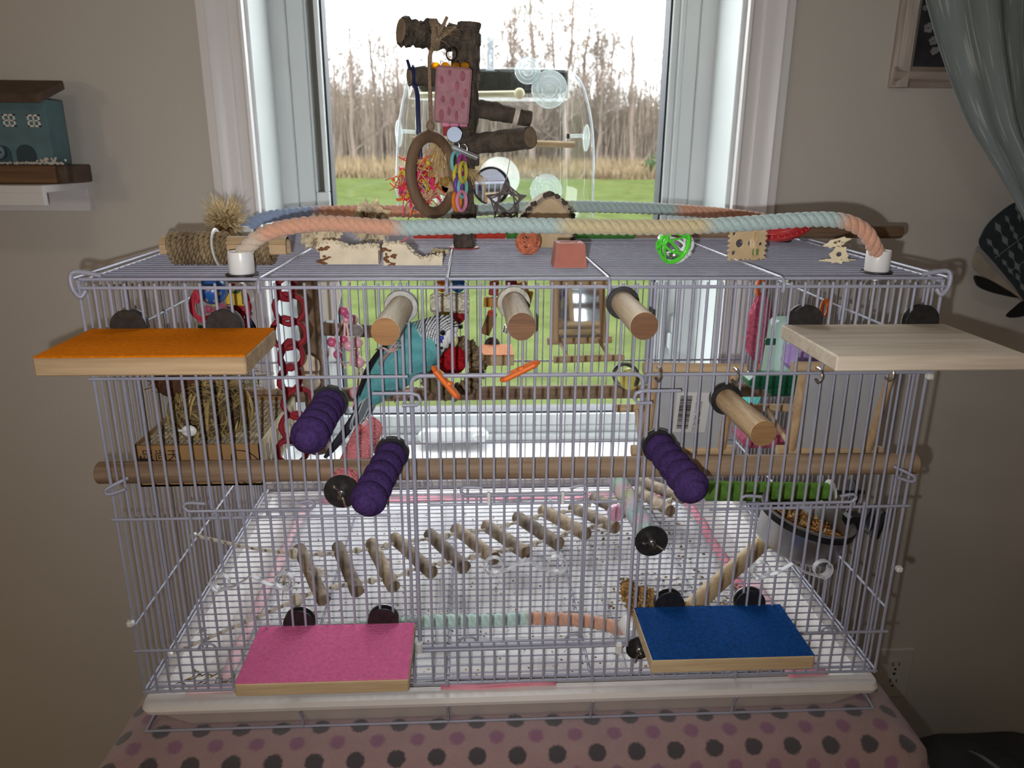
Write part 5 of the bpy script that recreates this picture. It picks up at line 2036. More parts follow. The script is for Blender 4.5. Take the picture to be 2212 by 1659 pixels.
m_.build('suction_pad', clear('milky_vinyl', (0.96, 0.98, 0.98), 0.08, 0.2, 0.18), t_)

# ================================================================== inside the cage: left end
# corrugated cardboard scratcher box
c0 = P(262, 956, y=0.046)
c1 = P(562, 968, y=0.046)
ztop = (c0.z + c1.z) / 2
zbot = P(420, 1050, y=0.046).z
yb_ = P(367, 859, z=ztop).y
x0, x1 = 0.003, c1.x + .001
t_ = thing('scratcher_box', 'corrugated cardboard cat scratcher used as a shelf on the front dowel', 'cardboard box', ((x0 + x1) / 2, .15, zbot))
KRAFT = mat('kraft_card', lin(152, 116, 74), 0.9, noise=0.1, ns=40)
cx, cy = (x0 + x1) / 2, (0.046 + yb_) / 2
Dp = yb_ - 0.046
MB().box((cx, 0.0475, (ztop + zbot) / 2), (x1 - x0, 0.003, ztop - zbot)).build('front_side', KRAFT, t_, smooth=0)
MB().box((cx, yb_, (ztop + zbot) / 2), (x1 - x0, 0.003, ztop - zbot)).build('back_side', KRAFT, t_, smooth=0)
CREAM = mat('cream_printed_card', lin(214, 204, 172), 0.9, noise=0.05, ns=30)
for (xx, mm) in ((x0 + .0015, KRAFT), (x1 - .0015, CREAM)):
    MB().box((xx, cy, (ztop + zbot) / 2), (0.003, Dp, ztop - zbot)).build('side', mm, t_, smooth=0)
MB().box((cx, cy, zbot + .001), (x1 - x0 - .006, Dp, 0.002)).build('bottom', KRAFT, t_, smooth=0)
# honeycomb of corrugated strips, on edge
m_ = MB()
rq = random.Random(9)
nst = 30
for k in range(nst):
    yk = 0.051 + (Dp - .01) * (k + .5) / nst
    pts = []
    K = 46
    for i in range(K + 1):
        pts.append(V((lerp(x0 + .004, x1 - .004, i / K), yk + (Dp / nst) * .36 * (1 if i % 2 else -1) + rq.gauss(0, .0003), 0)))
    m_.col = tint(lin(188, 172, 144), rq.uniform(.7, 1.1))
    vs, fs = [], []
    for p in pts:
        hh = ztop - .002 + rq.gauss(0, .0006)
        vs += [V((p.x, p.y - .0003, zbot + .006)), V((p.x, p.y - .0003, hh)), V((p.x, p.y + .0003, hh)), V((p.x, p.y + .0003, zbot + .006))]
    for i in range(K):
        for q in range(3):
            fs.append((i * 4 + q, i * 4 + q + 1, i * 4 + 5 + q, i * 4 + 4 + q))
    m_.add(vs, fs)
    m_.col = lin(120, 100, 78)
    m_.add([(x0 + .004, yk + Dp / nst * .5, zbot + .006), (x1 - .004, yk + Dp / nst * .5, zbot + .006), (x1 - .004, yk + Dp / nst * .5, ztop - .003), (x0 + .004, yk + Dp / nst * .5, ztop - .003)], [(0, 1, 2, 3)])
m_.build('corrugated_strips', VROUGH, t_, smooth=0, kind='stuff')
INK = mat('black_print', lin(34, 24, 18), 0.9)


def text(body, loc, size, ex, ey, mt, parent, nm='printed_text', th=0.0002, align='CENTER'):
    cu = bpy.data.curves.new(nm, 'FONT')
    cu.body = body
    cu.size = 1.0
    cu.align_x = align
    cu.align_y = 'CENTER'
    tmp = bpy.data.objects.new(nm, cu)
    COL.objects.link(tmp)
    dg = bpy.context.evaluated_depsgraph_get()
    me = bpy.data.meshes.new_from_object(tmp.evaluated_get(dg))
    bpy.data.objects.remove(tmp)
    ex, ey = V(ex).normalized(), V(ey).normalized()
    m_ = MB()
    ez = ex.cross(ey)
    vv = [V(loc) + ex * v.co.x * size + ey * v.co.y * size + ez * th for v in me.vertices]
    m_.add(vv, [tuple(p.vertices) for p in me.polygons])
    bpy.data.meshes.remove(me)
    return m_.build(nm, mt, parent, smooth=0)


fy_ = 0.0458
text('足尚天', P(347, 985, y=fy_), 0.0125, (1, 0, 0), (0, 0, 1), INK, t_)
text('JOHSANTY', P(345, 999, y=fy_), 0.0068, (1, 0, 0), (0, 0, 1), INK, t_)
# animal-face emblem left of the lettering: a dark hood with two ears and a pale face
ec = P(315, 1000, y=fy_)
ue = PX(ec)
m_ = MB()
m_.prism([(-16 * ue, -6 * ue), (-15 * ue, 6 * ue), (-9 * ue, 18 * ue), (-6 * ue, 11 * ue), (0, 9 * ue), (6 * ue, 11 * ue), (10 * ue, 18 * ue), (15 * ue, 6 * ue), (16 * ue, -6 * ue), (11 * ue, -6 * ue), (7 * ue, 3 * ue), (0, 5 * ue), (-7 * ue, 3 * ue), (-11 * ue, -6 * ue)], ec, (1, 0, 0), (0, 0, 1), 0.0003)
m_.build('emblem', INK, t_, smooth=0)
m_ = MB()
m_.tube(smooth_path([P(510, 972, y=fy_), P(535, 976, y=fy_), P(555, 990, y=fy_), P(566, 1002, y=fy_)], 5), 0.0012, 5, flat=0.3)
m_.tube(smooth_path([P(505, 972, y=fy_), P(500, 985, y=fy_), P(502, 998, y=fy_)], 5), 0.0016, 5, flat=0.3)
m_.tube(smooth_path([P(525, 1042, y=fy_), P(545, 1046, y=fy_), P(552, 1042, y=fy_)], 5), 0.0012, 5, flat=0.3)
m_.build('line_drawing', INK, t_, smooth=0)
# grey block letters run along the cream side
GREYP = mat('grey_print', lin(140, 140, 130), 0.9)
m_ = MB()
rq = random.Random(17)
for r_ in range(2):
    for k in range(9):
        yk = lerp(0.06, yb_ - .012, (k + rq.uniform(.2, .6)) / 9)
        zk = lerp(zbot + .004, ztop - .022, r_ * .95)
        hh = 0.016
        tp_ = rq.randrange(3)
        p0 = V((x1 + .0002, yk, zk))
        segs_ = ([(0, 0), (.003, 1), (.006, 0)], [(0, 0), (0, 1), (.006, 0), (.006, 1)], [(0, 0), (0, 1), (.006, .9), (.006, .1), (0, 0)])[tp_]
        m_.tube([p0 + V((0, a_, b2 * hh)) for a_, b2 in segs_], 0.0013, 4, flat=0.25, up=(1, 0, 0))
m_.build('block_lettering', GREYP, t_, smooth=0)

# woven grass nest ball on the box
nc = P(455, 888, y=0.105)
nR = PX(nc, 84)
t_ = thing('grass_nest', 'round woven dry grass nest lying on the cardboard box', 'nest', nc - V((0, 0, nR)))
MB().ball(nc, nR * .86, 20, 14).build('core', mat('dark_nest_core', lin(88, 72, 46), 0.95, noise=0.5, ns=120), t_)
m_ = MB()
rq = random.Random(44)
for k in range(620):
    ax = V((rq.gauss(0, .7), -1 + rq.gauss(0, .9), rq.gauss(0, .7))).normalized()
    e1, e2, a3 = frame(ax)
    a0 = rq.uniform(0, 6.28)
    span = rq.uniform(.4, 1.3)
    h = rq.uniform(-.85, .85)
    rad = nR * rq.uniform(.88, 1.02)
    rr_ = math.sqrt(1 - h * h) * rad
    m_.col = tint(lin(178, 154, 104), rq.uniform(.55, 1.15))
    q = [nc + a3 * h * rad + (e1 * math.cos(a0 + span * i / 5) + e2 * math.sin(a0 + span * i / 5)) * rr_ for i in range(6)]
    wdt = rq.uniform(.0006, .0020)
    m_.tube(q, [wdt * .5, wdt, wdt, wdt, wdt, wdt * .4], 4, flat=0.35, caps=False)
m_.build('grass_strands', VROUGH, t_, smooth=0, kind='stuff')
tg = P(408, 931, y=0.02)
m_ = MB()
m_.ball(tg, (PX(tg, 17), .003, PX(tg, 13)), 14, 8)
m_.tube([tg, P(385, 930, y=.015)], 0.003, 6, flat=.4)
m_.build('nylon_tie', NYLON, t_)
# coir and straw bundle on top of the nest
cc = P(420, 815, y=0.13)
t_ = thing('coconut_hut', 'dark brown hairy coconut shell piece behind the grass nest', 'coconut shell', cc)
m_ = MB()
m_.ball(cc, (PX(cc, 78), .045, PX(cc, 44)), 18, 12)
m_.build('shell', mat('coconut_husk', lin(84, 50, 30), 0.95, noise=0.4, ns=100, bump=0.8, bs=200), t_)
m_ = MB()
rq = random.Random(45)
for k in range(160):
    d = V((rq.gauss(0, 1), rq.gauss(0, 1), rq.gauss(0, .8))).normalized()
    p0 = cc + V((d.x * PX(cc, 76), d.y * .044, d.z * PX(cc, 43)))
    m_.col = tint(lin(104, 66, 40), rq.uniform(.5, 1.2))
    s_ = d.cross(V((rq.gauss(0, 1), rq.gauss(0, 1), rq.gauss(0, 1)))).normalized()
    m_.tube([p0, p0 + (d * .5 + s_) * .006, p0 + (d * .4 + s_) * rq.uniform(.008, .02)], 0.0004, 3, caps=False)
m_.build('husk_hair', VROUGH, t_, smooth=0, kind='stuff')
m_ = MB()
rq = random.Random(46)
cc = P(490, 822, y=0.11)
for k in range(90):
    a = rq.gauss(0, .35)
    p0 = cc + V((rq.uniform(-.035, .02), rq.uniform(-.01, .01), rq.uniform(-.008, .01)))
    m_.col = tint(lin(176, 152, 104), rq.uniform(.6, 1.15))
    m_.tube([p0, p0 + V((math.cos(a), .2, math.sin(a))) * rq.uniform(.01, .03)], 0.0008, 4, flat=.4, caps=False)
tag(m_.build('straw_bundle', VROUGH, smooth=0), 'loose bundle of dry straw on top of the grass nest', 'straw')
m_ = MB()
rq = random.Random(48)
m_.col = lin(70, 130, 60)
c = P(545, 800, y=0.11)
for k in range(5):
    d = V((rq.gauss(0, .5), 0, -1)).normalized()
    m_.tube([c, c + d * .008 + V((.003, 0, 0)), c + d * .018], [.0008, .0018, .0005], 5, flat=.5)
tag(m_.build('plastic_leaf', VGLOSS), 'small green plastic leaf sprig beside the grass nest', 'plastic leaf')

# blue perforated ball toy with crystal beads
yt = 0.085
c = P(460, 628, y=yt)
u1 = PX(c)
t_ = thing('blue_ball_toy', 'hanging toy with a blue perforated ball and pink crystal beads', 'bird toy', c)
m_ = MB()
m_.ball(c, 30 * u1, 22, 14)
bb_ = m_.build('blue_ball', mat('blue_plastic', lin(40, 88, 158), 0.3, noise=0.05), t_, smooth=80)
m_ = MB()
for (dx, dz) in ((-20, 0), (20, -2), (-8, -16), (10, -18), (0, 8), (-15, 14), (16, 12)):
    d = V((dx, -math.sqrt(max(1, 30 * 30 - dx * dx - dz * dz)), dz)).normalized()
    m_.lathe(c + d * 29.2 * u1, d, [(4.6 * u1, 0), (4.4 * u1, 1.0 * u1)], 12)
m_.build('hole', mat('dark_hole', lin(150, 140, 132), 0.8), bb_)
MB().lathe(P(462, 652, y=yt), (0, 0, -1), [(4 * u1, -4 * u1), (9 * u1, 0), (7 * u1, 7 * u1), (3 * u1, 10 * u1)], 14).build('lime_bead', mat('lime_bead', lin(190, 206, 120), 0.4), t_)
CRY = clear('pink_crystal', (0.95, 0.50, 0.62), 0.2, 0.05, 0.35)
for (u_, v_) in ((448, 668), (464, 673), (480, 664)):
    MB().ball(P(u_, v_, y=yt), (11 * u1, 8 * u1, 9 * u1), 8, 6).build('crystal_bead', CRY, t_, smooth=15)
MB().lathe(P(467, 677, y=yt), (0, 0, -1), [(11 * u1, 0), (8 * u1, 8 * u1), (3 * u1, 13 * u1)], 8).build('lilac_bead', mat('lilac_bead', lin(130, 132, 186), 0.4), t_, smooth=15)
MB().ring(P(463, 712, y=yt), (0.2, 1, 0), 20 * u1, 4.5 * u1, 22, 8).build('yellow_ring', mat('yellow_plastic', lin(214, 176, 50), 0.35), t_)
for k, (u_, v_) in enumerate(((434, 716), (440, 708), (432, 706))):
    MB().ball(P(u_, v_, y=yt), 5 * u1, 8, 6).build('green_bead', mat('green_bead_%d' % k, lin(54, 100, 44), 0.4), t_)
YARN = mat('crimson_yarn', lin(176, 40, 62), 0.8, noise=0.3, ns=90, bump=0.5, bs=300)
m_ = MB()
for (pp, r) in (([(425, 626), (415, 645), (412, 664), (420, 680), (436, 688), (455, 684)], 5), ([(428, 630), (418, 650), (418, 672), (430, 690), (445, 698)], 4), ([(424, 632), (430, 640), (424, 652)], 7)):
    m_.tube(smooth_path([P(u_, v_, y=yt + .004) for u_, v_ in pp], 6), r * u1, 7)
m_.build('yarn_loops', YARN, t_, smooth=60)
MB().rod(P(460, 598, y=yt), V((P(460, 598, y=yt).x, yt, CH)), 0.0008, 6).build('wire', STEEL, t_)
# red yarn and yellow block toy
yt = 0.13
c = P(510, 650, y=yt)
u1 = PX(c)
t_ = thing('yarn_block_toy', 'toy of yellow block, crimson yarn knots and navy tassel beside the blue ball', 'bird toy', c)
MB().box(P(512, 644, y=yt), (38 * u1, 36 * u1, 26 * u1), Matrix.Rotation(.08, 3, 'Y'), bev=.001).build('yellow_block', mat('yellow_wood', lin(206, 176, 50), 0.6, noise=0.1, ns=60), t_)
MB().box(P(506, 626, y=yt), (24 * u1, 24 * u1, 10 * u1), bev=.001).build('green_block', mat('green_wood', lin(40, 96, 60), 0.6), t_)
m_ = MB()
rq = random.Random(6)
for k in range(22):
    p0 = P(rq.uniform(492, 526), rq.uniform(655, 670), y=yt + rq.uniform(-.008, .008))
    q = [p0]
    for j in range(3):
        q.append(q[-1] + V((rq.gauss(0, .004), rq.gauss(0, .003), -rq.uniform(.004, .009))))
    m_.tube(smooth_path(q, 3), rq.uniform(2.2, 3.6) * u1, 6)
for (pp) in ([(525, 625), (534, 640), (536, 660), (530, 680)], [(535, 650), (540, 665), (532, 690), (515, 697)], [(497, 600), (505, 615), (520, 625)], [(490, 690), (505, 694), (520, 688), (526, 670)]):
    m_.tube(smooth_path([P(u_, v_, y=yt - .006) for u_, v_ in pp], 5), 4.2 * u1, 7)
m_.build('yarn_knots', YARN, t_, smooth=60)
m_ = MB()
tuft(m_, P(535, 680, y=yt), (0, 0, -1), 50, .028, .25, .0012, 4)
m_.build('navy_tassel', mat('navy_fibre', lin(34, 40, 84), 0.9), t_, smooth=0)
MB().ball(P(537, 676, y=yt + .01), 9 * u1, 10, 7).build('teal_bead', mat('teal_bead', lin(80, 146, 160), 0.4), t_)
MB().rod(P(512, 622, y=yt), V((P(512, 622, y=yt).x, yt, CH)), 0.0008, 6).build('wire', STEEL, t_)

# red chain hanging down behind the bars
yt = 0.085
t_ = thing('red_chain', 'dark red chain of soft rings hanging from the cage roof', 'chain toy', P(625, 606, y=yt))
REDC = mat('crimson_felt', lin(136, 22, 36), 0.75, noise=0.2, ns=80, bump=0.5, bs=160)
for k, (u_, v_, rx, rz, rot) in enumerate(((618, 622, 14, 24, 1.1), (625, 667, 31, 33, .2), (623, 720, 35, 33, .15), (630, 768, 20, 30, .9), (628, 818, 17, 26, 1.1), (646, 872, 31, 34, .3), (638, 924, 28, 34, .3), (632, 975, 30, 30, .5))):
    c = P(u_, v_, y=yt)
    u1 = PX(c)
    q = []
    for i in range(22):
        a = 2 * math.pi * i / 22
        wob = 1 + .05 * math.sin(3 * a + k)
        q.append(c + V((math.cos(a) * rx * u1 * wob, math.cos(a) * rx * u1 * math.tan(rot) * .6, math.sin(a) * rz * u1 * wob)))
    MB().tube(q, [8.0 * u1 * (1 + .18 * math.sin(i * 1.9 + k)) for i in range(22)], 8, closed=True, flat=0.75).build('ring', REDC, t_, smooth=70)

# upright natural branch with side stubs
yt = 0.30
bx = P(668, 600, y=yt)
t_ = thing('branch_stand', 'upright natural branch with short side stubs inside the cage', 'branch', P(680, 860, y=yt))
NAT = mat('mottled_branch', lin(122, 100, 78), 0.9, noise=0.5, ns=50, bump=0.8, bs=110)
u1 = PX(bx)
m_ = MB()
branch_tube(m_, [V((P(662, 612, y=yt).x, yt, CH - .002)), P(668, 680, y=yt), P(674, 760, y=yt), P(680, 840, y=yt), P(684, 900, y=yt), P(688, 975, y=yt)], 23 * u1, 16, .04, 61, .05)
m_.build('stem', NAT, t_, smooth=60)
m_ = MB()
branch_tube(m_, [P(680, 710, y=yt), P(740, 712, y=yt - .004), P(812, 716, y=yt - .006)], (15 * u1, 14 * u1), 12, .04, 62, .03)
m_.build('stub_branch', NAT, t_, smooth=60)
m_ = MB()
branch_tube(m_, [P(676, 830, y=yt), P(668, 812, y=yt - .05), P(664, 792, y=yt - .12)], (17 * u1, 24 * u1), 14, .03, 63, .03)
m_.build('bleached_stub', mat('bleached_wood', lin(206, 192, 168), 0.85, noise=0.3, ns=40), t_, smooth=60)
m_ = MB()
m_.prism([(0, 0), (.022, .004), (.030, .035), (.026, .065), (.008, .07), (0, .06)], P(690, 695, y=yt + .01), (1, 0, 0), (0, 0, 1), .006)
m_.build('cuttlebone', mat('cuttlebone_white', lin(228, 224, 214), 0.9, noise=.05), t_, smooth=40)

# pink bead strand toy
yt = 0.10
t_ = thing('bead_strand', 'pink and clear bead strand toy hanging left of the budgie', 'bird toy', P(752, 670, y=yt))
PB = [mat('rose_bead', lin(196, 92, 130), 0.3, sss=.1), mat('pale_pink_bead', lin(222, 166, 176), 0.3, sss=.1)]
CLB = clear('clear_bead', (0.97, 0.97, 0.98), 0.22, 0.03, 0.12)
for (u_, v_, r, kd) in ((742, 672, 10, 0), (752, 682, 9, 0), (748, 690, 8, 1), (762, 690, 12, 1), (769, 714, 16, 2), (717, 739, 11, 0), (731, 747, 10, 1), (742, 733, 9, 0), (754, 747, 12, 1), (771, 740, 13, 1), (730, 766, 10, 0), (769, 762, 9, 1), (775, 782, 13, 1), (778, 805, 14, 2), (768, 848, 14, 1), (786, 912, 11, 1), (770, 868, 7, 1)):
    c = P(u_, v_, y=yt)
    MB().ball(c, PX(c, r), 14, 10).build('bead', PB[kd] if kd < 2 else CLB, t_, smooth=80)
CORDP = mat('pale_pink_cord', lin(222, 176, 180), 0.7)
m_ = MB()
for pp in ([(742, 690), (728, 720), (720, 738)], [(745, 692), (744, 730)], [(748, 690), (755, 745)], [(712, 752), (708, 770)], [(732, 775), (746, 796)], [(758, 760), (757, 790)], [(768, 725), (776, 800), (772, 850), (786, 905)], [(760, 880), (765, 868)], [(752, 665), (756, 600)]):
    m_.tube([P(u_, v_, y=yt) for u_, v_ in pp], 0.0012, 6)
m_.build('cord', CORDP, t_, smooth=60)

# ================================================================== inside the cage: middle
# seagrass ring with a red cane ball in it
yt = 0.15
rc = P(978, 795, y=yt)
u1 = PX(rc)
t_ = thing('seagrass_ring', 'braided seagrass ring hanging behind the budgie', 'ring swing', rc)
Rr = 55 * u1
path = []
for k in range(97):
    a = 2 * math.pi * k / 96
    path.append(rc + V((math.cos(a) * Rr, math.cos(a) * .012, math.sin(a) * Rr * 1.02)))
cpath = []
NT = 21
for k in range(NT * 18 + 1):
    a = 2 * math.pi * k / (NT * 18)
    w_ = 2 * math.pi * k / 18
    rad = V((math.cos(a), .2 * math.cos(a), math.sin(a)))
    cpath.append(rc + rad * Rr + (rad * math.cos(w_) + V((0, 1, 0)) * math.sin(w_)) * 15 * u1)
rope(cpath, 0.0032, [(0, SEA[0]), (.25, SEA[1]), (.5, SEA[0]), (.75, SEA[1]), (1, SEA[0])], t_, 'seagrass_binding', 2, 0.012, 0.0022, 6, VROUGH)
MB().tube(path[:-1], 14 * u1, 8, closed=True).build('hoop', mat('seagrass_core', lin(108, 92, 68), 0.9, noise=.3, ns=100), t_, smooth=70)
MB().tube([rc + V((0, 0, Rr)), V((rc.x, yt, CH))], 0.0009, 6).build('hanging_wire', STEEL, t_)
c = P(976, 776, y=yt - .004)
t2 = rattan_ball(c, PX(c, 32), lin(176, 26, 34), 44, 'rattan_ball', 'dark red cane ball inside the seagrass ring', 0.0013, 9, mat('dark_red_core', lin(120, 16, 24), 0.6))

# wooden bead and loofah toy
yt = 0.17
t_ = thing('loofah_toy', 'toy with loofah slice between orange, blue, yellow and red beads', 'bird toy', P(972, 612, y=yt))
c = P(972, 655, y=yt)
u1 = PX(c)
m_ = MB()
m_.lathe(c - V((42 * u1, 0, 0)), (1, 0, 0), [(18 * u1, 0), (23 * u1, 6 * u1), (22 * u1, 40 * u1), (24 * u1, 78 * u1), (18 * u1, 84 * u1)], 22)
m_.build('loofah', mat('loofah_white', lin(222, 214, 190), 0.95, noise=.15, ns=200, bump=1.0, bs=260, voronoi=True, dist=.003), t_, smooth=60)
for (u_, v_, r, col) in ((954, 617, 14, (206, 118, 34)), (989, 615, 17, (30, 92, 150)), (988, 684, 17, (150, 22, 34))):
    q = P(u_, v_, y=yt)
    MB().ball(q, r * u1, 12, 8).build('wood_bead', mat('dyed_bead', lin(*col), 0.5, noise=.05), t_, smooth=80)
MB().box(P(957, 681, y=yt), (27 * u1, 27 * u1, 20 * u1), bev=.001).build('yellow_block', mat('olive_yellow_wood', lin(170, 144, 44), 0.6), t_)
MB().box(P(989, 705, y=yt), (22 * u1, 22 * u1, 7 * u1), bev=.001).build('green_block', mat('dark_green_wood', lin(20, 76, 50), 0.6), t_)
MB().rod(P(970, 632, y=yt), V((P(970, 632, y=yt).x, yt, CH)), 0.0009, 6).build('wire', STEEL, t_)
# chips-and-bell toy
yt = 0.24
t_ = thing('wood_chip_toy', 'hanging toy of red and yellow wood blocks with a bark chip and bell', 'bird toy', P(1090, 610, y=yt))
c = P(1080, 640, y=yt)
u1 = PX(c)
for (u_, v_, w_, h_, rot, col) in ((1067, 622, 20, 30, .1, (140, 26, 30)), (1062, 652, 34, 20, .05, (186, 128, 34)), (1104, 614, 24, 18, 0, (130, 24, 40)), (1128, 626, 26, 36, -.3, (206, 156, 44)), (1142, 640, 14, 26, .2, (200, 150, 40)), (1070, 612, 10, 26, .3, (208, 120, 40))):
    MB().box(P(u_, v_, y=yt), (w_ * u1, .012, h_ * u1), Matrix.Rotation(rot, 3, 'Y'), bev=.0008).build('wood_block', mat('dyed_block', lin(*col), 0.6, noise=.1, ns=60), t_)
MB().box(P(1056, 698, y=yt), (20 * u1, .008, 52 * u1), Matrix.Rotation(-.36, 3, 'Y').inverted(), bev=.0008).build('bark_chip', mat('bark_chip_wood', lin(128, 96, 58), 0.85, noise=.3, ns=50), t_)
MB().ring(P(1060, 676, y=yt - .006), (0, 1, 0), 5 * u1, 2 * u1, 14, 6).build('red_ring', mat('red_plastic', lin(216, 48, 36), 0.4), t_)
m_ = MB()
q = P(1093, 716, y=yt)
m_.lathe(q, (0, 0, 1), [(9 * u1, 0), (8 * u1, 2 * u1), (5 * u1, 8 * u1), (4 * u1, 14 * u1), (1.5 * u1, 16 * u1)], 16)
m_.ball(q - V((0, 0, 3 * u1)), 2.5 * u1, 8, 6)
m_.build('bell', mat('bright_bell', (0.8, 0.8, 0.8), 0.2, metal=1), t_)
m_ = MB()
m_.tube([P(1063, 640, y=yt), P(1062, 676, y=yt)], .0008, 6)
m_.tube([P(1094, 700, y=yt), P(1100, 630, y=yt)], .0008, 6)
m_.tube([P(1067, 608, y=yt), V((P(1067, 608, y=yt).x, yt, CH))], .0008, 6)
m_.build('wire', STEEL, t_)
# small salmon ledge on the back bars
yt = 0.36
c = P(1072, 768, y=yt)
u1 = PX(c)
t_ = thing('perch_platform', 'small orange-topped wooden ledge inside the cage behind the pegs', 'platform', c)
MB().box(P(1072, 767, y=yt), (72 * u1, .06, 22 * u1), bev=.001).build('board', PLYX, t_)
MB().box(P(1072, 767, y=yt) + V((0, 0, 11.5 * u1)), (71 * u1, .059, .0016), bev=.0005).build('sanded_top', mat('salmon_sand', lin(226, 150, 104), 0.95, noise=.15, ns=200, bump=.6, bs=400), t_)
m_ = MB()
washer(m_, P(1063, 744, y=yt + .031), 17 * u1)
m_.build('washer', DARKSTEEL, t_)


# ---------------------------------------------------------------- mirror swings
MIRR = mat('mirror_glass', (0.80, 0.82, 0.83), 0.04, metal=1.0)
GBOARD = mat('grey_backing_board', lin(172, 172, 174), 0.8, noise=.04, ns=30)


def mirror_swing(lab, tl, tr, bl, br, yT, yB, rail, depth_dir, facing, perch, sticks, hooks=()):
    """wood framed mirror: top and bottom dowels, two uprights, glass, a perch on two thin sticks"""
    a, b_ = P(*tl, y=yT), P(*tr, y=yT)
    c, d = P(*bl, y=yB), P(*br, y=yB)
    t_ = thing('mirror_swing', lab, 'mirror', (c + d) / 2, 'wood-framed mirrors with perches')
    u1 = PX(a)
    MB().rod(a, b_, rail * u1, 16).build('top_rail', PINEX, t_)
    MB().rod(c, d, rail * u1 * 1.05, 16).build('bottom_rail', PINEX, t_)
    ins = 0.11
    p0, p1 = lerp(a, b_, ins), lerp(c, d, ins + .02)
    q0, q1 = lerp(a, b_, 1 - ins), lerp(c, d, 1 - ins - .02)
    MB().rod(p0, p1, rail * u1 * .92, 14).build('upright', PINEZ, t_)
    MB().rod(q0, q1, rail * u1 * .92, 14).build('upright', PINEZ, t_)
    ex = (b_ - a).normalized()
    ey = (lerp(a, b_, .5) - lerp(c, d, .5)).normalized()
    w_ = (q0 - p0).length / 2
    h_ = (lerp(a, b_, .5) - lerp(c, d, .5)).length
    ctr = (a + b_ + c + d) / 4
    nz_ = ex.cross(ey).normalized()          # towards the viewer
    fr = -1 if facing == 'in' else 1
    MB().prism([(-w_, -h_ / 2), (w_, -h_ / 2), (w_, h_ / 2), (-w_, h_ / 2)], ctr - nz_ * .0008 * fr, ex, ey, .0016).build('backing_board', GBOARD, t_, smooth=0)
    MB().prism([(-w_, -h_ / 2), (w_, -h_ / 2), (w_, h_ / 2), (-w_, h_ / 2)], ctr + nz_ * .0010 * fr, ex, ey, .0014).build('mirror_glass', MIRR, t_, smooth=0)
    (pa_, pb_, py_, pr_) = perch
    A, B = P(*pa_, y=py_), P(*pb_, y=py_)
    MB().rod(A, B, pr_ * PX(A), 12).build('perch', PINEX, t_)
    for (s0, s1, sr) in sticks:
        MB().rod(V(s0), V(s1), sr * u1, 10).build('perch_stick', PINEZ, t_)
    for hk in hooks:
        q = P(*hk, y=-.004)
        m_ = MB()
        m_.tube(smooth_path([V((q.x, yT, a.z)), V((q.x, .002, q.z + .005)), V((q.x, -.004, q.z + .003)), V((q.x, -.005, q.z - .003)), V((q.x - .002, -.003, q.z - .007)), V((q.x - .004, .001, q.z - .005))], 5), .0014, 7)
        m_.build('screw_hook', STEEL, t_)
    return t_, ctr, ex, ey, nz_, w_, h_


# centre mirror, glass towards us
yT, yB = .345, .345
pA, pB = P(1196, 777, y=.27), P(1348, 772, y=.27)
cB, dB = P(1182, 737, y=yB), P(1321, 733, y=yB)
mirror_swing('wood-framed mirror with a perch hanging at the back of the cage', (1187, 612), (1313, 610), (1182, 737), (1321, 733), yT, yB, 8.0, 0, 'out',
             ((1196, 777), (1348, 772), .27, 8), [(lerp(cB, dB, .2), lerp(pA, pB, .2), 4.2), (lerp(cB, dB, .8), lerp(pA, pB, .8), 4.2)])
# right pair, glass towards the inside: we see grey backing
pA, pB = P(1326, 882, y=.13), P(1500, 880, y=.13)
cB, dB = P(1364, 973, y=.052), P(1585, 973, y=.052)
t_, ctr, ex, ey, nz_, w_, h_ = mirror_swing('mirror seen from its grey back with a barcode sticker, hooked on the front bars', (1390, 795), (1610, 798), (1364, 973), (1585, 973), .014, .052, 12.5, 0, 'in',
                                            ((1326, 882), (1500, 880), .13, 9), [(lerp(cB, dB, .1), lerp(pA, pB, .28), 6), (lerp(cB, dB, .85), lerp(pA, pB, .9), 6)], ((1427, 809), (1594, 813)))
STK = mat('paper_sticker', lin(206, 204, 200), 0.6)
# sticker: lies on the backing board, barcode turned upright
so = ctr + nz_ * .0014 + ex * (P(1492, 892, y=ctr.y).x - ctr.x)
sw, sh = .0165, .0255
sgn = 1
off = nz_ * .0006
sp_ = MB().prism([(-sw, -sh), (sw, -sh), (sw, sh), (-sw, sh)], so + off, ex, ey, .0003).build('sticker', STK, t_, smooth=0)
m_ = MB()
rq = random.Random(71)
pos = -sh + .005
while pos < sh - .004:
    wd = rq.choice((.0004, .0004, .0008, .0012))
    m_.prism([(-.0128, pos), (-.0012, pos), (-.0012, pos + wd), (-.0128, pos + wd)], so + off * 1.4, ex, ey, .0002)
    pos += wd + rq.choice((.0003, .0005, .0008))
m_.build('barcode', INK, sp_, smooth=0, kind='stuff')
text('YWT1Bw1yBwL_UC B2080UC06H', so + off * 1.4 + ex * .0042, .0034, ey, -ex, INK, sp_)
text('新品   Made in China', so + off * 1.4 + ex * .0085, .0034, ey, -ex, INK, sp_)
pA, pB = P(1617, 881, y=.13), P(1790, 881, y=.13)
cB, dB = P(1680, 973, y=.052), P(1900, 973, y=.052)
mirror_swing('mirror seen from its plain grey back, hooked on the front bars at the right', (1712, 793), (1952, 795), (1678, 973), (1902, 975), .014, .052, 12.5, 0, 'in',
             ((1617, 881), (1790, 881), .13, 9), [(lerp(cB, dB, .15), lerp(pA, pB, .22), 6), (lerp(cB, dB, .85), lerp(pA, pB, .9), 6)], ((1775, 812), (1929, 807)))

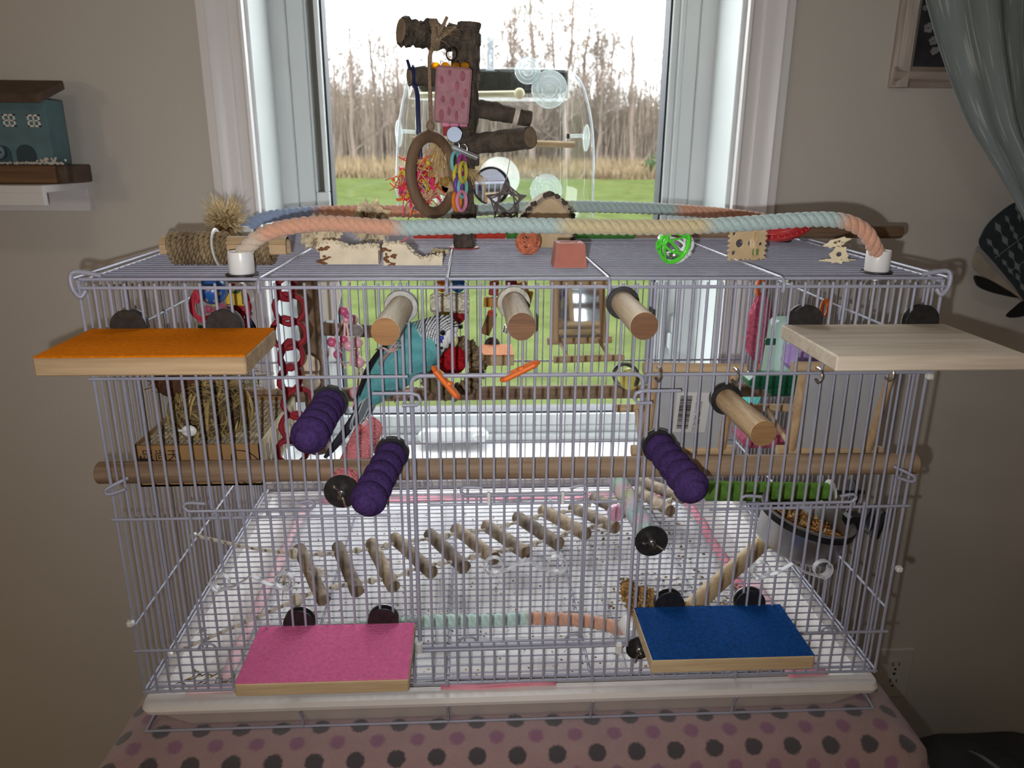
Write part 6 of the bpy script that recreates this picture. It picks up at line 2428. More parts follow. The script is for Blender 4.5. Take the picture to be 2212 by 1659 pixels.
# orange plastic clips on the front bars
CLIP = mat('orange_plastic', lin(226, 110, 40), 0.35)
for (p0, p1, lab) in (((940, 802), (985, 855), 'orange plastic clip slanting down on the front bar beside the budgie'), ((1091, 820), (1156, 788), 'orange plastic clip slanting up on the front bar under the middle peg')):
    a, b_ = P(*p0, y=-.008), P(*p1, y=-.010)
    d = (b_ - a).normalized()
    m_ = MB()
    n1 = V((0, 1, 0))
    lp = [a, a - d * .002 + n1 * .004, a + n1 * .009, b_ + n1 * .009, b_ + d * .002 + n1 * .004, b_]
    m_.tube([a, b_], .0027, 10)
    m_.tube(smooth_path([a, a - d * .003 + n1 * .004, a + d * .004 + n1 * .009, b_ - d * .004 + n1 * .009, b_ + d * .003 + n1 * .004, b_], 4), .0022, 8)
    m_.ball((a * .42 + b_ * .58) + d.cross(n1) * .002, (.004, .0028, .003), 8, 6)
    tag(m_.build('plastic_clip', CLIP, smooth=70), lab, 'clip', 'orange plastic clips')

# round yellow cap in a dark ring
c = P(1352, 812, y=.30)
u1 = PX(c)
t_ = thing('yellow_cap', 'round yellow disc in a dark ring on the back bars', 'toy disc', c)
MB().ring(c, (.55, 1, 0.1), 27 * u1, 4.5 * u1, 28, 8).build('dark_ring', mat('dark_grey_plastic', lin(86, 90, 84), 0.4), t_)
m_ = MB()
m_.lathe(c + V((.006, -.002, -.004)), (.55, -1, 0.1), [(24 * u1, -.004), (24 * u1, .003), (20 * u1, .006)], 24)
m_.build('yellow_disc', mat('pale_yellow_plastic', lin(232, 220, 120), 0.5), t_)

# ================================================================== inside the cage: right end
# water bottle with green base
yw = .27
c = P(1690, 760, y=yw)
u1 = PX(c)
t_ = thing('water_bottle', 'green and clear water dispenser hanging inside the right end', 'water bottle', P(1690, 838, y=yw))
m_ = MB()
w0, w1, hh = 31 * u1, 37 * u1, 128 * u1
zb_ = P(1690, 812, y=yw).z
lay2 = []
for (f_, w_, d_) in ((0, w1, .022), (.80, w0, .019), (.95, w0 * .96, .018), (1.0, w0 * .82, .014)):
    lay2.append([V((c.x + math.copysign(abs(math.cos(a)) ** .6, math.cos(a)) * w_, yw + math.copysign(abs(math.sin(a)) ** .6, math.sin(a)) * d_, zb_ + hh * f_)) for a in [2 * math.pi * k / 24 for k in range(24)]])
vs4 = [p for l in lay2 for p in l]
fs4 = [(i * 24 + k, i * 24 + (k + 1) % 24, i * 24 + 24 + (k + 1) % 24, i * 24 + 24 + k) for i in range(3) for k in range(24)] + [tuple(range(72, 96))]
m_.add(vs4, fs4)
m_.build('clear_tank', clear('greenish_tank', (0.80, 0.92, 0.87), 0.12, 0.2, 0.35), t_, smooth=50)
GP = mat('dark_green_plastic', lin(18, 92, 58), 0.35)
MB().box((c.x, yw - .002, zb_ - .009), (.050 + .0, .06, .020), bev=.005).build('trough', GP, t_)
a, b_ = P(1612, 822, y=yw - .02), P(1724, 822, y=yw - .02)
MB().box(((a.x + b_.x) / 2, yw - .018, a.z), (b_.x - a.x, .036, 30 * u1), bev=.006).build('trough', GP, t_)
for (u_, v_) in ((1703, 752), (1664, 738)):
    q = P(u_, v_, y=yw - .021)
    MB().box(q, (22 * u1, .005, 14 * u1), bev=.001).build('green_clip', GP, t_)
# pink net scarf hanging at the back corner
m_ = MB()
yt = .42
c = P(1648, 700, y=yt)
u1 = PX(c)
rq = random.Random(91)
K = 22
vs5, fs5 = [], []
cp = smooth_path([P(1646, 632, y=yt), P(1645, 660, y=yt), P(1640, 690, y=yt), P(1636, 725, y=yt), P(1640, 752, y=yt), P(1646, 775, y=yt), P(1640, 790, y=yt)], 6)
for i, p in enumerate(cp):
    t = i / (len(cp) - 1)
    r = (6 + 20 * math.sin(math.pi * min(1, t * 1.1)) ** .8 + (6 if .5 < t < .9 else 0)) * u1
    for k in range(K):
        a = 2 * math.pi * k / K
        rr_ = r * (1 + .22 * math.sin(5 * a + t * 4) + rq.gauss(0, .04))
        vs5.append(p + V((math.cos(a) * rr_, math.sin(a) * rr_ * .5, 0)))
for i in range(len(cp) - 1):
    for k in range(K):
        fs5.append((i * K + k, i * K + (k + 1) % K, i * K + K + (k + 1) % K, i * K + K + k))
m_.add(vs5, fs5)
tag(m_.build('net_scarf', mat('pink_netting', lin(206, 100, 126), 0.9, noise=.3, ns=220, bump=.8, bs=500), smooth=60), 'crumpled pink net scarf hanging in the back right corner', 'scarf')
# orange C-clips on the right bars
for (u_, v_, x_, lab) in ((1645, 620, .735, 'orange open clip holding the pink net scarf'), (1650, 795, .738, 'orange open clip below the pink net scarf'), (1782, 668, .755, 'orange open clip on the right side bars')):
    c = P(u_, v_, x=x_) if u_ > 1700 else P(u_, v_, y=.42)
    u1 = PX(c)
    m_ = MB()
    m_.tube([c + V((math.cos(a) * 11 * u1, math.cos(a) * .004, math.sin(a) * 19 * u1)) for a in [math.radians(-60 + 300 * k / 18) for k in range(19)]], 4.6 * u1, 8)
    tag(m_.build('plastic_clip', CLIP, smooth=70), lab, 'clip', 'orange plastic clips')
# lilac fleece pad and pink cosy
c = P(1738, 778, y=.20)
m_ = MB()
m_.box(c, (.040, .05, .030), Matrix.Rotation(.25, 3, 'Y'), bev=.006)
tag(m_.build('fleece_pad', mat('lilac_fleece', lin(160, 132, 190), 0.95, noise=.12, ns=160, bump=.6, bs=500), smooth=60), 'lilac fleece pad behind the water dispenser', 'fleece pad')
c = P(1620, 942, y=.20)
m_ = MB()
m_.box(c + V((.016, 0, .0)), (.065, .05, .017), bev=.006)
tag(m_.build('fleece_pad', mat('rose_fleece', lin(176, 84, 112), 0.95, noise=.12, ns=160, bump=.6, bs=500), smooth=60), 'rose pink fleece strip between the two mirrors', 'fleece pad')
# pale round washers and bolts at the back corner
for (u_, v_, r) in ((1704, 612, 18), (1638, 660, 16)):
    c = P(u_, v_, y=.44)
    u1 = PX(c)
    m_ = MB()
    m_.lathe(c, (.4, -1, 0), [(r * u1 * .6, 0), (r * u1 * .6, .003)], 18)
    m_.rod(c, c + V((-.004, -.014, .001)), .002, 8)
    tag(m_.build('bolt_washer', mat('lime_washer', lin(208, 216, 160), 0.5)), 'pale lime washer with bolt %s' % ('near the roof at the right rear' if u_ > 1680 else 'left of the pink net scarf'), 'washer', 'lime washers')
# turquoise toy bits seen between the mirrors
c = P(1600, 868, y=.38)
MB_ = MB()
MB_.box(c, (.05, .012, .05), Matrix.Rotation(.3, 3, 'Y'), bev=.004)
tag(MB_.build('turquoise_toy', clear('turquoise_plastic', (0.45, 0.92, 0.88), 0.12, 0.2, 0.3), smooth=50), 'translucent turquoise toy piece behind the right mirrors', 'bird toy')

# green felt perch on the right wall
a, b_ = P(1788, 1064, y=.105), P(1524, 1060, y=.105)
t_ = thing('felt_perch', 'bright green felt-covered perch fixed to the right side bars', 'perch', a)
MB().lathe(a, (b_ - a).normalized(), [(.0100, 0), (.0112, .001), (.0112, (b_ - a).length - .001), (.010, (b_ - a).length)], 22).build('felt_sleeve', mat('green_felt', lin(96, 136, 58), 1.0, spec=0.1, noise=.2, ns=160, bump=.7, bs=500), t_)
m_ = MB()
m_.lathe((a.x + .002, a.y, a.z), (1, 0, 0), [(.0150, 0), (.0150, .0016)], 24)
m_.build('white_washer', WHITEPL, t_)
m_ = MB()
m_.lathe((CW + .003, a.y, a.z), (1, 0, 0), [(.0150, 0), (.0150, .0016)], 24)
m_.rod((a.x, a.y, a.z), (CW + .018, a.y, a.z), .0024, 8)
m_.build('bolt', DARKSTEEL, t_)

# diagonal wooden dowel
a, b_ = P(1486, 1318, y=.03), P(1690, 1135, y=.20)
o = MB().lathe(a, (b_ - a).normalized(), [(.0085, 0), (.0095, .001), (.0095, (b_ - a).length)], 20).build('dowel_perch', wood('pale_dowel', lin(206, 180, 140), lin(170, 140, 104), 2, 50))
tag(o, 'pale chewed dowel leaning diagonally under the steel bowl', 'perch')

# steel feeding bowl with seed, clamped to the right bars
bc = P(1747, 1106, x=.694)
t_ = thing('feeding_bowl', 'stainless steel bowl of mixed seed clamped to the right bars', 'bowl', bc - V((0, 0, .04)))
ax = V((math.sin(math.radians(13)), -math.sin(math.radians(4)), 1)).normalized()
Rb = .0485
MB().lathe(bc - ax * .043, ax, [(Rb * .80, 0), (Rb * .86, .002), (Rb * .90, .005), (Rb * .96, .034), (Rb * 1.0, .042), (Rb * 1.03, .043), (Rb * 1.03, .0437), (Rb * .97, .0437), (Rb * .93, .034), (Rb * .86, .006), (0.001, .005)], 44, caps=False).build('steel_cup', BRUSHED, t_, smooth=50)
m_ = MB()
m_.lathe(bc - ax * .009, ax, [(Rb * 1.005, 0), (Rb * 1.04, .001), (Rb * 1.04, .006), (Rb * 1.005, .007)], 44, caps=False)
m_.build('black_band', mat('black_rubber_band', lin(20, 20, 22), 0.4), t_, smooth=50)
m_ = MB()
q = P(1858, 1132, x=.752)
m_.box(q + V((-.006, .004, .002)), (.018, .020, .016), bev=.003)
m_.box(q + V((.014, -.004, .004)), (.010, .026, .034), Matrix.Rotation(.2, 3, 'Y'), bev=.004)
m_.build('black_clamp', mat('black_clamp_plastic', lin(18, 18, 20), 0.35), t_, smooth=50)
m_ = MB()
rq = random.Random(55)
m_.col = lin(150, 112, 66)
m_.lathe(bc - ax * .022, ax, [(Rb * .90, 0), (Rb * .6, .001), (.001, .002)], 30, caps=False)
e1, e2, a3 = frame(ax)
for k in range(900):
    r = Rb * .88 * math.sqrt(rq.random())
    a = rq.uniform(0, 6.28)
    p = bc - ax * (.020 - rq.uniform(0, .002)) + (e1 * math.cos(a) + e2 * math.sin(a)) * r
    m_.col = tint(rq.choice((lin(206, 172, 112), lin(190, 150, 92), lin(150, 108, 62), lin(220, 196, 144), lin(190, 96, 50), lin(120, 84, 50))), rq.uniform(.8, 1.1))
    m_.ball(p, (.0017, .0011, .0010), 5, 4, Matrix.Rotation(rq.uniform(0, 3), 3, 'Z'))
m_.build('seed_mix', VROUGH, t_, smooth=0, kind='stuff')

# millet sprays behind the blue ledge
for k, (p0, p1, lab) in enumerate((((1350, 1255), (1392, 1345), 'long millet spray standing behind the blue ledge'), ((1383, 1272), (1420, 1335), 'shorter millet spray right of the long one behind the blue ledge'))):
    a, b_ = P(*p0, y=.05), P(*p1, y=.02)
    m_ = MB()
    rq = random.Random(80 + k)
    L_ = (b_ - a).length
    e1, e2, a3 = frame(b_ - a)
    t_ = thing('millet_spray', lab, 'millet spray', b_, 'millet sprays')
    for j in range(420):
        s_ = rq.random()
        r = .0105 * min(1, (s_ + .12) * 3) * rq.uniform(.75, 1.0)
        an = rq.uniform(0, 6.28)
        m_.col = tint(lin(178, 138, 84), rq.uniform(.55, 1.1))
        m_.ball(a + a3 * s_ * L_ + (e1 * math.cos(an) + e2 * math.sin(an)) * r, rq.uniform(.0013, .0021), 6, 4)
    m_.build('millet_grains', VROUGH, t_, smooth=60, kind='stuff')
    MB().rod(a, b_, .0065, 8).build('stalk', mat('millet_core', lin(120, 88, 50), 0.9), t_)

# ---------------------------------------------------------------- rope and twig bridge
RUNGS = [((646, 1184), (699, 1297)), ((729, 1180), (772, 1278)), ((801, 1173), (850, 1268)), ((851, 1162), (933, 1237)), ((927, 1153), (1003, 1226)), ((984, 1142), (1068, 1207)), ((1050, 1135), (1136, 1195)),
         ((1117, 1117), (1207, 1175)), ((1172, 1103), (1266, 1154)), ((1236, 1096), (1330, 1140)), ((1283, 1075), (1345, 1108)), ((1380, 1062), (1448, 1104)), ((1382, 1040), (1476, 1076))]
t_ = thing('twig_bridge', 'hanging bridge of thirteen twig rungs on cotton cords across the cage', 'rope bridge', P(800, 1270, y=.12))
TW = [mat('twig_bark_%d' % k, lin(*c), 0.85, noise=.45, ns=70, bump=.6, bs=120) for k, c in enumerate(((146, 130, 112), (120, 106, 92), (156, 138, 116)))]
n = len(RUNGS)
RP = []
for k, (fa, ne) in enumerate(RUNGS):
    f_ = k / (n - 1)
    yn, yf_ = lerp(.085, .345, f_), lerp(.165, .435, f_)
    A, B = P(*fa, y=yf_), P(*ne, y=yn)
    RP.append((A, B))
    r = PX(B, 15.5 if k < 9 else 13.5)
    m_ = MB()
    branch_tube(m_, [A, lerp(A, B, .35) + V((0, 0, .0006)), lerp(A, B, .7), B], (r * .95, r), 12, .03, 200 + k, .03)
    rg_ = m_.build('rung', TW[k % 3], t_, smooth=60)
    d = (B - A).normalized()
    MB().lathe(B - d * .0003, d, [(r * .9, 0), (r * .86, .0008)], 14).build('cut_end', CUT, rg_)
for s_ in (.14, .82):
    path = [lerp(A, B, s_) for A, B in RP]
    if s_ < .5:
        path = [P(420, 1157, x=.002), lerp(P(420, 1157, x=.002), path[0], .55) + V((0, 0, -.003)), lerp(P(420, 1157, x=.002), path[0], .93)] + path + [V((path[-1].x + .03, CD, path[-1].z + .01))]
    else:
        e = P(372, 1412, x=.004)
        path = [e, lerp(e, path[0], .35), lerp(e, path[0], .85)] + path + [path[-1] + V((.05, .03, .004))]
    cb_ = rope(smooth_path(path, 6), 0.0022, [(0, lin(214, 204, 188)), (1, lin(206, 196, 180))], t_, 'cotton_cord', 3, .012, .0022, 6)
    kn = [path[2]] + [lerp(path[i], path[i + 1], .5) for i in range(3, 3 + n - 1)]
    for i, p in enumerate(kn):
        MB().ball(p, (.0052, .0046, .0044) if i else (.008, .007, .007), 9, 7).build('knot', COTTON, cb_, smooth=60)
m_ = MB()
tuft(m_, lerp(RP[0][0], RP[0][1], .55) + V((.004, -.008, .004)), (.6, -.2, .7), 34, .022, .4, .0005, 5)
tuft(m_, P(618, 1230, y=.12), (-.1, 0, -1), 20, .03, .2, .0006, 6)
tuft(m_, P(447, 1362, y=.06), (-1, 0, .3), 12, .014, .35, .0004, 7)
m_.build('frayed_ends', COTTON, t_, smooth=0)
for (u_, v_, x_) in ((418, 1157, -.002), (366, 1415, .004)):
    q = P(u_, v_, x=x_)
    m_ = MB()
    m_.box(q, (.007, .008, .008), bev=.002)
    m_.build('nylon_tie', NYLON, t_)

# nylon ties on the cage corners
for (u_, v_, y_, lab) in ((282, 1347, -.004, 'white nylon tie on the left front corner bar'), (1942, 1229, -.004, 'white nylon tie on the right front corner bar below the bare pine ledge'), (2008, 813, -.004, 'white nylon tie on the right front corner just under the bare pine ledge'), (906, 1397, -.006, 'white nylon tie at the lower left corner of the centre door'), (1337, 1400, -.008, 'white nylon tie beside the low rope perch')):
    q = P(u_, v_, y=y_)
    m_ = MB()
    m_.box(q, (.0065, .007, .006 if v_ < 1395 else .012), bev=.0015)
    m_.tube([q, q + V((.004 if u_ > 1100 else -.004, .004, 0))], .0014, 6)
    tag(m_.build('nylon_tie', NYLON), lab, 'cable tie', 'nylon ties')

# pink sphere bead hanging near the rainbow perch
c = P(1330, 1108, y=.25)
o = MB().ball(c, PX(c, 19), 16, 12).build('pink_ball', mat('pink_glossy_bead', lin(216, 160, 186), 0.2, sss=.1), smooth=80)
tag(o, 'glossy pink ball hanging under the pastel wrapped perch', 'ball toy')

# ================================================================== the budgie
BY = 0.040


def bp_(u_, v_, dy=0.0):
    return P(u_, v_, y=BY + dy)


u1 = PX(bp_(880, 780))
STN = [(768, 893, 7), (778, 881, 13), (790, 867, 20), (804, 850, 28), (820, 830, 37), (838, 808, 46), (858, 787, 53), (878, 769, 57), (897, 753, 57), (914, 740, 52), (928, 730, 45), (938, 724, 40.5), (946, 720, 38.5), (953, 717, 37.5),
       (960, 715, 36), (967, 714, 33), (974, 715, 28.5), (980, 716, 22), (985, 718, 13), (987, 719, 4)]
pts = [bp_(a, b) for a, b, r in STN]
rad = [r * u1 for a, b, r in STN]
# resample finely
fine, fr_ = [], []
pf_ = smooth_path(pts, 9)
n0 = len(STN) - 1
for i, p in enumerate(pf_):
    s_ = i / 9.0
    k = min(int(s_), n0 - 1)
    t = s_ - k
    r0 = rad[max(k - 1, 0)]
    r1, r2, r3 = rad[k], rad[k + 1], rad[min(k + 2, n0)]
    fine.append(p)
    fr_.append(max(1.5 * u1, 0.5 * (2 * r1 + (r2 - r0) * t + (2 * r0 - 5 * r1 + 4 * r2 - r3) * t * t + (3 * r1 - r0 - 3 * r2 + r3) * t ** 3)))
NSEG = 72
vs6, fs6, cols6 = [], [], []
rq = random.Random(1)
TEAL, TEALD, WHT_, BLKF, GREYF = lin(100, 164, 166), lin(78, 140, 146), lin(226, 228, 228), lin(34, 34, 38), lin(170, 174, 176)
eyeC = bp_(957, 711)


def to_px(p):
    d = p - CAM
    z_ = d.dot(_f)
    return IW / 2 + FPX * d.dot(_r) / z_, IH / 2 - FPX * d.dot(_u) / z_


FACE = bp_(982, 728)
for i, p in enumerate(fine):
    t = (fine[min(i + 1, len(fine) - 1)] - fine[max(i - 1, 0)]).normalized()
    e2 = V((0, 1, 0))
    e2 = (e2 - t * e2.dot(t)).normalized()
    e1 = t.cross(e2).normalized()        # in the picture plane, upper-left side (the back)
    for k in range(NSEG):
        a = 2 * math.pi * k / NSEG
        q = p + (e1 * math.cos(a) + e2 * math.sin(a) * .88) * fr_[i]
        vs6.append(q)
        # plumage by place on the body: along = station, side: +1 back, -1 belly
        st = i / 9.0
        side = math.cos(a)
        u_, v_ = STN[min(int(st), n0)][0], STN[min(int(st), n0)][1]
        hx = (q - eyeC)
        dface = math.hypot(q.x - FACE.x, q.z - FACE.z) / u1
        if st < 9.6:
            c = lerp(V(TEALD), V(TEAL), .5 + .5 * math.sin(k * .7 + i * .31) * .6)
            if side > .80 and st < 8:
                c = V(BLKF)
            if st < 2.2:
                c = lerp(V(GREYF), V(TEAL), max(0, (st - .8) / 1.4))
        else:
            # head: white mask round the beak, barred crown and nape
            if dface < 25 or (side < -.45 and st > 10.9):
                c = V(WHT_) * .92
            else:
                ring = math.sin(dface * 1.25)
                c = V(BLKF) * 1.3 if ring > .1 else V(WHT_) * .85
            if st < 10.8 and side < .15:
                c = V(TEAL)
            edge = max(0, min(1, (10.4 - st) / .8))
            c = lerp(c, V(TEAL), edge if side < .4 else edge * .5)
        cols6.append(tuple(c))
for i in range(len(fine) - 1):
    for k in range(NSEG):
        l = (k + 1) % NSEG
        fs6.append((i * NSEG + k, i * NSEG + l, (i + 1) * NSEG + l, (i + 1) * NSEG + k))
fs6.append(tuple(range(NSEG))[::-1])
fs6.append(tuple(range((len(fine) - 1) * NSEG, len(fine) * NSEG)))
bird = thing('budgie', 'turquoise blue budgie with a white barred head clinging behind the front bars', 'budgie', bp_(850, 850))
PLUM = mat('budgie_plumage', (1, 1, 1), 0.85, vcol=True, noise=.10, ns=160, bump=.35, bs=420, spec=.15)
MB().add(vs6, fs6, cols6).build('body', PLUM, bird, smooth=80)


# wing folded along the back: overlapping scalloped feathers
def feather(m_, a, b_, w_, col, edge, yo, up):
    a, b_ = V(a), V(b_)
    d = b_ - a
    n_ = d.normalized().cross(V((0, 1, 0))).normalized()
    K = 9
    for (sc, c_, oy) in ((1.0, edge, 0), (.74, col, -.0007)):
        vs, fs = [], []
        L_ = []
        for j in range(K + 1):
            t = j / K
            ww = w_ * sc * math.sqrt(max(0, math.sin(math.pi * (.12 + .88 * t) if t < .95 else math.pi))) if j < K else 0.0
            ww = w_ * sc * (min(1, t * 4 + .3)) * math.sqrt(max(0, 1 - ((t - .45) / .56) ** 2)) if t > .45 else w_ * sc * min(1, t * 4 + .3)
            L_.append((a + d * t * (1 if sc == 1 else .96), ww))
        top, bot = [], []
        for (p, ww) in L_:
            top.append(p + n_ * ww + V((0, yo + oy, 0)))
            bot.append(p - n_ * ww + V((0, yo + oy, 0)))
        poly = top + bot[::-1]
        nn = len(poly)
        m_.col = c_
        th = V((0, .0005, 0))
        m_.add(poly + [q + th for q in poly], [tuple(range(nn)), tuple(range(nn, 2 * nn))[::-1]] + [(i, nn + i, nn + (i + 1) % nn, (i + 1) % nn) for i in range(nn)])


m_ = MB()
WG, WB = lin(168, 174, 176), lin(40, 42, 48)
wing = [((800, 850), (776, 908), 9), ((792, 856), (766, 914), 9), ((786, 866), (760, 921), 8), ((805, 858), (786, 900), 8), ((812, 862), (795, 896), 7), ((800, 872), (780, 912), 7), ((790, 850), (768, 896), 8), ((788, 838), (776, 886), 7)]
for j, (a, b_, w_) in enumerate(wing):
    feather(m_, bp_(*a), bp_(*b_), w_ * u1, WB if j % 2 else lin(90, 96, 100), WG, -.012 + j * .0016, 0)
m_.build('wing_feathers', VCOL, bird, smooth=0)
m_ = MB()
m_.col = lin(30, 30, 36)
ww = [(884, 716, 5), (862, 740, 9), (836, 762, 9), (816, 784, 8), (802, 808, 8), (792, 834, 7), (782, 862, 6), (772, 890, 4)]
m_.tube(smooth_path([bp_(a - 6, b - 4, .012) for a, b, r in ww], 4), [lerp(ww[min(int(i / 4), 7)][2], ww[min(int(i / 4) + 1, 7)][2], (i % 4) / 4) * u1 * 1.3 for i in range(29)], 10)
m_.build('folded_wing', VCOL, bird, smooth=80)
# long tail feathers
m_ = MB()
m_.col = lin(20, 24, 40)
tp_ = [(786, 872, 9), (768, 900, 10), (748, 930, 10), (728, 956, 9), (712, 976, 7), (701, 989, 3)]
m_.tube(smooth_path([bp_(a, b, .006) for a, b, r in tp_], 4), [lerp(tp_[min(int(i / 4), 5)][2], tp_[min(int(i / 4) + 1, 5)][2], (i % 4) / 4) * u1 for i in range(21)], 10, flat=.25, up=(0, 1, 0))
m_.build('tail_feathers', VCOL, bird, smooth=80)
# face
eR = 5.8 * u1
ec_ = bp_(957.5, 711.5)
dpt = math.sqrt(max(0, (36 * u1) ** 2 - 0)) * .88
m_ = MB()
m_.ball(ec_ + V((0, -dpt + .0002, 0)), (eR, eR * .6, eR), 14, 10)
m_.build('eye', mat('budgie_eye', lin(12, 12, 14), 0.08), bird, smooth=80)
m_ = MB()
m_.ring(ec_ + V((0, -dpt - .0002, 0)), (0, 1, 0), eR * 1.15, eR * .22, 18, 6)
m_.build('eye_ring', mat('grey_eye_ring', lin(150, 150, 150), 0.6), bird)
m_ = MB()
m_.ball(bp_(981, 724, -.010), (8 * u1, 9 * u1, 7 * u1), 12, 8)
m_.build('cere', mat('pale_cere', lin(206, 200, 206), 0.5), bird, smooth=80)
m_ = MB()
m_.tube(smooth_path([bp_(982, 730, -.010), bp_(984, 738, -.011), bp_(980, 747, -.010), bp_(975, 752, -.009)], 4), [7 * u1, 7 * u1, 6.6 * u1, 6.2 * u1, 5.8 * u1, 5.4 * u1, 5 * u1, 4.4 * u1, 3.6 * u1, 2.8 * u1, 2 * u1, 1.4 * u1, .6 * u1], 10)
m_.build('beak', mat('olive_horn_beak', lin(178, 172, 120), 0.35), bird, smooth=80)
m_ = MB()
for (u_, v_, r, col, dy) in ((948, 733, 6, (48, 56, 150), -.0165), (954, 730, 5, (58, 66, 160), -.0168), (951, 737, 4, (50, 52, 140), -.0165), (946, 746, 5, (18, 18, 22), -.0155), (954, 752, 3.6, (18, 18, 22), -.014), (963, 755, 3.2, (18, 18, 22), -.0125)):
    m_.col = lin(*col)
    m_.ball(bp_(u_, v_, dy), (r * u1, .0022, r * u1 * .9), 10, 7)
m_.build('cheek_spots', VCOL, bird, smooth=80)
# feet: toes closed on the bars
SKIN = mat('grey_pink_foot_skin', lin(160, 132, 130), 0.6, noise=.2, ns=200)
for (leg, toes) in (([(822, 786, -.018), (832, 770, -.034), (841, 760, -.0385)], [[(841, 760), (828, 752), (817, 753)], [(841, 760), (852, 752), (862, 742)], [(841, 760), (853, 758), (861, 752)], [(841, 760), (848, 746), (858, 738)]]),
                    ([(858, 846, -.012), (868, 846, -.03), (876, 845, -.0395)], [[(876, 845), (888, 842), (896, 838)], [(876, 845), (886, 850), (884, 858)], [(876, 845), (866, 852), (856, 862)]])):
    m_ = MB()
    m_.tube([bp_(a, b, d) for a, b, d in leg], [5 * u1, 4.2 * u1, 3.8 * u1], 8)
    for tz in toes:
        q = [bp_(a, b, -BY - .0035 + (.002 if i == 2 else 0)) for i, (a, b) in enumerate(tz)]
        m_.tube(smooth_path(q, 4), [3.4 * u1 - .22 * i * u1 for i in range(9)], 7)
    o = m_.build('foot', SKIN, bird, smooth=70)
    m_ = MB()
    for tz in toes:
        a, b = tz[-1]
        q = bp_(a, b, -BY - .0015)
        d = (q - bp_(*tz[-2], -BY - .0015)).normalized()
        m_.tube([q, q + d * 4 * u1 - V((0, 0, 1.5 * u1)), q + d * 6 * u1 - V((0, 0, 4.5 * u1))], [1.7 * u1, 1.3 * u1, .3 * u1], 6)
    m_.build('claws', mat('dark_claw', lin(50, 44, 46), 0.4), o, smooth=70)

# ================================================================== on the walls
# floating shelf on the left
SX = -0.2523
t_ = thing('floating_shelf', 'white hollow floating shelf on the left of the window', 'shelf', (-.6, .52, .44))
SHM = mat('white_shelf_laminate', lin(224, 222, 222), 0.4)
MB().box(((SX - 1.1) / 2, .512, .4710), (SX + 1.1, .136, .010), bev=.0008).build('top_board', SHM, t_)
MB().box(((SX - 1.1) / 2, .449, .4580), (SX + 1.1, .010, .018), bev=.0008).build('front_board', SHM, t_)
MB().box(((SX - 1.1) / 2, .575, .4490), (SX + 1.1, .010, .034), bev=.0008).build('back_board', SHM, t_)
# decorative wooden house on it
HY = .492
SZ = .4762
hr = P(104, 218, y=HY)
hx1 = P(116, 352, y=HY).x
t_ = thing('toy_house', 'blue-green wooden toy house with brown roof on the white shelf', 'house ornament', (hx1 - .06, .52, SZ))
HB = mat('painted_teal_wood', lin(92, 122, 128), 0.75, noise=.12, ns=40)
zb2, zt2 = P(60, 356, y=HY).z, P(60, 212, y=HY).z
MB().box((hx1 - .075, HY + .026, (zb2 + zt2) / 2), (.15, .052, zt2 - zb2), bev=.0015).build('body', HB, t_)
rz = P(50, 200, y=HY).z
RM = mat('dark_brown_roof', lin(92, 74, 60), 0.85, noise=.3, ns=50)
m_ = MB()
m_.box((hx1 - .075, HY + .018, zt2 + .010), (.158, .078, .012), Matrix.Rotation(math.radians(17), 3, 'X'), bev=.001)
m_.build('roof', RM, t_)
WF = mat('white_toy_window', lin(224, 222, 216), 0.5)
for (u_, v_) in ((20, 260), (73, 261)):
    c = P(u_, v_, y=HY - .001)
    u2 = PX(c)
    m_ = MB()
    for (dx, dz, sx, sz) in ((-11, 0, 4, 26), (11, 0, 4, 26), (0, 0, 3, 26), (0, 11, 26, 4), (0, -11, 26, 4), (0, 0, 26, 3)):
        m_.box(c + V((dx * u2, 0, dz * u2)), (sx * u2, .0022, sz * u2), bev=.0003)
    m_.build('window_frame', WF, t_)
for (u_, v_, w_, h_, col) in ((60, 352, 20, 38, (48, 66, 74)), (10, 352, 17, 36, (60, 82, 92))):
    c = P(u_, v_, y=HY - .0008)
    u2 = PX(c)
    o_ = [(-w_ * u2, 0), (w_ * u2, 0)] + [(w_ * u2 * math.cos(a), (h_ - w_) * u2 + w_ * u2 * math.sin(a)) for a in [math.pi * k / 10 for k in range(11)]]
    MB().prism(o_, c, (1, 0, 0), (0, 0, 1), .0016).build('arched_door', mat('dark_teal_door', lin(*col), 0.7), t_, smooth=0)
BW = wood('split_log', lin(132, 98, 64), lin(84, 56, 36), 0, 40)
zq0 = SZ
for (ua, ub, mm, yo) in ((-160, 118, BW, -.008), (119, 141, RM, .0), (143, 162, RM, .012)):
    a, b_ = P(ua, 375, y=HY + yo), P(ub, 375, y=HY + yo)
    MB().box(((a.x + b_.x) / 2, HY + yo + .026, (zb2 + SZ) / 2), (b_.x - a.x, .05, zb2 - SZ - .0006), bev=.002).build('base_block', mm, t_)
m_ = MB()
rq = random.Random(19)
for k in range(110):
    q = P(rq.uniform(-60, 138), rq.uniform(351, 356), y=HY - rq.uniform(.0015, .009))
    m_.ball(V((q.x, q.y, zb2 + .0015 + .002 * rq.random())), (rq.uniform(.0014, .0026), .002, rq.uniform(.001, .002)), 6, 5)
for k in range(18):
    q = P(rq.gauss(103, 12), rq.uniform(342, 352), y=HY - .004)
    m_.ball(q, (.0018, .002, .0018), 6, 5)
m_.build('pebbles', mat('white_gravel', lin(214, 206, 194), 0.8), t_, smooth=40, kind='stuff')
m_ = MB()
c = P(-4, 328, y=HY - .006)
m_.ball(c, (PX(c, 14), .003, PX(c, 15)), 14, 10)
m_.build('fish', mat('grey_blue_fish', lin(112, 134, 146), 0.6), t_)
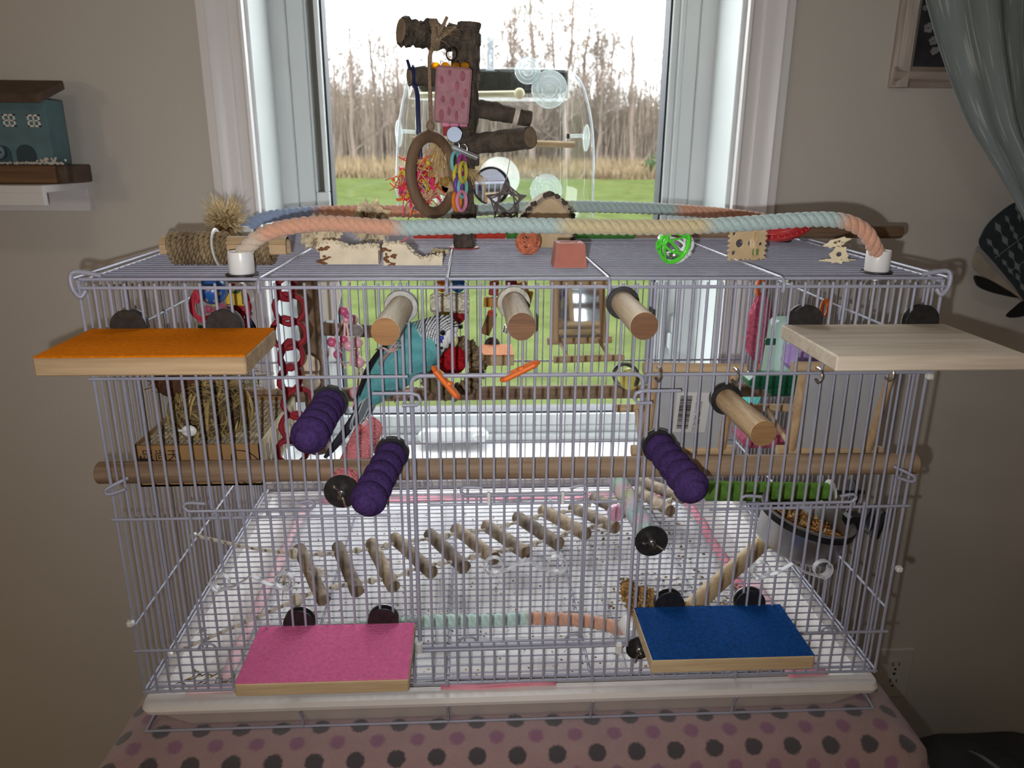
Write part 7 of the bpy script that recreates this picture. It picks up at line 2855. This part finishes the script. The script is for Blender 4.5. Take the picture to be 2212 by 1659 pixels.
MB().ball(P(1, 329, y=HY - .0095), PX(c, 2), 8, 6).build('fish_eye', mat('fish_eye_black', lin(14, 16, 18), 0.3), t_)

# framed picture on the right
px0, pz0 = .9875, .6240
t_ = thing('framed_picture', 'whitewashed wooden frame with a dark blossom print right of the window', 'picture', (px0 + .15, WY, pz0))
FRM = wood('whitewashed_frame', lin(200, 190, 182), lin(160, 146, 136), 2, 60)
fw = .030
prf = [(0, 0), (0, .007), (.004, .010), (.008, .0095), (.012, .016), (.022, .018), (.027, .012), (.030, .010), (.030, 0)]
m_ = MB()
m_.extrude(prf[::-1], (px0, WY, pz0), (px0, WY, pz0 + .45), (1, 0, 0), (0, -1, 0))
m_.build('frame_stile', FRM, t_, smooth=35)
m_ = MB()
m_.extrude(prf, (px0 + .002, WY, pz0), (px0 + .36, WY, pz0), (0, 0, 1), (0, -1, 0))
m_.build('frame_rail', wood('whitewashed_frame_rail', lin(186, 172, 162), lin(150, 134, 122), 0, 60), t_, smooth=35)
DP, nt, bs = newmat('dark_blossom_print')
L = nt.links
tc = N(nt, 'ShaderNodeTexCoord')
nz = N(nt, 'ShaderNodeTexNoise')
nz.inputs['Scale'].default_value = 26
nz.inputs['Detail'].default_value = 5
L.new(tc.outputs['Object'], nz.inputs['Vector'])
cr = N(nt, 'ShaderNodeValToRGB')
cr.color_ramp.elements[0].position = .35
cr.color_ramp.elements[0].color = (*lin(36, 34, 40), 1)
cr.color_ramp.elements[1].position = .8
cr.color_ramp.elements[1].color = (*lin(76, 70, 76), 1)
L.new(nz.outputs['Fac'], cr.inputs[0])
L.new(cr.outputs[0], bs.inputs['Base Color'])
bs.inputs['Roughness'].default_value = .5
pr_ = MB().box((px0 + .19, WY - .004, pz0 + .24), (.33, .004, .44)).build('print', DP, t_, smooth=0)
m_ = MB()
BLOS = mat('pale_blossom_ink', lin(140, 138, 142), 0.6, noise=.3, ns=90)
for (u_, v_, r) in ((2006, 60, 9), (2016, 88, 8), (2023, 108, 6), (2018, 110, 7), (1978, 40, 5), (1999, 17, 5), (2013, 55, 6)):
    c = P(u_, v_, y=WY - .0062)
    u2 = PX(c)
    for k in range(5):
        a = 2 * math.pi * k / 5 + r
        m_.ball(c + V((math.cos(a) * r * .7 * u2, 0, math.sin(a) * r * .7 * u2)), (r * .62 * u2, .0004, r * .5 * u2), 9, 5)
m_.build('blossoms', BLOS, pr_, smooth=60)

# sage curtain swept to the right
CY = .44
CUR, nt, bs = newmat('slub_curtain')
L = nt.links
uvn = N(nt, 'ShaderNodeUVMap', uv_map='weave')
mp = N(nt, 'ShaderNodeMapping')
mp.inputs['Scale'].default_value = (240, 9, 1)
L.new(uvn.outputs[0], mp.inputs[0])
nz = N(nt, 'ShaderNodeTexNoise')
nz.inputs['Scale'].default_value = 1.0
nz.inputs['Detail'].default_value = 1
L.new(mp.outputs[0], nz.inputs['Vector'])
cr = N(nt, 'ShaderNodeValToRGB')
cr.color_ramp.elements[0].position = .58
cr.color_ramp.elements[0].color = (*lin(128, 138, 138), 1)
cr.color_ramp.elements[1].position = .68
cr.color_ramp.elements[1].color = (*lin(172, 180, 178), 1)
L.new(nz.outputs['Fac'], cr.inputs[0])
L.new(cr.outputs[0], bs.inputs['Base Color'])
bs.inputs['Roughness'].default_value = .8
bp = N(nt, 'ShaderNodeBump')
bp.inputs['Strength'].default_value = .5
bp.inputs['Distance'].default_value = .001
L.new(nz.outputs['Fac'], bp.inputs['Height'])
L.new(bp.outputs[0], bs.inputs['Normal'])
edge = smooth_path([P(1975, -110, y=CY), P(2003, 0, y=CY), P(2030, 95, y=CY), P(2064, 190, y=CY), P(2100, 275, y=CY), P(2145, 348, y=CY), P(2190, 425, y=CY), P(2228, 500, y=CY)], 6)
vs7, fs7, uv7 = [], [], []
Kc = 44
for j, p in enumerate(edge):
    t = j / (len(edge) - 1)
    wdt = lerp(.34, .05, t ** 1.2)
    for i in range(Kc + 1):
        s_ = i / Kc
        x = p.x + s_ * wdt
        z_ = p.z + s_ * lerp(.05, .012, t)
        y_ = CY - .010 + .016 * lerp(1, .6, t) * math.sin(s_ * 17 + 1.0) + .006 * math.sin(s_ * 41 + t * 2) + .015 * s_
        vs7.append((x, y_, z_))
        uv7.append((s_ * .35, t * .5))
for j in range(len(edge) - 1):
    for i in range(Kc):
        a = j * (Kc + 1) + i
        fs7.append((a, a + 1, a + Kc + 2, a + Kc + 1))
me = bpy.data.meshes.new('curtain')
me.from_pydata(vs7, [], fs7)
me.materials.append(CUR)
ul = me.uv_layers.new(name='weave')
for lp in me.loops:
    ul.data[lp.index].uv = uv7[lp.vertex_index]
me.shade_smooth()
o = bpy.data.objects.new('curtain', me)
COL.objects.link(o)
sm_ = o.modifiers.new('thickness', 'SOLIDIFY')
sm_.thickness = .0012
tag(o, 'sage green slubbed curtain swept down at the upper right', 'curtain')

# fan-shaped fabric ornament under the curtain
FO = .53
piv = P(2222, 655, y=FO)
u2 = PX(piv)
t_ = thing('fabric_fan', 'dark leaf-patterned fan ornament with cream and black petals at the right edge', 'wall ornament', piv)


def petal(pp, mt, yo, nm='petal', th=.004):
    q = smooth_path([P(a, b, y=FO) for a, b in pp], 4, closed=True)
    c = sum(q, V((0, 0, 0))) / len(q)
    ol = [(p.x - c.x, p.z - c.z) for p in q]
    return MB().prism(ol, V((c.x, FO + yo, c.z)), (1, 0, 0), (0, 0, 1), th).build(nm, mt, t_, smooth=0)


NAVY = mat('dark_green_navy_cloth', lin(44, 54, 60), 0.8, noise=.2, ns=60)
pt_ = petal([(2200, 436), (2170, 452), (2138, 480), (2122, 505), (2117, 530), (2150, 570), (2190, 618), (2216, 652), (2250, 640), (2260, 520), (2240, 440)], NAVY, 0)
m_ = MB()
for (a, b) in (((2195, 440), (2205, 480)), ((2172, 465), (2192, 505)), ((2150, 480), (2180, 535)), ((2132, 515), (2160, 555)), ((2190, 500), (2210, 545)), ((2165, 560), (2190, 595)), ((2180, 540), (2205, 590)), ((2195, 590), (2215, 632))):
    pa_, pb_ = P(*a, y=FO - .003), P(*b, y=FO - .003)
    d = pb_ - pa_
    n_ = V((-d.z, 0, d.x)).normalized()
    for f0 in (.0, .5):
        s0, s1 = pa_ + d * f0, pa_ + d * (f0 + .42)
        mid = (s0 + s1) / 2
        m_.prism([(0, 0), (.5, .22), (1, 0), (.5, -.22)], V((s0.x, FO - .0024, s0.z)), (s1 - s0), n_ * (s1 - s0).length, .0006)
    m_.tube([V((pa_.x, FO - .0024, pa_.z)), V((pb_.x, FO - .0024, pb_.z))], .0006, 4)
for (a, b) in (((2150, 557), (2215, 508)), ((2185, 585), (2225, 555))):
    m_.tube([P(*a, y=FO - .0024), P(*b, y=FO - .0024)], .0006, 4)
m_.build('leaf_print', mat('pale_leaf_print', lin(128, 134, 136), 0.7), pt_, smooth=0)
petal([(2118, 536), (2112, 545), (2140, 580), (2185, 628), (2212, 652), (2190, 612), (2150, 570)], mat('grey_satin', lin(150, 146, 148), 0.45, noise=.1, ns=30), .002)
petal([(2110, 545), (2099, 560), (2104, 582), (2130, 600), (2170, 622), (2208, 648), (2180, 618), (2140, 578)], mat('cream_satin', lin(168, 158, 142), 0.4, noise=.15, ns=30), -.001)
petal([(2107, 596), (2108, 610), (2118, 622), (2150, 634), (2204, 644), (2170, 624), (2135, 604)], mat('black_lace', lin(22, 22, 26), 0.6, noise=.4, ns=120), .001)
petal([(2210, 650), (2190, 664), (2172, 683), (2200, 684), (2232, 672), (2236, 652)], mat('black_cloth', lin(18, 18, 20), 0.8), -.002)

# wall outlet low on the right
oc = P(1927.5, 1451, y=WY)
t_ = thing('wall_outlet', 'white duplex wall outlet low on the right wall', 'outlet', oc)
OP = mat('outlet_plastic', lin(214, 210, 202), 0.4)
MB().box(oc + V((0, -.003, 0)), (.071, .006, .115), bev=.0025).build('cover_plate', OP, t_)
for dz in (.0195, -.0195):
    m_ = MB()
    c = oc + V((0, -.0066, dz))
    o_ = []
    for k in range(28):
        a = 2 * math.pi * k / 28
        o_.append((.0172 * math.cos(a), max(-.0142, min(.0142, .0172 * math.sin(a)))))
    m_.prism(o_, c, (1, 0, 0), (0, 0, 1), .0022)
    rc_ = m_.build('receptacle', OP, t_, smooth=0)
    m_ = MB()
    m_.box(c + V((-.0064, -.0010, .004)), (.0022, .0008, .0085))
    m_.box(c + V((.0064, -.0010, .004)), (.0022, .0008, .0070))
    m_.lathe(c + V((0, -.0006, -.0075)), (0, -1, 0), [(.0026, 0), (.0026, .0008)], 12)
    m_.build('slots', mat('outlet_slot', lin(16, 14, 14), 0.8), rc_, smooth=0)
MB().lathe(oc + V((0, -.006, 0)), (0, -1, 0), [(.0034, 0), (.003, .001)], 12).build('screw', STEEL, t_)

# dark bag on the floor at the right
c = P(2140, 1680, y=.36)
t_ = thing('dark_bag', 'dark grey bag with a pale strap on the floor at the lower right corner', 'bag', (c.x, .36, FLOORZ))
topz = P(2110, 1628, y=.36).z
m_ = MB()
lay3 = []
for (f_, w_, d_) in ((0, .13, .10), (.05, .15, .115), (.5, .16, .12), (.85, .145, .10), (.96, .10, .07), (1, .03, .02)):
    lay3.append([V((c.x + math.copysign(abs(math.cos(a)) ** .7, math.cos(a)) * w_, .36 + math.copysign(abs(math.sin(a)) ** .7, math.sin(a)) * d_, lerp(FLOORZ, topz, f_) + .008 * math.sin(3 * a) * f_)) for a in [2 * math.pi * k / 28 for k in range(28)]])
m_.add([p for l in lay3 for p in l], [(i * 28 + k, i * 28 + (k + 1) % 28, i * 28 + 28 + (k + 1) % 28, i * 28 + 28 + k) for i in range(5) for k in range(28)] + [tuple(range(28))[::-1], tuple(range(140, 168))])
m_.build('bag_body', mat('dark_grey_cloth', lin(58, 58, 62), 0.9, noise=.15, ns=40), t_, smooth=70)
m_ = MB()
m_.tube(smooth_path([P(2098, 1624, y=.33), P(2120, 1634, y=.26), P(2150, 1655, y=.235), P(2180, 1680, y=.232)], 5), .005, 7, flat=.4)
m_.build('strap', mat('grey_strap', lin(120, 120, 122), 0.7), t_)
